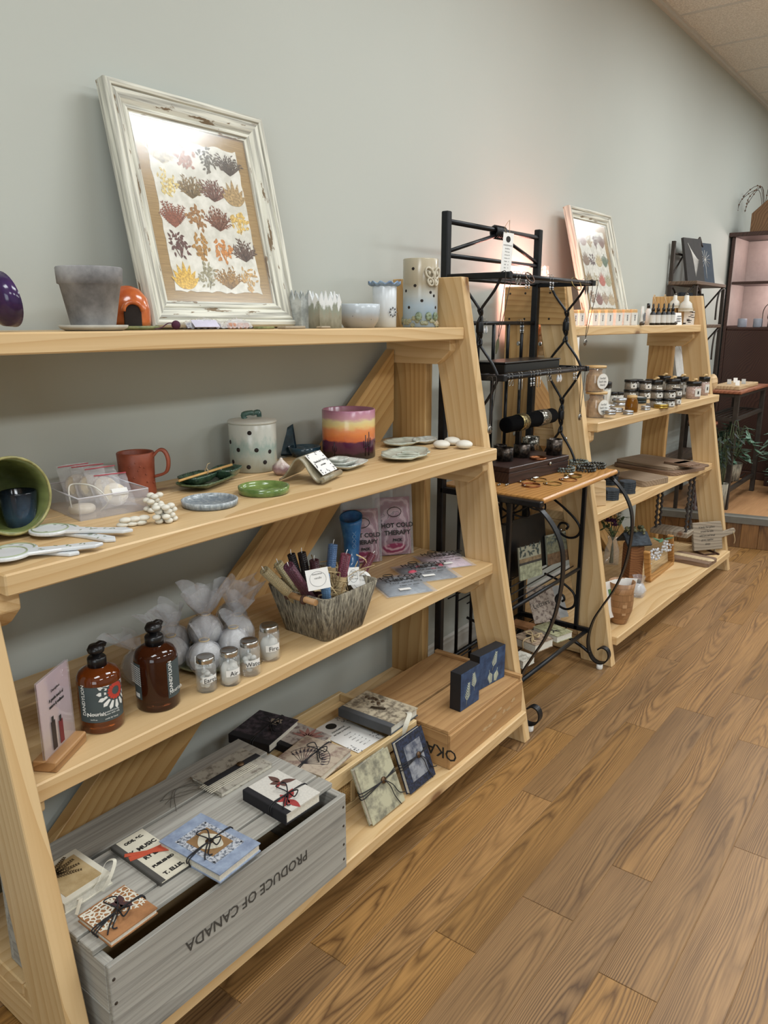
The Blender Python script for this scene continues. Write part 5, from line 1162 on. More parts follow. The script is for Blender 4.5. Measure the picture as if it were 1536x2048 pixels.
while x < tx1-.02-H_:
    cn.tube([(x, ty0+.005, cz0), (x+H_, ty0+.005, cz1_)], .0012, 4); cn.tube([(x+H_, ty0+.0065, cz0), (x, ty0+.0065, cz1_)], .0012, 4); x += st
props(cn.build('cane_weave', CANE, ty), kind='stuff')
ZT = zt+.0004
# books in the tray
DFL = lookprint('dark_floral', '4a4048', '1c181e', 50, .42, .62)
t_, lx, ly, th = journal('dark floral fabric journal tied with black cord at the tray back', [(520, 1418), (580, 1438), (545, 1500), (468, 1462)], ZT+.012, .026, DFL, BLKF); cords(t_, lx, ly, th, 'y', (.01, .02), 2, seed=5, button=False)
mb = MB()
for i in range(7): flat_leaf(mb, lx*.1, ly*.25, i*.9, .022, .016, th+.0004+.0003*(i % 2))
mb.build('fabric_flower', plain('taupe_fabric', '8f8274', .9), t_)
LILY = lookprint('lily_print', 'b5aca4', '6b5a58', 40, .36, .5)
t_, lx, ly, th = journal('journal with a lily print and black spine under the map journal', [(598, 1443), (652, 1470), (610, 1515), (545, 1476)], ZT+.0, .022, LILY, BLKF)
mb = MB()
for i in range(6): flat_leaf(mb, lx*.1, ly*.12, R(40+i*30), .05, .012, th+.0004)
mb.build('lily_print', plain('lily_rose', 'a4746c', .8), t_)
MAPM = lookprint('old_map', 'b9aa96', '8b7468', 35, .38, .55)
t_, lx, ly, th = journal('old map journal with fan motif and long black cords', [(612, 1462), (690, 1504), (645, 1556), (562, 1520)], ZT+.024, .018, MAPM); 
mb = MB()
for i in range(15):
    a = R(20+140*i/14); mb.tube([(0, -ly*.35, th+.0004), (lx*.42*math.cos(a), -ly*.35+ly*.62*math.sin(a), th+.0004)], .0007, 4); flat_leaf(mb, lx*.3*math.cos(a), -ly*.35+ly*.44*math.sin(a), a, .012, .006, th+.0005)
for q in (.3, .42): mb.tube([(lx*q*math.cos(R(20+140*i/20)), -ly*.35+ly*q*1.48*math.sin(R(20+140*i/20)), th+.0004) for i in range(21)], .0007, 4)
mb.build('fan_motif', plain('map_ink', '3b3338', .8), t_); cords(t_, lx, ly, th, 'y', (.0, .02), 2, seed=6, button=False)
# price list sheet
def sheet(quad, z, label):
    pts = [onz(*p, z) for p in quad]; c, lx, ly, an = rect_from(pts); t_ = thing('price_list', label, 'sheet', (c.x, c.y, z), an); MB().box((0, 0, .0006), (lx, ly, .0008)).build('paper', WHITEP, t_); return t_, lx, ly
t_, lx, ly = sheet([(675, 1431), (765, 1474), (714, 1510), (630, 1462)], ZT+.001, 'white price list sheet for handmade artisan journals in the tray')
RQ = RZ(R(-90)); q = lambda u, v: T(lx*u, ly*v, .0012) @ RZ(R(0))
# long side runs along x; text lines run along y
pm = plain('grey_print', '6f6f72', .8)
MB().prism([(lx*.40*0-lx*.36+.016*math.cos(a), .022*math.sin(a)*.8) for a in [2*math.pi*i/20 for i in range(20)]], .0011, .0014).build('oval_logo', INK, t_)
text('HANDMADE', ly*.085, INK, t_, T(-lx*.2, 0, .0012) @ RZ(R(90)), depth=.0001, bold=.0002); text('ARTISAN JOURNALS', ly*.075, INK, t_, T(-lx*.12, 0, .0012) @ RZ(R(90)), depth=.0001, bold=.0002, sx=.9); text('Price List', ly*.065, INK, t_, T(-lx*.0, 0, .0012) @ RZ(R(90)), depth=.0001)
for i in range(5): text(('small ........ 25', 'medium ....... 35', 'large ........ 45', 'fabric ....... 40', 'mini ......... 15')[i], ly*.05, INK, t_, T(lx*(.1+.075*i), 0, .0012) @ RZ(R(90)), depth=.0001)
mb = MB(); rng = random.Random(3)
for sx, sy in ((-1, 1), (1, -1), (1, 1)):
    for i in range(10): flat_leaf(mb, sx*lx*(.48-.022*i), sy*ly*(.36+.1*(i % 2)), rng.uniform(0, 6), .008, .003, .0011)
mb.build('leaf_border', pm, t_)
# vintage book on tray right
t_, lx, ly, th = journal('collage journal with grey spine and metal label plate on the tray rim', [(731, 1379), (827, 1414), (779, 1464), (692, 1411)], tz1+.0005, .026, lookprint('collage_print', 'b8ab92', '6d6252', 55, .38, .56), plain('grey_cloth', '4b4c4e', .85))
MB().box((0, -ly*.02, th+.0008), (.045, .014, .0012), RZ(R(20))).build('label_plate', SILVER, t_)
mb = MB(); rng = random.Random(6)
for i in range(10): mb.lathe([(0, 0), (.006, 0), (.005, .002), (0, .002)], 10, T(-lx*.2+rng.uniform(-.03, .04), ly*.2+rng.uniform(-.02, .02), th+.0004))
mb.build('button', plain('brown_button', '5c4a38', .4), t_)
MB().strap(spline([(lx*.45, ly*.2, th+.001), (lx*.54, ly*.1, th+.006), (lx*.58, -ly*.1, th-.01), (lx*.55, -ly*.2, -.02)], 6), .014, .0008).build('ribbon', plain('ivory_ribbon', 'd9d4c4', .6), t_)
# leaning journals
def leaner(label, bx0, bx1, by, h, cover, tilt, z=Z0, roll=0):
    wd = bx1-bx0; t_ = thing('journal', label, 'journal', ((bx0+bx1)/2, by, z), rot=(R(90)-tilt, 0, roll), group='handmade journals'); th = .016
    MB().box((0, h/2, th/2), (wd*.96, h*.96, th-.004)).build('pages', PAGES, t_)
    MB().box((0, h/2, .0012), (wd, h, .0024)).build('back_cover', cover, t_); MB().box((0, h/2, th-.0012), (wd, h, .0024)).build('front_cover', cover, t_)
    return t_, wd, h, th
t_, wd, h, th = leaner('cream engraved landscape journal leaning on the cane box', 1.352, 1.492, 1.085, .152, lookprint('landscape_print', 'aea98e', '737060', 30, .38, .58), R(24))
def vcords(t_, wd, h, th, seed, drop=.05):
    mb = MB(); rng = random.Random(seed)
    for i in range(3): mb.tube(spline([(-wd/2-.001, h*(.5+.05*i), .0), (-wd/2-.001, h*(.48+.05*i), th+.001), (wd*.1, h*.55, th+.004), (wd/2+.001, h*(.55+.03*i), th)], 5), .0014, 6)
    for i in range(2): mb.tube(spline([(wd*.1, h*.55, th+.005), (wd*.2+.01*i, h*.4, th+.006), (wd*.25+.02*i, h*.2, th+.004), (wd*.35+.03*i, -.0+.02*i, th+.003)], 5), .0013, 6)
    mb.build('cord_tie', BLACKC, t_); MB().lathe([(0, 0), (.009, 0), (.009, .003), (0, .004)], 14).build('button', MATS['bronze_button'], t_, (wd*.1, h*.55, th+.002))
vcords(t_, wd, h, th, 1)
t_, wd, h, th = leaner('navy journal with patina window panel leaning on the cane box', 1.522, 1.645, 1.088, .148, lookprint('navy_emboss', '26304a', '10141f', 120, .4, .6, .6), R(21))
MB().box((0, h/2, th+.0006), (wd*.62, h*.68, .0012)).build('patina_panel', lookprint('patina_print', '8b8d92', '4a4e5c', 35, .4, .6), t_); vcords(t_, wd, h, th, 2)
# ------------------------------------------------------------------ apple crate
c2 = thing('wooden_crate', 'warm brown wooden fruit crate turned upside down at the right end', 'crate', (0, 0, 0))
ax0, ax1, ay0, ay1, az = 1.694, 2.138, 1.056, 1.40, .243
plank('front_board', CRATEW, c2, ((ax0+ax1)/2, ay0+.006, (Z0+az-.012)/2+.0), (ax1-ax0, .011, az-.012-Z0), bv=.0015); plank('back_board', CRATEW, c2, ((ax0+ax1)/2, ay1-.006, (Z0+az-.012)/2), (ax1-ax0, .011, az-.012-Z0), bv=.0015)
for x in (ax0+.009, ax1-.009): plank('end_board', CRATEW, c2, (x, (ay0+ay1)/2, (Z0+az-.0125)/2), (.017, ay1-ay0-.024, az-.0125-Z0), axis='y', bv=.0015); plank('end_strip', CRATEW, c2, (x, (ay0+ay1)/2, az+.0055), (.016, ay1-ay0-.004, .011), axis='y', bv=.001) if x > 1.9 else None
for y0, y1 in ((ay0+.008, ay0+.165), (ay0+.174, ay1)): plank('lid_slat', CRATEW, c2, ((ax0+ax1)/2, (y0+y1)/2, az-.006), (ax1-ax0, y1-y0, .011), bv=.0015)
text('OKANAGAN', .05, INK, c2, T(ax0-.0004, (ay0+ay1)/2-.05, Z0+.05) @ RZ(R(-90)) @ RX(R(90)) @ RZ(R(180)), bold=.0004)
mb = MB(); rng = random.Random(12)
for i in range(7): mb.prism([(rng.uniform(.002, .012)*math.cos(a)*2.2, rng.uniform(.003, .008)*math.sin(a)) for a in [2*math.pi*k/9 for k in range(9)]], 0, .0003, T(ax0+.2+.03*i, ay0-.0001, Z0+.06+rng.uniform(-.02, .03)) @ RX(R(90)))
mb.build('paint_scrape', plain('scraped_wood', 'b99a70', .9), c2)
# cyanotype blocks on the crate
CYA = two('cyanotype_blue', '1f2f4c', '3c5478', 30, .35, .7, .7); CYP = plain('cyanotype_white', 'b9bda8', .8, var=.1)
def cyan(px0, px1, pby, h, label, rz, seed, kinds):
    a = onz(px0, pby[0], az+.0003); b = onz(px1, pby[1], az+.0003); d = b-a; wd = d.length; an = math.atan2(d.y, d.x)
    t_ = thing('cyanotype_block', label, 'art block', ((a+b)/2).to_tuple(), an, 'cyanotype blocks'); dp = .038
    MB().box((0, dp/2, h/2), (wd, dp, h)).build('block', plain('black_block', '16181d', .6), t_)
    M_ = T(0, -.0004, 0) @ RX(R(90)); MB().box((0, h/2, 0), (wd*.99, h*.99, .0016), M_).build('print', CYA, t_)
    mb = MB(); rng = random.Random(seed)
    for (x0, y0, a0, L_) in kinds:
        mb.tube([M_ @ Vector((x0*wd, y0*h, .001)), M_ @ Vector((x0*wd+L_*h*math.cos(a0), y0*h+L_*h*math.sin(a0), .001))], .0006, 4)
        for q in range(2, 9):
            for sg in (-1, 1): flat_leaf(mb, x0*wd+L_*h*math.cos(a0)*q/9, y0*h+L_*h*math.sin(a0)*q/9, a0+sg*.7, h*.2*(1.15-q/11), h*.026, .0011, M_)
    mb.build('leaf_image', CYP, t_); return t_
cyan(920, 957, (1424, 1399), .122, 'nearer navy cyanotype block with a white leaf', R(0), 1, [(-.2, .08, R(80), .6), (.22, .35, R(95), .5)])
cyan(957, 1008, (1381, 1353), .116, 'farther navy cyanotype block with two leafy sprigs', R(0), 2, [(.0, .4, R(72), .55), (-.12, .46, R(-78), .42), (.2, .42, R(-105), .38)])
# ------------------------------------------------------------------ things on the iron rack
def hang_tag(px, py, yd, wd, h, label, lines, rot):
    P = ony(px, py, yd); t_ = thing('price_tag', label, 'tag', P, rot=rot); MB().box((0, 0, 0), (wd, h, .0008)).build('card', WHITEP, t_)
    for i, (s_, sz) in enumerate(lines): text(s_, h*sz, INK, t_, T(0, h*(.2-.075*i), .0006), depth=.0001)
    return t_
t_ = hang_tag(1014, 508, RB-.035, .05, .145, 'white jewellery price list card hanging from the rack top rail', [('HANDMADE', .05), ('jewellery', .045), ('Price List', .04), ('earrings  20', .035), ('necklace  30', .035), ('bangles   15', .035), ('cuffs     45', .035), ('rings     10', .035)], (R(90), R(4), R(-18)))
MB().prism([(.011*math.cos(a), .05+.011*math.sin(a)) for a in [2*math.pi*i/18 for i in range(18)]], .0005, .0008).build('round_logo', INK, t_)
MB().tube(spline([(-.01, .07, 0), (-.03, .085, .01), (-.02, .11, .02), (.0, .1, .0), (.005, .07, 0)], 5), .0009, 5).build('wire_loop', MATS['jute'], t_)
CRY = NT('crystal'); CRY = CRY.done((.85, .88, .92), .05, .0, Transmission_Weight=.5, IOR=1.6)
COPPER = plain('copper', '9a6240', .3, 1, var=.1); GOLDW = plain('antique_gold', '8a7440', .35, 1, var=.2); LEATH = plain('brown_leather', '3a2a22', .8)
def earring(P, kind, label, n):
    t_ = thing('earring_pair', label, 'earrings', P, 0, 'earrings hanging on the rack')
    for dx in (0, .021):
        MB().tube([(dx, .008*math.cos(a), -.001+.008*math.sin(a)) for a in [R(200)-R(290)*i/9 for i in range(10)]], .0007, 5).build('hook', SILVER, t_)
        L = .012
        MB().tube([(dx, -.0075, -.004), (dx, -.0075, -.004-L)], .0006, 4).build('link', SILVER, t_)
        M_ = T(dx, -.0075, -.004-L)
        if kind == 0: MB().lathe([(0, 0), (.003, -.004), (.0065, -.016), (.005, -.024), (0, -.03)], 8, M_, smooth=False).build('crystal_drop', CRY, t_)
        elif kind == 1: MB().tube([M_ @ Vector((.0065*math.cos(a), 0, -.009+.0095*math.sin(a))) for a in [2*math.pi*i/14 for i in range(14)]], .0014, 5, True).build('hoop', SILVER, t_)
        elif kind == 2: MB().prism(leaf_poly(.036, .014), -.0005, .0005, M_ @ RY(R(90)) @ RX(R(90))).build('leather_leaf', LEATH, t_)
        elif kind == 3: MB().lathe([(.0012, 0), (.0012, -.03), (.0022, -.034), (0, -.036)], 6, M_).build('bar_drop', SILVER, t_)
        else:
            for q in range(4): MB().sphere((dx, -.0075, -.004-L-.004-.0075*q), .0035, 8, 6).build('bead', (CRY, SILVER)[q % 2], t_)
    return t_
def rail_pt(px, y, z): d = ray(px, 700); return Vector((d.x/d.y*y, y, z))
tz, mz = 1.53+.0075, 1.213+.0075
for i, (px, kd, lab) in enumerate(((1024, 1, 'silver hoop earrings on the rack upper rail near the price card'), (1042, 4, 'beaded earrings on the rack upper rail centre'), (1090, 4, 'pearl and bead earrings on the upper rail near the right post'), (1160, 2, 'dark leather leaf earrings at the right end of the upper rail'))): earring(rail_pt(px, 1.21, tz), kd, lab, i)
for i, (px, kd, lab) in enumerate(((962, 0, 'crystal drop earrings at the left of the rack middle rail'), (1036, 4, 'silver bead earrings at the right of the rack middle rail'))): earring(rail_pt(px, RB, 1.384+.0075), kd, lab, i)
for i, (px, kd, lab) in enumerate(((1017, 1, 'hoop earrings at the left of the lower rail'), (1037, 3, 'thin bar earrings second on the lower rail'), (1061, 4, 'bead drop earrings third on the lower rail'), (1074, 3, 'long bar earrings fourth on the lower rail'), (1095, 1, 'round hoop earrings fifth on the lower rail'), (1115, 0, 'clear crystal earrings sixth on the lower rail'), (1147, 4, 'small bead earrings at the right end of the lower rail'))): earring(rail_pt(px, 1.215, mz), kd, lab, i)
def necklace(px0, px1, y, z, ppx, ppy, label, kind=0):
    a = rail_pt(px0, y, z); b = rail_pt(px1, y, z); p = ony(ppx, ppy, y-.012); t_ = thing('necklace', label, 'necklace', (0, 0, 0), 0, 'pendant necklaces on the rack')
    pts = [a+Vector((0, .009, -.004)), a+Vector((0, 0, .002)), a+Vector((0, -.011, -.006)), a.lerp(p, .5)+Vector((-.003, -.006, 0)), p, b.lerp(p, .5)+Vector((.003, -.006, 0)), b+Vector((0, -.011, -.006)), b+Vector((0, 0, .002)), b+Vector((0, .009, -.004))]
    MB().tube(spline(pts, 5), .0012, 5).build('cord', plain('waxed_cord', '2e241d', .7), t_)
    M_ = T(*p) @ RX(R(90))
    if kind == 0: MB().lathe([(0, -.002), (.012, -.002), (.0135, 0), (.012, .002), (0, .003)], 20, M_ @ T(0, -.016, 0)).build('pendant', SILVER, t_); MB().tube([M_ @ Vector((.0085*math.cos(a_), -.016+.0085*math.sin(a_), .003)) for a_ in [2*math.pi*i/16 for i in range(14)]], .0009, 5).build('spiral', BROWNM, t_)
    else: MB().prism(leaf_poly(.05, .018), -.001, .001, M_ @ T(0, 0, 0) @ RZ(R(-105))).build('feather_pendant', plain('horn_green', '4a4a30', .4), t_)
    MB().tube([p+Vector((.003*math.cos(a_), 0, .003*math.sin(a_))) for a_ in [2*math.pi*i/8 for i in range(8)]], .0008, 5, True).build('bail', SILVER, t_)
necklace(1000, 1012, 1.21, tz, 997, 676, 'long cord necklace with feather pendant left of the rack', 1)
necklace(1172, 1182, 1.21, tz, 1171, 676, 'cord necklace with round spiral pendant at the upper right corner')
necklace(1158, 1167, 1.215, mz, 1160, 826, 'cord necklace with round dark pendant at the lower right corner')
necklace(981, 989, 1.215, mz, 980, 850, 'cord necklace with oval pendant at the lower left beside the leg')
o = MB().tube([(.035*math.cos(a), .012*math.sin(a), .022*math.sin(a)) for a in [2*math.pi*i/24 for i in range(24)]], .0016, 6, True).build('wire_bracelet', GOLDW, None, rail_pt(1140, 1.21, tz)+Vector((0, -.01, -.016)))
one(o, 'thin brass wire bracelet hanging on the upper rail', 'bracelet')
o = MB().tube([(.024*math.cos(a), .01*math.sin(a), .016*math.sin(a)) for a in [2*math.pi*i/20 for i in range(20)]], .0022, 6, True).build('bead_bracelet', plain('wood_bead', '5a3d28', .5), None, rail_pt(1048, 1.21, tz)+Vector((0, -.01, -.010)))
one(o, 'small brown beaded ring bracelet on the upper rail', 'bracelet')
# black tray on the middle shelf
bxp = rail_pt(1045, 1.33, 1.2202)
t_ = thing('display_box', 'flat black display box lying on the rack middle shelf', 'box', (2.52, 1.33, 1.2202)); bev(MB().box((0, 0, .016), (.42, .14, .032)).build('box_body', BLACKP, t_), .003)
bev(MB().box((0, 0, .0345), (.425, .145, .005)).build('box_lid', BLACKP, t_), .002)
# velvet bracelet roll with cuffs
VEL = plain('black_velvet', '060607', 1.0); VEL.node_tree.nodes['Principled BSDF'].inputs['Specular IOR Level'].default_value = .1
vx0, vx1, vy, vz = 2.40, 2.775, 1.30, 1.035; ZB_ = TZ+.0588
t_ = thing('bracelet_roll', 'black velvet bracelet roll on a stand above the dark box', 'jewellery display', ((vx0+vx1)/2, vy, ZB_), 0)
Lr = vx1-vx0; MX_ = RY(R(90)); hz_ = vz-ZB_; MB().lathe([(0, -Lr/2), (.025, -Lr/2), (.028, -Lr/2+.005), (.028, Lr/2-.005), (.025, Lr/2), (0, Lr/2)], 32, T(0, 0, hz_) @ MX_).build('roll', VEL, t_)
sq('stand_post', (0, .045, 0), (0, .045, hz_), .018, .018, t_, BLACKP); sq('stand_arm', (0, .05, hz_), (0, .0, hz_), .016, .016, t_, BLACKP); MB().box((0, .045, .003), (.07, .035, .006)).build('stand_base', BLACKP, t_)
def cuff(P, r, h, M_, label, mat, name='cuff_bracelet', gap=R(50)):
    t_ = thing(name, label, 'bracelet', P, 0, 'metal cuff bracelets'); n = 26; mb = MB(); rr = (r, r-.0018)
    an = [R(90)+gap/2+(2*math.pi-gap)*i/n for i in range(n+1)]; vs = [(q*math.cos(a), q*math.sin(a), z) for a in an for q in rr for z in (-h/2, h/2)]
    fs = []
    for i in range(n): b = i*4; fs += [(b, b+4, b+5, b+1), (b+2, b+3, b+7, b+6), (b+1, b+5, b+7, b+3), (b, b+2, b+6, b+4)]
    fs += [(0, 1, 3, 2), (n*4, n*4+2, n*4+3, n*4+1)]; mb.add(vs, fs, True, M_).build('band', mat, t_); return t_
ETCH = two('etched_silver', '3a3833', 'b5b2a8', 160, .42, .58, .3, metal=.9); ETCHG = two('etched_brass', '4a4030', 'b0a070', 120, .42, .58, .35, metal=.9); DARKCF = two('blackened_cuff', '241f1c', '5a5048', 60, .4, .65, .35, metal=.8)
cuff((vx0+.11, vy, vz), .031, .05, MX_, 'brass and silver cuff on the left of the velvet roll', ETCHG); cuff((vx0+.275, vy, vz), .031, .065, MX_, 'engraved silver cuff on the right of the velvet roll', ETCH)
# dark wooden box
a_, b_ = onz(1018, 969, TZ), onz(1136, 940, TZ); d_ = b_-a_; an = math.atan2(d_.y, d_.x)
DBX = wood('box_rosewood', '3d2822', '1f1412', ring=22, along=.05, rough=.4, knots=False, rv=.05); bl_ = d_.length; dpb = .165; hb = .058
t_ = thing('jewellery_box', 'dark rosewood box with clasp carrying metal cuffs on the rack table', 'box', a_+Vector((-math.sin(an), math.cos(an), 0))*dpb/2+d_/2, an)
bev(MB().box((0, 0, .02), (bl_, dpb, .04)).build('box_body', DBX, t_), .002); bev(MB().box((0, 0, .0495), (bl_+.002, dpb+.002, .018)).build('box_lid', DBX, t_), .002)
MB().lathe([(0, 0), (.006, 0), (.007, .004), (0, .006)], 12, T(.06, -dpb/2-.001, .042) @ RX(R(90))).build('clasp', SILVER, t_)
zb_ = TZ+.0588
for px, py, r, h, lab, m_ in ((1108, 909, .03, .06, 'tall dark cylinder cuff at the right of the box', DARKCF), (1043, 914, .031, .05, 'shiny dark cuff in the middle of the box', DARKCF), (1061, 898, .034, .05, 'clear and silver cuff behind the middle one', ETCH), (1009, 921, .031, .048, 'bronze cuff at the near left of the box', DARKCF), (1034, 912, .024, .03, 'low dark cuff between the bronze and shiny cuffs', DARKCF), (1000, 908, .026, .036, 'dark cuff at the back left of the box', DARKCF)):
    P = onz(px, py, zb_); cuff((P.x, P.y, zb_+h/2), r, h, I4, lab, m_, gap=R(40))
P = onz(1076, 918, zb_); one(MB().lathe([(.03, 0), (.032, .004), (.031, .008), (.029, .004)], 24, caps=False).build('bangle', COPPER, None, (P.x, P.y, zb_)), 'wide copper bangle lying on the dark box', 'bracelet')
# stone bracelets
STB = two('stone_beads', '2a2f2c', '8b948a', 90, .4, .62, .35); STB2 = two('black_stone_beads', '171817', '77786c', 90, .48, .66, .3)
for px, py, m_, lab in ((1157, 930, STB, 'grey green stone bead bracelet at the back of the table'), (1130, 943, STB, 'green stone bead bracelet nearest the dark box'), (1172, 942, STB2, 'black and white stone bracelet at the table front'), (1192, 936, STB2, 'black stone bracelet at the right of the table')):
    P = onz(px, py, TZ); t_ = thing('stone_bracelet', lab, 'bracelet', (P.x, P.y, TZ), 0, 'stone bead bracelets'); mb = MB(); rng = random.Random(px)
    for l_ in range(2):
        for i in range(18): q = 2*math.pi*i/18+.17*l_; mb.sphere((.033*math.cos(q), .033*math.sin(q), .0055+.0095*l_), .0058, 7, 5, sq=(1, 1, rng.uniform(.8, 1)))
    mb.build('stone_beads', m_, t_)
# copper bangles with tags
for i, (px, py, lab) in enumerate(((1062, 972, 'copper bangle pair at the front left of the table'), (1105, 968, 'twisted brass bangle in the middle of the table'), (1136, 960, 'brass bangle left of the stone bracelets'), (1146, 953, 'brass bangle with a white tag beside the stone bracelets'), (1053, 964, 'bangle with silver beads next to the dark box'), (1075, 960, 'thin bangle with white tags behind the copper pair'))):
    P = onz(px, py, TZ); t_ = thing('bangle', lab, 'bracelet', (P.x, P.y, TZ), 0, 'wire bangles on the table')
    for l_ in range(2 if i in (0, 3) else 1): MB().tube([(.031*math.cos(q), .031*math.sin(q), .0018+.0035*l_) for q in [2*math.pi*k/30 for k in range(30)]], .0016, 6, True).build('ring_wire', (COPPER, GOLDW)[i % 2], t_)
    if i in (2, 3, 5): MB().box((.01, .012, .005), (.026, .010, .0006), RX(R(8))).build('paper_tag', WHITEP, t_)
    MB().sphere((-.028, .01, .005), .004, 8, 6).build('bead', SILVER, t_)
for px, lab in ((996, 'tiny pair of dark stud earrings by the box corner'), (1012, 'tiny pair of silver stud earrings by the box corner')):
    P = onz(px, 972, TZ); t_ = thing('stud_earrings', lab, 'earrings', (P.x, P.y, TZ))
    for dx in (0, .012): MB().sphere((dx, 0, .004), .004, 8, 6).build('stud', SILVER, t_)
# cards and journals on the lower rack shelves
def artcard(px0, px1, pyt, pyb, yd, label, base, inkc, rz, bands):
    a = ony((px0+px1)/2, pyb, yd); b = ony((px0+px1)/2, pyt, yd); k_ = mpp(a); wd = (px1-px0)*k_/math.cos(R(37)); h = b.z-a.z; a.z = max(a.z, .4205)
    t_ = thing('art_card', label, 'print', a, rot=(R(-8), 0, rz), group='mounted art cards'); MB().box((0, .004, h/2), (wd, .006, h)).build('card', plain('card_'+base, base, .8), t_)
    for i, (z0, z1, c) in enumerate(bands): MB().box((0, .0006, h*(z0+z1)/2), (wd*.99, .001, h*(z1-z0))).build('printed_band', two('band_'+c+str(i), c, '%02x%02x%02x' % tuple(min(255, int(int(c[j:j+2], 16)*1.35+10)) for j in (0, 2, 4)), 60, .35, .65, .8), t_)
    mb = MB(); rng = random.Random(px0)
    for i in range(24): flat_leaf(mb, rng.uniform(-.42, .42)*wd, h*rng.uniform(.72, .97), rng.uniform(0, 6), .018, .007, .0008, RX(R(90)))
    mb.build('tree_print', plain('print_'+inkc, inkc, .8), t_); return t_
artcard(1037, 1090, 1094, 1156, 1.27, 'pale art card with tree and meadow at the left of the rack shelf', '9c9a86', '46504c', R(-14), [(.0, .45, '7b7d66'), (.45, .52, '2c2a26'), (.52, .64, '6a5a42')])
artcard(1090, 1143, 1082, 1138, 1.27, 'art card with dark trunk and pale leaves at the right of the rack shelf', '9da090', '5c645e', R(-14), [(.0, .38, '5a4632'), (.38, .95, '5f604e')])
bd = thing('display_board', 'black board standing behind the art cards on the rack', 'board', (2.62, 1.325, .4205), rot=(R(-8), 0, R(-8))); MB().box((0, 0, .11), (.36, .008, .22)).build('board_panel', BLACKP, bd)
t_ = thing('greeting_card', 'dark blue card standing on edge at the left of the rack shelf', 'card', (2.3, 1.30, .4205), rot=(0, 0, R(60))); MB().box((0, 0, .08), (.1, .003, .16)).build('card_front', plain('night_card', '1d2228', .6), t_); MB().box((0, -.003, .08), (.1, .002, .158)).build('card_insert', WHITEP, t_)
P = onz(1095, 1240, .165); t_ = thing('scrapbook_page', 'floral printed letter page leaning on the rack bottom shelf', 'paper', P, rot=(R(58), 0, R(-30))); MB().box((0, .07, 0), (.13, .155, .002)).build('page', lookprint('floral_script', 'b3a598', '6f5f58', 55, .38, .52), t_); MB().box((.05, .07, -.004), (.12, .14, .001)).build('plain_page', plain('grey_page', 'a9aaa9', .9), t_)
text('Letters', .03, INK, t_, T(-.01, .07, .0014) @ RZ(R(10)), depth=.0001)
def rbook(quad, z, th, label, base, inkc):
    t_, lx, ly, th = journal(label, quad, z, th, lookprint('cover_'+base, base, inkc, 50, .36, .52)); return t_, lx, ly, th
ZR = .1585
t_, lx, ly, th = rbook([(1098, 1243), (1143, 1262), (1116, 1274), (1066, 1253)], ZR, .028, 'yellow green dragonfly journal on the rack bottom shelf', 'a3a07e', '74724f')
mb = MB(); [flat_leaf(mb, lx*.1, -ly*.1, R(a), .03, .006, th+.0004) for a in (20, 60, 200, 240, 310)]; mb.build('dragonfly_print', INK, t_)
t_, lx, ly, th = rbook([(1060, 1256), (1098, 1276), (1072, 1294), (1032, 1272)], ZR, .034, 'brown patterned journal with mushroom print on the rack bottom shelf', 'a18c74', '5c4638')
mb = MB(); disc(mb, -lx*.1, 0, .018, th+.0004); mb.build('mushroom_print', INK, t_); cords(t_, lx, ly, th, 'y', (0, 0), 1, MATS['jute'], True, 4, False, .003)
t_, lx, ly, th = rbook([(1040, 1300), (1064, 1310), (1048, 1326), (1022, 1312)], ZR, .03, 'white journal stack end at the left of the rack bottom shelf', 'c4bfb2', '8e887a')
for q_ in (None,):
    o = MB().box((0, 0, .006), (.06, .09, .012)).build('cork_label', TANC, None, (2.72, 1.36, ZR))
    one(o, 'brown leather swatch lying behind the journals on the rack', 'leather')
# ------------------------------------------------------------------ far unit: top shelf
def unit2(x, y, z): return U2M @ Vector((x, y, z))
picture('smaller chipped white frame of pressed leaves on the far unit', 3.405, 3.865, Z3, 1.455, 1.592, .535, .055, 4, 4, [3, 1, 4, 2, 3, 4, 3, 2, 3, 1, 3, 3, 4, 3, 2, 3], ['7b6458', '8c7a58', '5a4440', '6a5048', '6d5c4e', '4e4044', '9c9070', '4f6252', '7a6a50', '9a9078', '9a5a50', '8d8a72', '7c6450', '6c4c48', '8d7a68', '96856a'], 8, U2R)
LABW = plain('label_white', 'd5d3cc', .7); WARM = two('golden_soap', 'b58a54', 'd9b884', 30, .35, .65, .6)
for i, (px, w_, top) in enumerate(((1150, 13, 0), (1163, 13, 0), (1190, 14, 1), (1204, 13, 1), (1219, 16, 1), (1237, 17, 1), (1253, 15, 1), (1268, 15, 1))):
    P = ony(px, 655, 1.345-.0015*i); k_ = mpp(P); wd = w_*k_*1.15; P.z = Z3
    t_ = thing('soap_bar', ('first', 'second', 'third', 'fourth', 'fifth', 'sixth', 'seventh', 'eighth')[i]+' paper banded soap bar from the rack on the far top shelf', 'soap', P, U2R+R(-18), 'paper banded soap bars')
    h = 31*k_; bev(MB().box((0, .014, h/2), (wd*.95, .026, h)).build('soap_block', WARM, t_), .004, 2); MB().box((0, .014, h*.40), (wd, .0275, h*.78)).build('paper_band', LABW, t_)
    for q in range(3): MB().box((wd*.05, -.0003, h*(.6-.13*q)), (wd*.16, .0006, h*.1)).build('print_mark', MATS['grey_print'], t_)
def u2box(px, py, yd, wpx, hpx, dp, name, label, cat, mat, rz=0):
    P = ony(px, py, yd); P.z = Z3; k_ = mpp(P); t_ = thing(name, label, cat, P, U2R+rz); return t_, wpx*k_, hpx*k_
t_, wd, h = u2box(1283, 652, 1.32, 14, 40, .02, 'lotion_tube', 'white lotion tube standing by the soap bars', 'tube', LABW)
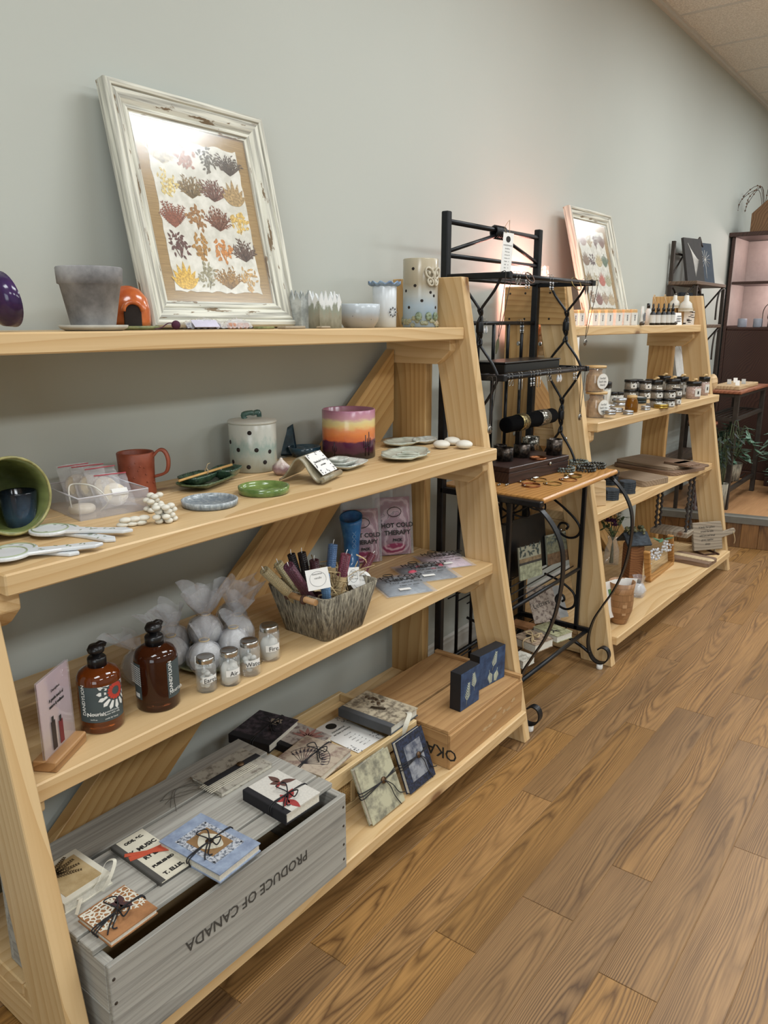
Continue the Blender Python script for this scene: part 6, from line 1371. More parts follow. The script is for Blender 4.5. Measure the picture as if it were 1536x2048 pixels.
MB().grid(lambda u, v: (wd/2*math.cos(2*math.pi*u)*(1 if v < .98 else 1), .012*math.sin(2*math.pi*u)*(1-v*.9), .012+h*.8*v), 20, 6).build('tube_body', LABW, t_); MB().lathe([(0, 0), (.011, 0), (.011, .012), (0, .012)], 16).build('cap', BLACKP, t_); MB().box((0, -.0125, h*.4), (wd*.6, .0006, h*.4)).build('print_mark', MATS['grey_print'], t_)
t_, wd, h = u2box(1294, 652, 1.34, 10, 42, .02, 'serum_bottle', 'black capped serum bottle behind the lotion tube', 'bottle', LABW); MB().lathe([(0, 0), (.013, 0), (.013, h*.7), (.006, h*.76), (.006, h*.8), (0, h*.8)], 18).build('bottle', LABW, t_); MB().lathe([(0, h*.78), (.008, h*.78), (.008, h), (0, h)], 14).build('cap', BLACKP, t_)
for i, px in enumerate((1304, 1314, 1325, 1334, 1343)):
    t_, wd, h = u2box(px, 652, 1.30+.006*(i % 2), 10, 44, .02, 'dropper_bottle', ('first', 'second', 'third', 'fourth', 'fifth')[i]+' dark dropper bottle with pale label in the far row', 'bottle', LABW); t_['group'] = 'dark dropper bottles'
    r = wd*.56; MB().lathe([(0, 0), (r, 0), (r, h*.5), (r*.5, h*.6), (r*.5, h*.63), (0, h*.63)], 18).build('bottle', BLACKP, t_); MB().lathe([(r*1.03, h*.1), (r*1.03, h*.45)], 18, caps=False).build('paper_label', LABW, t_); MB().lathe([(0, h*.62), (r*.6, h*.62), (r*.6, h*.74), (r*.3, h*.76), (r*.34, h*.9), (0, h*.98)], 14).build('dropper', BLACKP, t_)
    if i in (0, 2): MB().tube(spline([(0, 0, h*.62), (.01, -.008, h*.9), (-.008, 0, h*1.25), (.008, 0, h*1.3), (.0, 0, h*.95)], 5), .0022, 5).build('twine_bow', MATS['jute'], t_)
t_, wd, h = u2box(1357, 650, 1.295, 20, 24, .01, 'info_card', 'small white information card by the dropper bottles', 'card', LABW, R(-20)); MB().box((0, 0, h/2), (wd, .001, h), RX(R(-10))).build('card', WHITEP, t_); 
for q in range(3): MB().box((0, -.001+.001*q, h*(.7-.2*q)), (wd*.6, .0008, h*.08)).build('print_line', MATS['grey_print'], t_)
for px, lab in ((1350, 'dark smooth pebble beside the dropper bottles'), (1284, 'dark smooth pebble before the lotion tube')): P = ony(px, 652, 1.285); one(MB().sphere((0, 0, .009), .014, 12, 8, sq=(1, .8, .64)).build('pebble', plain('dark_pebble', '4a4238', .5), None, (P.x, P.y, Z3)), lab, 'stone')
WB = plain('bell_white', 'cfccc2', .6, var=.04)
for px, sc_, lab in ((1351, .8, 'small white bell shaped scrubber hanging on the far end plate'), (1374, 1, 'larger white bell shaped scrubber hanging on the far end plate')):
    p = onx(px, 590, unit2(UL-.03, .3, 0).x); t_ = thing('hanging_scrubber', lab, 'scrubber', p, 0, 'white bell scrubbers'); t_.scale = (sc_,)*3
    MB().lathe([(0, .0), (.012, -.002), (.014, -.03), (.03, -.045), (.033, -.06), (.04, -.085), (.0395, -.088), (0, -.088)], 24).build('bell', WB, t_); MB().tube([(0, .006*math.cos(a), .004+.006*math.sin(a)) for a in [2*math.pi*i/10 for i in range(10)]], .0015, 5, True).build('ring', SILVER, t_)
    MB().lathe([(.0395, -.086), (.0385, -.07)], 24, caps=False).build('bristle_band', plain('bristle', 'b5ab95', .9), t_)
p = onx(1378, 636, unit2(UL-.012, .3, 0).x); t_ = thing('felt_charm', 'black and white zigzag patterned charm under the larger bell', 'charm', p, R(-90)); mb = MB(); rng = random.Random(2)
MB().box((0, 0, 0), (.055, .006, .075)).build('charm_body', WHITEP, t_)
for i in range(12): mb.box((rng.uniform(-.024, .024), -.0034, rng.uniform(-.033, .033)), (.016, .001, .004), RY(0))
mb.build('black_marks', INK, t_)
# glass oil lamp glowing pink at the left end of the far top shelf
lp = unit2(.10, .47, Z3)
t_ = thing('glow_lamp', 'clear glass lamp glowing pink behind the iron rack', 'lamp', lp)
MB().lathe([(.038, 0), (.04, .01), (.02, .03), (.018, .05), (.05, .085), (.055, .12), (.035, .17), (.02, .2), (.018, .24), (.0165, .24), (.018, .2), (.033, .17), (.053, .12), (.048, .087), (.016, .052)], 28, caps=False).build('glass_chimney', film('lamp_glass', 'ffffff', .02, .03), t_)
MB().lathe([(0, 0), (.045, 0), (.045, .012), (0, .012)], 24).build('base', SILVER, t_)
MB().sphere((0, 0, .105), .022, 14, 10).build('bulb', emis('pink_bulb', (1, .42, .36), 6), t_)
l = bpy.data.lights.new('pink_lamp_glow', 'POINT'); l.energy = 4.6; l.color = (1, .42, .34); l.shadow_soft_size = .03; lo = bpy.data.objects.new('pink_lamp_glow', l); COL.objects.link(lo); lo.parent = t_; lo.location = (0, 0, .16)
t_ = thing('hang_tag', 'small white tag hanging under the far top shelf at the left', 'tag', ony(1155, 690, 1.30)); MB().box((0, 0, 0), (.03, .001, .06)).build('tag', WHITEP, t_); MB().tube([(0, 0, .03), (0, 0, .05)], .0008, 4).build('string', MATS['jute'], t_)
# ------------------------------------------------------------------ far unit: second shelf
def on(px, py, z): return onz(px, py, z)
KRAFT = two('kraft_paper', '8f6f44', 'b8956a', 40, .35, .65, .8); BLID = plain('bamboo_lid', 'c2a06c', .5); HERB = two('dried_herbs', '5c4f3c', '8f7f66', 120, .35, .65, .9); PINKS = two('pink_salt', '9c7a6c', 'c4a596', 120, .35, .65, .9)
def botjar(px, py, rpx, hpx, label, fill, lid=BLACKP, z=None, spoon_=False, labside=R(-150), clear=True, grp='small labelled jars'):
    P = onz(px, py, z or Z2); k_ = mpp(P); r, h = rpx*k_, hpx*k_; t_ = thing('product_jar', label, 'jar', (P.x, P.y, z or Z2), 0, grp)
    MB().lathe([(0, .001), (r*.93, .001), (r*.93, h*.72), (0, h*.72)], 20).build('contents', fill, t_)
    MB().lathe([(r*.97, 0), (r, .002), (r, h*.76), (r*.95, h*.78)], 24, caps=False).build('glass', JGL, t_)
    MB().lathe([(0, h*.76), (r*1.04, h*.76), (r*1.04, h*.98), (r*.98, h), (0, h)], 24).build('lid', lid, t_)
    c = labside; MB().grid(lambda u, v: ((r+.0008)*math.cos(c+(u-.5)*1.3), (r+.0008)*math.sin(c+(u-.5)*1.3), h*(.15+.45*v)), 8, 2).build('paper_label', LABW, t_)
    MB().grid(lambda u, v: ((r+.0014)*math.cos(c-.3+u*.25), (r+.0014)*math.sin(c-.3+u*.25), h*(.28+.18*v)), 3, 2).build('label_mark', INK, t_)
    if spoon_: MB().sphere((r*.5, 0, h+.008), .014, 10, 8, sq=(1.2, .9, .5)).build('wood_spoon_bowl', BLID, t_); MB().box((-r*.3, 0, h+.005), (r*1.4, .007, .005)).build('wood_spoon_handle', BLID, t_)
    return t_, r, h
def kraftjar(px, py, z, label):
    P = onz(px, py, z); k_ = mpp(P); r, h = 20*k_, 52*k_; t_ = thing('herb_jar', label, 'jar', (P.x, P.y, z), 0, 'stacked kraft paper herb jars')
    MB().lathe([(0, .002), (r*.86, .002), (r*.9, h*.3), (r*.85, h*.6), (r*.6, h*.75), (r*.7, h*.84), (0, h*.84)], 18, fn=lambda p, a: (p[0]*(1+.05*math.sin(7*a+p[2]*60)), p[1]*(1+.05*math.cos(5*a)), p[2]), smooth=False).build('kraft_bag', KRAFT, t_)
    MB().lathe([(r*.98, 0), (r, .003), (r, h*.86), (r*.95, h*.9)], 28, caps=False).build('glass', JGL, t_); MB().lathe([(0, h*.89), (r*1.06, h*.89), (r*1.06, h*.97), (0, h*.98)], 28).build('lid', BLID, t_)
    M_ = RZ(R(-112)) @ T(r+.002, 0, h*.4) @ RZ(R(90)) @ RX(R(90)); MB().prism([(15*k_*math.cos(a), 15*k_*math.sin(a)) for a in [2*math.pi*i/22 for i in range(22)]], 0, .0006, M_).build('round_label', LABW, t_)
    for i in range(3): text(('herbal', 'bath tea', 'blend')[i], 6*k_, INK, t_, M_ @ T(0, 6*k_-6.5*k_*i, .0008), depth=.0001)
    return h
h_ = kraftjar(1190, 834, Z2, 'lower glass herb jar with kraft bag and bamboo lid')
Pk = onz(1190, 834, Z2); 
def kraft_on(P0, z, label):
    pp = CAM+(Vector((P0.x, P0.y, z))-CAM); d = pp-CAM; px = 768+FPX*d.dot(cr)/d.dot(cf); py = 1024-FPX*d.dot(cu)/d.dot(cf); return kraftjar(px, py, z, label)
kraft_on(Pk+Vector((-.008, .008, 0)), Z2+h_*.985, 'upper glass herb jar with kraft bag stacked on the lower one')
CREAMJ = plain('cream_jar', 'cfc8b8', .4)
botjar(1206, 812, 14, 48, 'cream jar with black lid behind the kraft herb jars', CREAMJ)
botjar(1213, 812, 7, 22, 'small cream jar with black lid right of the herb jars', CREAMJ); botjar(1225, 808, 8, 24, 'second small cream jar with black lid', CREAMJ); botjar(1238, 806, 8, 22, 'third small jar with black lid at the back', CREAMJ)
ALU = plain('aluminium', 'b9bcc0', .3, .9, var=.06); GOLDT = plain('gold_tin', 'b59a4c', .3, .9)
def tin(px, py, rpx, hpx, label, mat=ALU, z=None):
    P = onz(px, py, z or Z2); k_ = mpp(P); r, h = rpx*k_, hpx*k_; t_ = thing('salve_tin', label, 'tin', (P.x, P.y, z or Z2), 0, 'round salve tins')
    MB().lathe([(0, 0), (r*.96, 0), (r, .002), (r, h*.5), (0, h*.5)], 26).build('tin_body', mat, t_); MB().lathe([(0, h*.5), (r*1.03, h*.5), (r*1.03, h*.95), (r*.97, h), (r*.85, h*.98), (0, h)], 26).build('tin_lid', mat, t_); MB().lathe([(0, h+.0003), (r*.7, h+.0003)], 20, caps=False).build('paper_disc', LABW, t_); return P, h
tin(1219, 829, 12, 9, 'silver salve tin at the shelf front next to the herb jar'); tin(1219, 829, 12, 9, 'silver salve tin on top of the front one', z=Z2+.0165); tin(1233, 824, 12, 8, 'silver salve tin right of the stacked pair'); tin(1217, 818, 12, 9, 'silver salve tin behind the stacked pair'); tin(1256, 829, 10, 8, 'small silver salve tin in front of the amber jar'); tin(1291, 820, 9, 8, 'small silver salve tin leaning between amber jar and gold tin'); tin(1322, 816, 14, 8, 'flat gold salve tin at the shelf front', GOLDT)
tin(1240, 812, 14, 16, 'tall pale salve tin behind the amber jar'); tin(1278, 806, 14, 12, 'dark green round tin behind the amber jar', plain('dark_green_tin', '1e2a28', .4)); tin(1299, 813, 7, 6, 'tiny silver tin near the stacked jars')
P = onz(1262, 824, Z2); k_ = mpp(P); t_ = thing('amber_jar', 'honey coloured amber glass jar at the shelf front', 'jar', (P.x, P.y, Z2)); AMB3 = NT('honey_glass'); AMB3 = AMB3.done(S('8a5a14'), .06, 0, Transmission_Weight=.5, IOR=1.45)
MB().lathe([(0, 0), (12*k_, 0), (12.5*k_, .003), (12.5*k_, 20*k_), (10*k_, 26*k_), (9.5*k_, 29*k_), (0, 29*k_)], 24).build('glass', AMB3, t_); MB().lathe([(0, 28*k_), (10*k_, 28*k_), (10*k_, 33*k_), (0, 33*k_)], 20).build('cork', BLID, t_)
row = [(1259, 792, 12, 19), (1288, 792, 12, 18), (1272, 789, 11, 18), (1300, 789, 11, 18), (1311, 808, 12, 17), (1336, 808, 12, 17), (1352, 803, 9, 16)]
words = ['first', 'second', 'third', 'fourth', 'fifth', 'sixth', 'seventh']
for i, (px, py, r, h) in enumerate(row):
    z_ = Z2; t_, rr, hh_ = botjar(px, py+6, r, h, words[i]+' small black lidded jar in the middle of the far second shelf', HERB, labside=R(-118), grp='stacked black lidded herb jars')
    t2 = copy_tree(t_); t2.location.z += hh_+.0006; t2['label'] = words[i]+' upper black lidded jar stacked in the middle of the far second shelf'
for i, (px, py, r, h, lab) in enumerate(((1309, 796, 13, 36, 'tall herb jar with wooden spoon at the back left of the cluster'), (1343, 796, 14, 38, 'tall herb jar with wooden spoon in the middle of the cluster'), (1362, 794, 11, 40, 'tall herb jar with wooden spoon behind the front salt jar'), (1326, 790, 12, 38, 'tall herb jar with wooden spoon at the back of the cluster'), (1385, 797, 14, 34, 'pink salt jar with wooden spoon at the front right'), (1406, 790, 10, 36, 'pale salt jar with wooden spoon at the far right end'))): botjar(px, py, r, h, lab, PINKS if i > 3 else HERB, spoon_=True, labside=R(-112), grp='tall jars with wooden spoons')
# ------------------------------------------------------------------ far unit: third shelf
SLATE = two('slate', '20262c', '3b434b', 50, .35, .65, .8)
for px, py, n, lab in ((1221, 998, 5, 'stack of dark slate coasters at the shelf front left'), (1254, 985, 6, 'stack of dark slate coasters tied with cord in the middle'), (1219, 968, 5, 'stack of dark slate coasters at the back left')):
    P = onz(px, py, Z1); k_ = mpp(P); t_ = thing('coaster_stack', lab, 'coasters', (P.x, P.y, Z1), R(20), 'stacks of slate coasters'); r = 17*k_; rng = random.Random(px)
    for i in range(n): bev(MB().prism([(r*math.cos(a)*1.02, r*math.sin(a)) for a in [2*math.pi*(j+.5)/8 for j in range(8)]], 0, .0085).build('coaster', SLATE, t_, (rng.uniform(-.001, .001), rng.uniform(-.001, .001), i*.0095), (0, 0, rng.uniform(-.05, .05))), .0012)
    if n == 6: MB().tube([(0, r*1.04*math.cos(a), n*.00475+(n*.005+.002)*math.sin(a)) for a in [2*math.pi*i/4+math.pi/4 for i in range(4)]], .0014, 5, True).build('cord', BLACKC, t_)
PALEW = wood('pale_birch', 'cdb088', 'a98a5c', ring=16, along=.04, rough=.6, knots=False)
P = onz(1196, 1012, Z1)
for i in range(3):
    o = thing('wood_plaque', ('front', 'middle', 'rear')[i]+' pale wooden plaque of the bundle standing by the far left leg', 'plaque', (P.x+.016*i, P.y+.012*i, Z1), rot=(R(-8), 0, R(-35)), group='bundle of pale wooden plaques'); bev(MB().box((0, 0, .055), (.075, .012, .11)).build('plaque', PALEW, o), .002)
    MB().tube([(-.039*(1 if a < 3.14 else -1)*0+.04*math.cos(a), .0085*math.sin(a), .06) for a in [2*math.pi*k/16 for k in range(16)]], .0009, 4, True).build('tie', MATS['jute'], o)
def bboard(quad, z, th, label, mat, name='cutting_board', handle=None):
    pts = [onz(*p, z) for p in quad]; c, lx, ly, an = rect_from(pts); t_ = thing(name, label, 'cutting board', (c.x, c.y, z), an, 'rustic wooden boards'); rr = min(lx, ly)*.12
    poly = []
    for cx, cy, a0 in ((lx/2-rr, ly/2-rr, 0), (-lx/2+rr, ly/2-rr, 90), (-lx/2+rr, -ly/2+rr, 180), (lx/2-rr, -ly/2+rr, 270)): poly += [(cx+rr*math.cos(R(a0+22.5*i)), cy+rr*math.sin(R(a0+22.5*i))) for i in range(5)]
    o = bev(MB().prism(poly, 0, th).build('board', mat, t_), .002); return t_, lx, ly
DRIFT = wood('driftwood', '9d8870', '6a5642', ring=22, along=.05, rough=.7, fine=.5, rv=.15, kcol='33251a', strong=.8)
bboard([(1290, 917), (1390, 938), (1352, 958), (1245, 932)], Z1, .02, 'large dark rustic board at the bottom of the stack', WALNUT)
bboard([(1285, 912), (1380, 930), (1345, 945), (1240, 924)], Z1+.0205, .018, 'large weathered rustic board on top of the stack', DRIFT)
t_, lx, ly = bboard([(1262, 948), (1317, 964), (1290, 979), (1236, 960)], Z1, .03, 'small thick two toned board at the shelf front', DRIFT, 'serving_board')
for i in range(3):
    o, lx, ly = bboard([(1350+18*i, 921+3*i), (1376+18*i, 927+3*i), (1360+18*i, 933+3*i), (1334+18*i, 927+3*i)], Z1+.039 if i < 2 else Z1, .012, ('left', 'middle', 'right')[i]+' small wooden tag board by the large boards', WALNUT, 'wooden_tag')
# ------------------------------------------------------------------ far unit: bottom shelf
BMB = NT('bamboo_strip'); v = BMB.obj(); br = BMB.n('TexBrick', {'Vector': BMB.map(v, (6, 6, 1), (0, 0, 0), (R(90), 0, 0)), 'Color1': (*S('8a6340'), 1), 'Color2': (*S('a57c54'), 1), 'Mortar': (*S('7a5836'), 1), 'Scale': 9, 'Mortar Size': .01}).outputs[0]; BMB = BMB.done(br, .45)
P = onz(1238, 1244, Z0); k_ = mpp(P); t_ = thing('segmented_bowl', 'tall turned wooden bowl of brick like segments by the far left leg', 'bowl', (P.x, P.y, Z0)); r = 24.5*k_
MB().lathe([(0, 0), (r*.55, 0), (r*.62, .004), (r*.95, 28*k_), (r*1.0, 48*k_), (r*.96, 66*k_), (r*1.06, 86*k_), (r*1.0, 86*k_), (r*.88, 66*k_), (r*.92, 48*k_), (r*.6, 10*k_), (0, 8*k_)], 40).build('bowl', BMB, t_)
sgm = MB(); 
for row_, zz in ((0, 38), (1, 22)): sgm.grid(lambda u, v: ((r*(1.01, .93)[row_])*math.cos(R(-150)+u*.35), (r*(1.01, .93)[row_])*math.sin(R(-150)+u*.35), zz*k_+v*7*k_), 4, 1)
sgm.build('pale_segment', plain('maple_inlay', 'b9936c', .4), t_)
for i in range(3):
    o = thing('seed_packet', ('left', 'middle', 'right')[i]+' white packet standing in the segmented bowl', 'packet', (P.x-.03+.03*i, P.y+.0, Z0+12*k_), rot=(R(-8+6*i), R(-12+10*i), R(-40))); MB().box((0, 0, .09), (.06, .002, .16)).build('packet_card', WHITEP, o); MB().box((0, -.0015, .12), (.03, .001, .03)).build('green_print', plain('packet_green', '5f8a5a', .7), o)
P = onz(1275, 1192, Z0); t_ = thing('glass_ornament', 'clear glass bauble in cellophane beside the segmented bowl', 'ornament', (P.x, P.y, Z0)); MB().sphere((0, 0, .034), .033, 18, 12).build('bauble', CRY, t_); MB().lathe([(.01, .064), (.012, .075), (.004, .082), (0, .082)], 12).build('cap', BLACKP, t_); MB().lathe([(.0, .0005), (.03, .001), (.038, .03), (.02, .07), (.03, .1)], 16, fn=lambda p, a: (p[0]*(1+.1*math.sin(5*a)), p[1]*(1+.1*math.sin(5*a)), p[2]), caps=False, smooth=False).build('cellophane', WRAP, t_)
# birdhouse
P = onz(1262, 1160, Z0); k_ = mpp(P); t_ = thing('birdhouse', 'rustic tall birdhouse with dark slate roof', 'birdhouse', (P.x, P.y, Z0), R(-42)); CEDAR = wood('cedar', '8a5c36', '5c3519', ring=22, along=.05, rough=.7, kcol='2a170a', rv=.1); wd, h = 34*k_, 84*k_
MBX = MB().prism([(-wd/2, 0), (wd/2, 0), (wd/2, h*.86), (0, h*1.1), (-wd/2, h*.86)], -wd*.42, wd*.42); o = MBX.build('house_body', CEDAR, t_, None, (R(90), 0, R(90))); bev(o, .002)
for sg in (-1, 1): bev(MB().box((0, 0, 0), (wd*1.5, wd*.95, .012), T(0, sg*wd*.33, h*1.05) @ RX(R(-sg*40))).build('roof_panel', SLATE, t_), .002)
mb = MB()
for zz in (h*.72, h*.35): mb.lathe([(0, 0), (.013, 0), (.012, .0015), (0, .001)], 14, T(wd*.42+.0003, 0, zz) @ RY(R(90)))
mb.build('entry_hole', dk, t_)
mb = MB(); rng = random.Random(4)
for i in range(26): mb.sphere((rng.uniform(-.05, .05), rng.uniform(-.02, .03), h*1.2+rng.uniform(-.01, .02)), rng.uniform(.006, .012), 7, 5)
mb.build('dried_moss', two('moss_mix', '3c4630', '7d7a5c', 60, .4, .6, .9), t_)
# vase with flowers
P = onz(1222, 1129, Z0); k_ = mpp(P); t_ = thing('flower_vase', 'clear glass vase of purple flowers behind the birdhouse', 'vase', (P.x, P.y, Z0)); h = 60*k_; r = 15*k_
MB().lathe([(0, 0), (r*.9, 0), (r, .01), (r*.95, h*.5), (r*.6, h*.8), (r*.75, h), (r*.7, h), (r*.55, h*.8), (r*.88, h*.5), (r*.9, .012), (0, .006)], 28).build('glass', JGL, t_)
st = MB(); rng = random.Random(7); LEAFS = MB().prism(leaf_poly(.035, .014), 0, .0006).mesh('leaf'); LEAFS.materials.append(two('leaf_green', '2f4028', '5a6a42', 60, .35, .65, .7))
for i in range(16):
    a = rng.uniform(0, 6.3); top = Vector((rng.uniform(.02, .07)*math.cos(a), rng.uniform(.02, .07)*math.sin(a), h+rng.uniform(.03, .12))); st.tube(spline([(.01*math.cos(a+2), .01*math.sin(a+2), .01), (0, 0, h*.8), top], 4), .0015, 5)
    for q in range(5): lo_ = link('leaf', LEAFS, None, t_); lo_.matrix_local = T(*top) @ RZ(rng.uniform(0, 6.3)) @ RY(rng.uniform(-.9, .6))
props(st.build('stem', plain('stem_green', '3f4f2c', .7), t_), kind='stuff')
for i in range(4):
    c = Vector((rng.uniform(-.045, .045), rng.uniform(-.045, .02), h+rng.uniform(.05, .1))); fm = MB()
    for q in range(12): fm.prism(leaf_poly(.026, .016), 0, .0008, T(*c) @ RZ(q*.53) @ RY(R(-20-25*(q % 3))))
    fm.build('flower_head', plain('deep_purple', '4a1f42', .7), t_)
# tilted wooden frame with hanging crystals
P = onz(1316, 1152, Z0); k_ = mpp(P); FRW = wood('golden_pine', 'b98a50', '8f6230', ring=16, along=.04, rough=.5, knots=False)
pa, pb, pc, pd = onz(1296, 1164, Z0), onz(1342, 1128, Z0), None, None; d_ = pb-pa; an = math.atan2(d_.y, d_.x); bl_ = d_.length
t_ = thing('crystal_frame', 'open golden wood frame strung with sparkling crystals', 'ornament', (pa+pb)/2, an)
bev(MB().box((0, 0, .009), (bl_, .03, .018)).build('base_bar', FRW, t_), .002)
for sg in (-1, 1): bev(MB().box((0, 0, 0), (.018, .03, .17), T(sg*(bl_/2-.03*0), .0, .085+.009) @ RY(R(sg*-22*0-20))).build('side_bar', FRW, t_, (-.03, 0, 0)), .002)
mb = MB(); rng = random.Random(1)
for i in range(4):
    for j in range(12): mb.sphere((-bl_/2-.03+bl_*(j+.5)/12, rng.uniform(-.01, .01), .10+.016*i+.01*math.sin(j)), .0075, 6, 4)
mb.build('crystal_strand', CRY, t_); lm = MB(); [lm.prism(leaf_poly(.05, .022), 0, .001, T(-.02+.02*i, .01, .165) @ RZ(i*1.3) @ RY(R(-15))) for i in range(5)]; lm.build('green_leaf', plain('fake_leaf', '4f7a5c', .6), t_)
# dough tray and printed board
t_, lx, ly = bboard([(1356, 1106), (1428, 1124), (1418, 1138), (1340, 1120)], Z0, .022, 'narrow walnut trough with a pale scalloped groove', WALNUT, 'wooden_trough')
mb = MB()
for i in range(9): mb.sphere((-lx*.38+lx*.095*i, 0, .023), ly*.22, 10, 6, sq=(1, .8, .18))
mb.build('pale_scallop', plain('maple_pale', 'c9b28c', .5), t_)
pa, pb = onz(1384, 1102, Z0+.02), onz(1441, 1097, Z0+.02); d_ = pb-pa; an = math.atan2(d_.y, d_.x); wd = d_.length; k_ = mpp(pa); h = 56*k_
t_ = thing('printed_board', 'grey wood cutting board engraved with a verse, handle to the right, on a stand', 'cutting board', ((pa+pb)/2).to_tuple(), rot=(R(90)-R(14), 0, an)); GRYB = wood('grey_board_wood', '9c8f7c', '6f6252', ring=18, along=.05, rough=.7, rv=.05)
poly = [(-wd/2, 0), (wd/2, 0), (wd/2, h*.4), (wd*.95, h*.52), (wd*1.0, h*.62), (wd*.95, h*.72), (wd*.55, h*.62), (wd/2, h), (-wd/2, h)]
bev(MB().prism(poly, 0, .02).build('board', GRYB, t_), .003)
for i, s_ in enumerate(('A family that gathers', 'around the table', 'with love and bread', 'grows together', 'always')): text(s_, h*.1, INK, t_, T(-wd*.02, h*(.82-.15*i), .0205), depth=.0002, sx=.8)
MB().tube(spline([(wd*.9, h*.6, .02), (wd*.92, h*.3, .026), (wd*.9, h*.15, .02)], 4), .002, 5).build('twine_loop', MATS['jute'], t_)
s2 = thing('board_stand', 'small dark easel holding the engraved board', 'stand', (((pa+pb)/2).x, ((pa+pb)/2).y, Z0), an); MB().box((0, -.035, .004), (.1, .01, .008)).build('front_ledge', DARKW, s2); 
for sg in (-1, 1): MB().box((sg*.045, .0, .005), (.01, .1, .008)).build('foot', DARKW, s2)
MB().box((0, .06, .06), (.03, .008, .12), RX(R(-16))).build('back_leg', DARKW, s2)
P = onz(1428, 1098, Z0); o = thing('driftwood_twig', 'pale twig lying at the foot of the engraved board', 'twig', (P.x, P.y-.02, Z0)); MB().tube(spline([(-.06, 0, .004), (-.02, .01, .008), (.02, -.005, .012), (.05, .01, .02)], 5), .004, 6).build('twig', plain('pale_twig', 'b5a78c', .8), o); MB().tube([(0, 0, .01), (.015, .02, .035)], .003, 5).build('side_twig', MATS['pale_twig'], o)
# swing hung below the third shelf
sw = thing('hanging_swing', 'small wooden swing shelf hanging on dark ropes below the third shelf', 'swing', (0, 0, 0)); ROPE = plain('dark_rope', '3a3430', .9)
sx0, sx1, sy0, sy1, sz = 4.215, 4.345, 1.14, 1.345, .25
bev(MB().box(((sx0+sx1)/2, (sy0+sy1)/2, sz), (sx1-sx0, sy1-sy0, .028)).build('seat', GRYB, sw), .003)
for x in (sx0+.03, sx1-.03):
    for y in (sy0+.02, sy1-.02):
        pts = [(x+.004*math.cos(q*1.6), y+.004*math.sin(q*1.6), sz+(SZ[1]-STH-.001-sz)*q/40) for q in range(41)]; MB().tube(pts, .007, 6).build('rope', ROPE, sw)
# ------------------------------------------------------------------ far end on the platform
PT = PZ+.0005
# dark metal etagere
ex0, ex1, ey0, ey1 = 5.03, 5.66, 1.455, 1.61
et = thing('display_etagere', 'bronze metal etagere with curved braces by the far wall', 'shelf', (0, 0, 0))
for x in (ex0, ex1):
    for y in (ey0, ey1): bev(sq('post', (x, y, PT), (x, y, 1.60 if y == ey0 else 1.87), .022, .022, et, BROWNM), .002)
for z in (1.62, 1.36, .95, .5):
    bev(MB().box(((ex0+ex1)/2, (ey0+ey1)/2, z), (ex1-ex0+.03, ey1-ey0+.02, .022)).build('shelf_board', wood('etagere_wood', '6e5a48', '45362a', ring=18, along=.05, rough=.6, knots=False), et), .003)
    if z > .6:
        for y in (ey0, ey1):
            MB().tube(spline([(ex0+.01, y, z-.012), (ex0+.10, y, z-.05), (ex0+.13, y, z-.13), (ex0+.13, y, z-.22)], 5), .006, 6).build('curved_brace', BROWNM, et); MB().tube(spline([(ex1-.01, y, z-.012), (ex1-.1, y, z-.05), (ex1-.13, y, z-.13), (ex1-.13, y, z-.22)], 5), .006, 6).build('curved_brace', BROWNM, et)
        for x in (ex0, ex1): MB().tube([(x, ey0, z), (x, ey1, z-.2)], .006, 6).build('side_brace', BROWNM, et)
MB().tube([(ex0, ey1, 1.66), (ex0+.3, ey1, 1.86)], .006, 6).build('side_brace', BROWNM, et)
MB().tube([(ex0, ey1, 1.8), (ex1, ey1, 1.8)], .007, 8).build('back_bar', BROWNM, et)
for y in (ey0+.05, ey0+.1, ey0+.15): MB().tube([(ex0+.25, y, 1.86), (ex0+.33, y, 1.91), (ex0+.4, y, 1.86)], .008, 6).build('top_scroll', BROWNM, et) if y == ey0+.1 else None
CANV = plain('charcoal_canvas', '3b3836', .8); CANB = plain('slate_canvas', '3d454f', .8); CHALK = plain('chalk_white', 'c9c6c0', .9)
def canvas(x, y, z, wd, h, mat, rz, lab, kind):
    t_ = thing('canvas_print', lab, 'picture', (x, y, z), rot=(R(-12), 0, rz)); bev(MB().box((0, .009, h/2), (wd, .018, h)).build('canvas', mat, t_), .001); mb = MB(); rng = random.Random(kind)
    if kind == 0:
        for i in range(14): a = R(60+i*6); mb.tube(spline([(-wd*(.3-.01*i), -.001, h*(.88-.01*i)), (wd*(-.1+.02*i), -.001, h*(.6-.005*i)), (wd*(.0+.02*i), -.001, h*(.12+.03*i))], 4), .0014, 4)
    else:
        for i in range(12): a = 2*math.pi*i/12; mb.tube([(0, -.001, h*.6), (wd*.32*math.cos(a), -.001, h*.6+h*.22*math.sin(a))], .0014, 4)
        mb.tube([(0, -.001, h*.6), (0, -.001, h*.12)], .0016, 4)
    mb.build('chalk_drawing', CHALK, t_); return t_
canvas(5.19, 1.50, 1.6315, .2, .27, CANV, R(-14), 'dark canvas with a chalk feather drawing, left on the etagere', 0)
canvas(5.43, 1.50, 1.6315, .19, .26, CANB, R(-14), 'slate blue canvas with a chalk plant drawing, right on the etagere', 1)
canvas(5.16, 1.50, 1.3715, .17, .2, CANB, R(-14), 'dark canvas at the left of the etagere second shelf', 1)
canvas(5.36, 1.50, 1.3715, .16, .2, CANV, R(-14), 'dark canvas with pale feather drawing on the etagere second shelf', 0)
canvas(5.24, 1.50, .9615, .28, .33, CHALK, R(-10), 'pale canvas leaning on the etagere third shelf', 0)
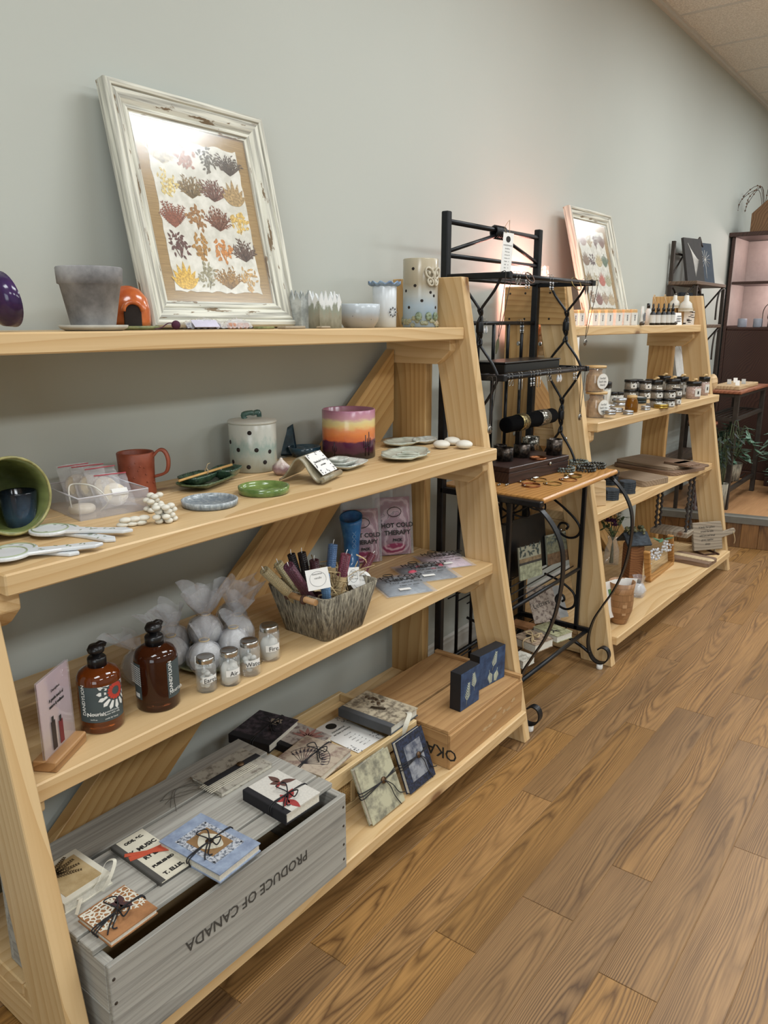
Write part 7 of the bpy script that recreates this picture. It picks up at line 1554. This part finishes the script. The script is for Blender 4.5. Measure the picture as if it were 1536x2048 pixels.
# dark cabinet with a pink lit niche
kx, ky0, ky1, kz = 6.38, .6, 1.615, 2.03; cbn = thing('display_cabinet', 'tall dark brown cabinet with pink lit niches at the far end', 'cabinet', (0, 0, 0)); dpt = .42
INN = plain('cabinet_lining', 'a89a94', .6, var=.04)
def kb(x0, x1, y0, y1, z0, z1, nm, mat=DARKW): return bev(MB().box(((x0+x1)/2, (y0+y1)/2, (z0+z1)/2), (x1-x0, y1-y0, z1-z0)).build(nm, mat, cbn), .003)
kb(kx, kx+dpt, ky1-.022, ky1, PT, kz-.03, 'side_panel'); kb(kx, kx+dpt, ky0, ky0+.022, PT, kz-.03, 'side_panel'); kb(kx-.02, kx+dpt+.01, ky0-.02, ky1+.02, kz-.03, kz, 'top_board'); kb(kx+dpt-.015, kx+dpt, ky0+.023, ky1-.023, PT, kz-.031, 'back_panel', INN)
kb(kx+.005, kx+dpt-.016, ky1-.026, ky1-.0225, 1.357, kz-.031, 'side_lining', INN); kb(kx+.003, kx+dpt-.016, ky0+.023, ky1-.027, 1.66, 1.68, 'niche_shelf'); kb(kx+.003, kx+dpt-.016, ky0+.023, ky1-.027, 1.327, 1.347, 'niche_shelf'); kb(kx+.004, kx+.02, ky0+.023, ky1-.023, PT+.06, 1.326, 'front_panel'); kb(kx-.01, kx+.02, ky0, ky1, PT, PT+.059, 'plinth')
for zz in (kz-.036, 1.655):
    MB().lathe([(.03, 0), (.028, .004), (0, .004)], 16, T(kx+.2, 1.31, zz-.004)).build('puck_light', emis('pink_puck', (1, .7, .66), 14), cbn)
    l = bpy.data.lights.new('niche_light', 'POINT'); l.energy = 2.2; l.color = (1, .84, .80); l.shadow_soft_size = .03; lo = bpy.data.objects.new('niche_light', l); COL.objects.link(lo); lo.parent = cbn; lo.location = (kx+.2, 1.31, zz-.04)
for i, (y, m_, lab) in enumerate(((1.495, plain('grey_candle', '8f929c', .6), 'grey pillar candle at the left of the lower niche'), (1.385, plain('grey_candle', '8f929c', .6), 'grey pillar candle at the right of the lower niche'))): one(MB().lathe([(0, 0), (.032, 0), (.033, .004), (.033, .06), (.03, .064), (0, .062)], 20).build('pillar_candle', m_, None, (kx+.06, y, 1.3475)), lab, 'candle')
t_ = thing('wire_sculpture', 'slender wire arch with a small figure in the lower niche', 'sculpture', (kx+.05, 1.31, 1.3475)); MB().tube([(0, .045*math.cos(a), .1+.07*math.sin(a)) for a in [R(180*i/16) for i in range(17)]], .003, 6).build('arch_wire', BROWNM, t_); MB().tube([(0, .045, .1), (0, .045, 0)], .003, 6).build('arch_leg', BROWNM, t_); MB().tube([(0, -.045, .1), (0, -.045, 0)], .003, 6).build('arch_leg', BROWNM, t_)
MB().lathe([(0, 0), (.006, .0), (.005, .05), (.012, .07), (.01, .1), (.004, .11), (.007, .125), (0, .135)], 10).build('figure', BROWNM, t_); MB().box((0, 0, .002), (.05, .1, .004)).build('base', BROWNM, t_)
# wooden caddy on top with twigs
CAD = wood('caddy_wood', '7d5c3c', '553a22', ring=18, along=.05, rough=.6); cy_ = thing('wooden_caddy', 'brown wooden caddy with bent handle and twigs on top of the cabinet', 'caddy', (kx+.14, 1.305, kz+.0005))
bev(MB().prism([(-.2, 0), (.2, 0), (.2, .13), (.1, .22), (-.1, .22), (-.2, .13)], -.009, .009, T(-.1, 0, 0) @ RZ(R(90)) @ RX(R(90))).build('end_board', CAD, cy_), .002); bev(MB().prism([(-.2, 0), (.2, 0), (.2, .13), (.1, .22), (-.1, .22), (-.2, .13)], -.009, .009, T(.1, 0, 0) @ RZ(R(90)) @ RX(R(90))).build('end_board', CAD, cy_), .002)
for sg in (-1, 1): bev(MB().box((0, sg*.19, .065), (.18, .012, .12)).build('side_board', CAD, cy_), .002)
MB().strap(spline([(-.112, 0, .1), (-.115, 0, .2), (-.08, 0, .36), (0, 0, .42), (.08, 0, .36), (.112, 0, .2)], 5), .03, .006, up=(1, 0, 0)).build('bent_handle', wood('handle_wood', 'a98a60', '7a5c38', ring=14, along=.04, knots=False), cy_)
tw = MB(); rng = random.Random(3); bd_ = MB()
for i in range(12):
    a = rng.uniform(0, 6.3); q = rng.uniform(.1, .26); pts = spline([(0.02*math.cos(a), .1+.05*math.sin(a), .12), (q*.5*math.cos(a), .12+q*.4*math.sin(a), .28+rng.uniform(0, .06)), (q*math.cos(a), .12+q*math.sin(a), .22+rng.uniform(-.04, .08)), (q*1.15*math.cos(a), .12+q*1.15*math.sin(a), .12+rng.uniform(-.02, .08))], 5); tw.tube(pts, .002, 5)
    for p in pts[6::2]: bd_.sphere(p, .006, 6, 4)
tw.build('twig', plain('dry_twig', '4c3b2c', .9), cy_); bd_.build('bud', plain('dry_bud', '6b5140', .9), cy_)
# tall table with tray of rings
tx0_, tx1_, ty0_, ty1_, tzt = 5.21, 5.93, 1.19, 1.372, .965
tb_ = thing('accent_table', 'tall dark metal table with reddish top on the platform', 'table', (0, 0, 0)); REDT = wood('cherry_top', '9a6248', '6e3f2c', ring=16, along=.05, rough=.35, knots=False)
for x in (tx0_, tx1_):
    for y in (ty0_, ty1_): bev(sq('leg', (x, y, PT), (x, y, tzt-.02), .03, .03, tb_, BROWNM), .002)
for z in (tzt-.03, tzt-.18):
    for y in (ty0_, ty1_): sq('rail', (tx0_, y, z), (tx1_, y, z), .02, .025, tb_, BROWNM)
    for x in (tx0_, tx1_): sq('rail', (x, ty0_, z), (x, ty1_, z), .02, .025, tb_, BROWNM)
for i in range(5): MB().tube([(tx0_, ty0_+.02+(ty1_-ty0_-.04)*i/4, tzt-.18), (tx1_, ty0_+.02+(ty1_-ty0_-.04)*i/4, tzt-.18)], .005, 6).build('shelf_bar', BROWNM, tb_)
for i in range(5): MB().tube([(tx0_, ty0_+.02+(ty1_-ty0_-.04)*i/4, PT+.12), (tx1_, ty0_+.02+(ty1_-ty0_-.04)*i/4, PT+.12)], .005, 6).build('shelf_bar', BROWNM, tb_)
for y in (ty0_, ty1_): sq('rail', (tx0_, y, PT+.12), (tx1_, y, PT+.12), .02, .02, tb_, BROWNM)
bev(MB().box(((tx0_+tx1_)/2, (ty0_+ty1_)/2, tzt-.009), (tx1_-tx0_+.06, ty1_-ty0_+.06, .018)).build('table_top', REDT, tb_), .004)
tr2 = thing('ring_tray', 'pale wooden tray with small white ring cards on the tall table', 'tray', (5.52, 1.28, tzt+.0005)); bev(MB().box((0, 0, .012), (.5, .17, .024)).build('tray_body', PALEW, tr2), .003)
for i in range(6):
    x, y = -.17+.08*(i % 3)+.16*(i // 3)*.5, -.05+.07*(i % 2); o = thing('ring_card', ('first', 'second', 'third', 'fourth', 'fifth', 'sixth')[i]+' little white ring card standing in the pale tray', 'card', (5.52+x, 1.28+y, tzt+.0247), R(-60), 'white ring cards'); MB().box((0, 0, .016), (.026, .0015, .032), RX(R(-8))).build('card', WHITEP, o); MB().box((0, .004, .003), (.02, .012, .006)).build('foot', WHITEP, o)
wd_ = thing('wood_disc', 'round wooden disc standing upright on the tall table', 'disc', (5.20, 1.345, tzt+.0005), R(-60)); MB().lathe([(0, -.006), (.05, -.006), (.05, .006), (0, .006)], 28, T(0, 0, .0502) @ RX(R(80)) @ Matrix.Diagonal((.6, 1, 1, 1))).build('disc', PALEW, wd_)
# low round table behind the leg
lt = thing('side_table', 'low dark table with pinkish top beyond the far leg', 'table', (5.0, 0, 0)); lt.location = (5.09, 1.352, PT)
MB().lathe([(0, .555), (.085, .555), (.09, .562), (.088, .575), (0, .577)], 36).build('table_top', REDT, lt); MB().lathe([(.05, 0), (.055, .01), (.016, .03), (.014, .3), (.02, .5), (.03, .554), (0, .554)], 16).build('pedestal', DARKW, lt)
# plants
def foliage(name, label, P, h, r, n, seed, c1, c2, pot=True, lw=.03):
    rng = random.Random(seed); t_ = thing(name, label, 'plant', P)
    if pot: MB().lathe([(0, 0), (r*.5, 0), (r*.6, h*.3), (r*.56, h*.3), (r*.45, .02), (0, .02)], 24).build('pot', WEAVE, t_)
    st = MB(); lm_ = MB().prism(leaf_poly(lw*2.6, lw), 0, .0008).mesh('leaf'); lm_.materials.append(two('foliage_'+c1, c1, c2, 40, .35, .65, .55))
    for i in range(n):
        a = rng.uniform(0, 6.3); q = r*rng.uniform(.4, 1.15); zz = h*rng.uniform(.4, 1); p0 = Vector((r*.2*math.cos(a), r*.2*math.sin(a), h*.28)); p1 = Vector((q*.6*math.cos(a), q*.6*math.sin(a), zz)); p2 = Vector((q*math.cos(a), q*math.sin(a), zz*rng.uniform(.6, .95))); st.tube(spline([p0, p1, p2], 3), .0025, 4)
        for k in range(5): pp = p1.lerp(p2, k/4); o = link('leaf', lm_, None, t_); o.matrix_local = T(*pp) @ RZ(a+rng.uniform(-1.2, 1.2)) @ RY(rng.uniform(-.3, .9))
    props(st.build('stem', plain('plant_stem', '4f5a3c', .7), t_), kind='stuff'); return t_
foliage('potted_plant', 'leafy green plant in a basket pot under the tall table', (5.56, 1.28, PT+.131), .40, .15, 34, 1, '2f4a3a', '6c8a74')
foliage('trailing_plant', 'trailing ivy plant beside the tall table', (5.95, .98, PT), .5, .15, 30, 2, '3a5a4a', '88a48e')
foliage('dark_palm', 'thin dark leaved plant beside the etagere', (5.12, 1.22, PT), .62, .09, 12, 3, '1e2420', '333c34', True, .02)
# dark wooden bench at the right
bn = thing('wooden_bench', 'dark cherry wood bench end at the right picture edge', 'bench', (6.16, .9, PT), 0); 
bev(MB().box((.1, 0, .42), (.2, .5, .03)).build('seat', DARKW, bn), .004)
for x in (.03, .17):
    for y in (-.2, .2): bev(MB().box((x, y, .2), (.045, .045, .4)).build('leg', DARKW, bn), .004)
bev(MB().box((.1, 0, .035), (.2, .52, .07)).build('base', DARKW, bn), .004)
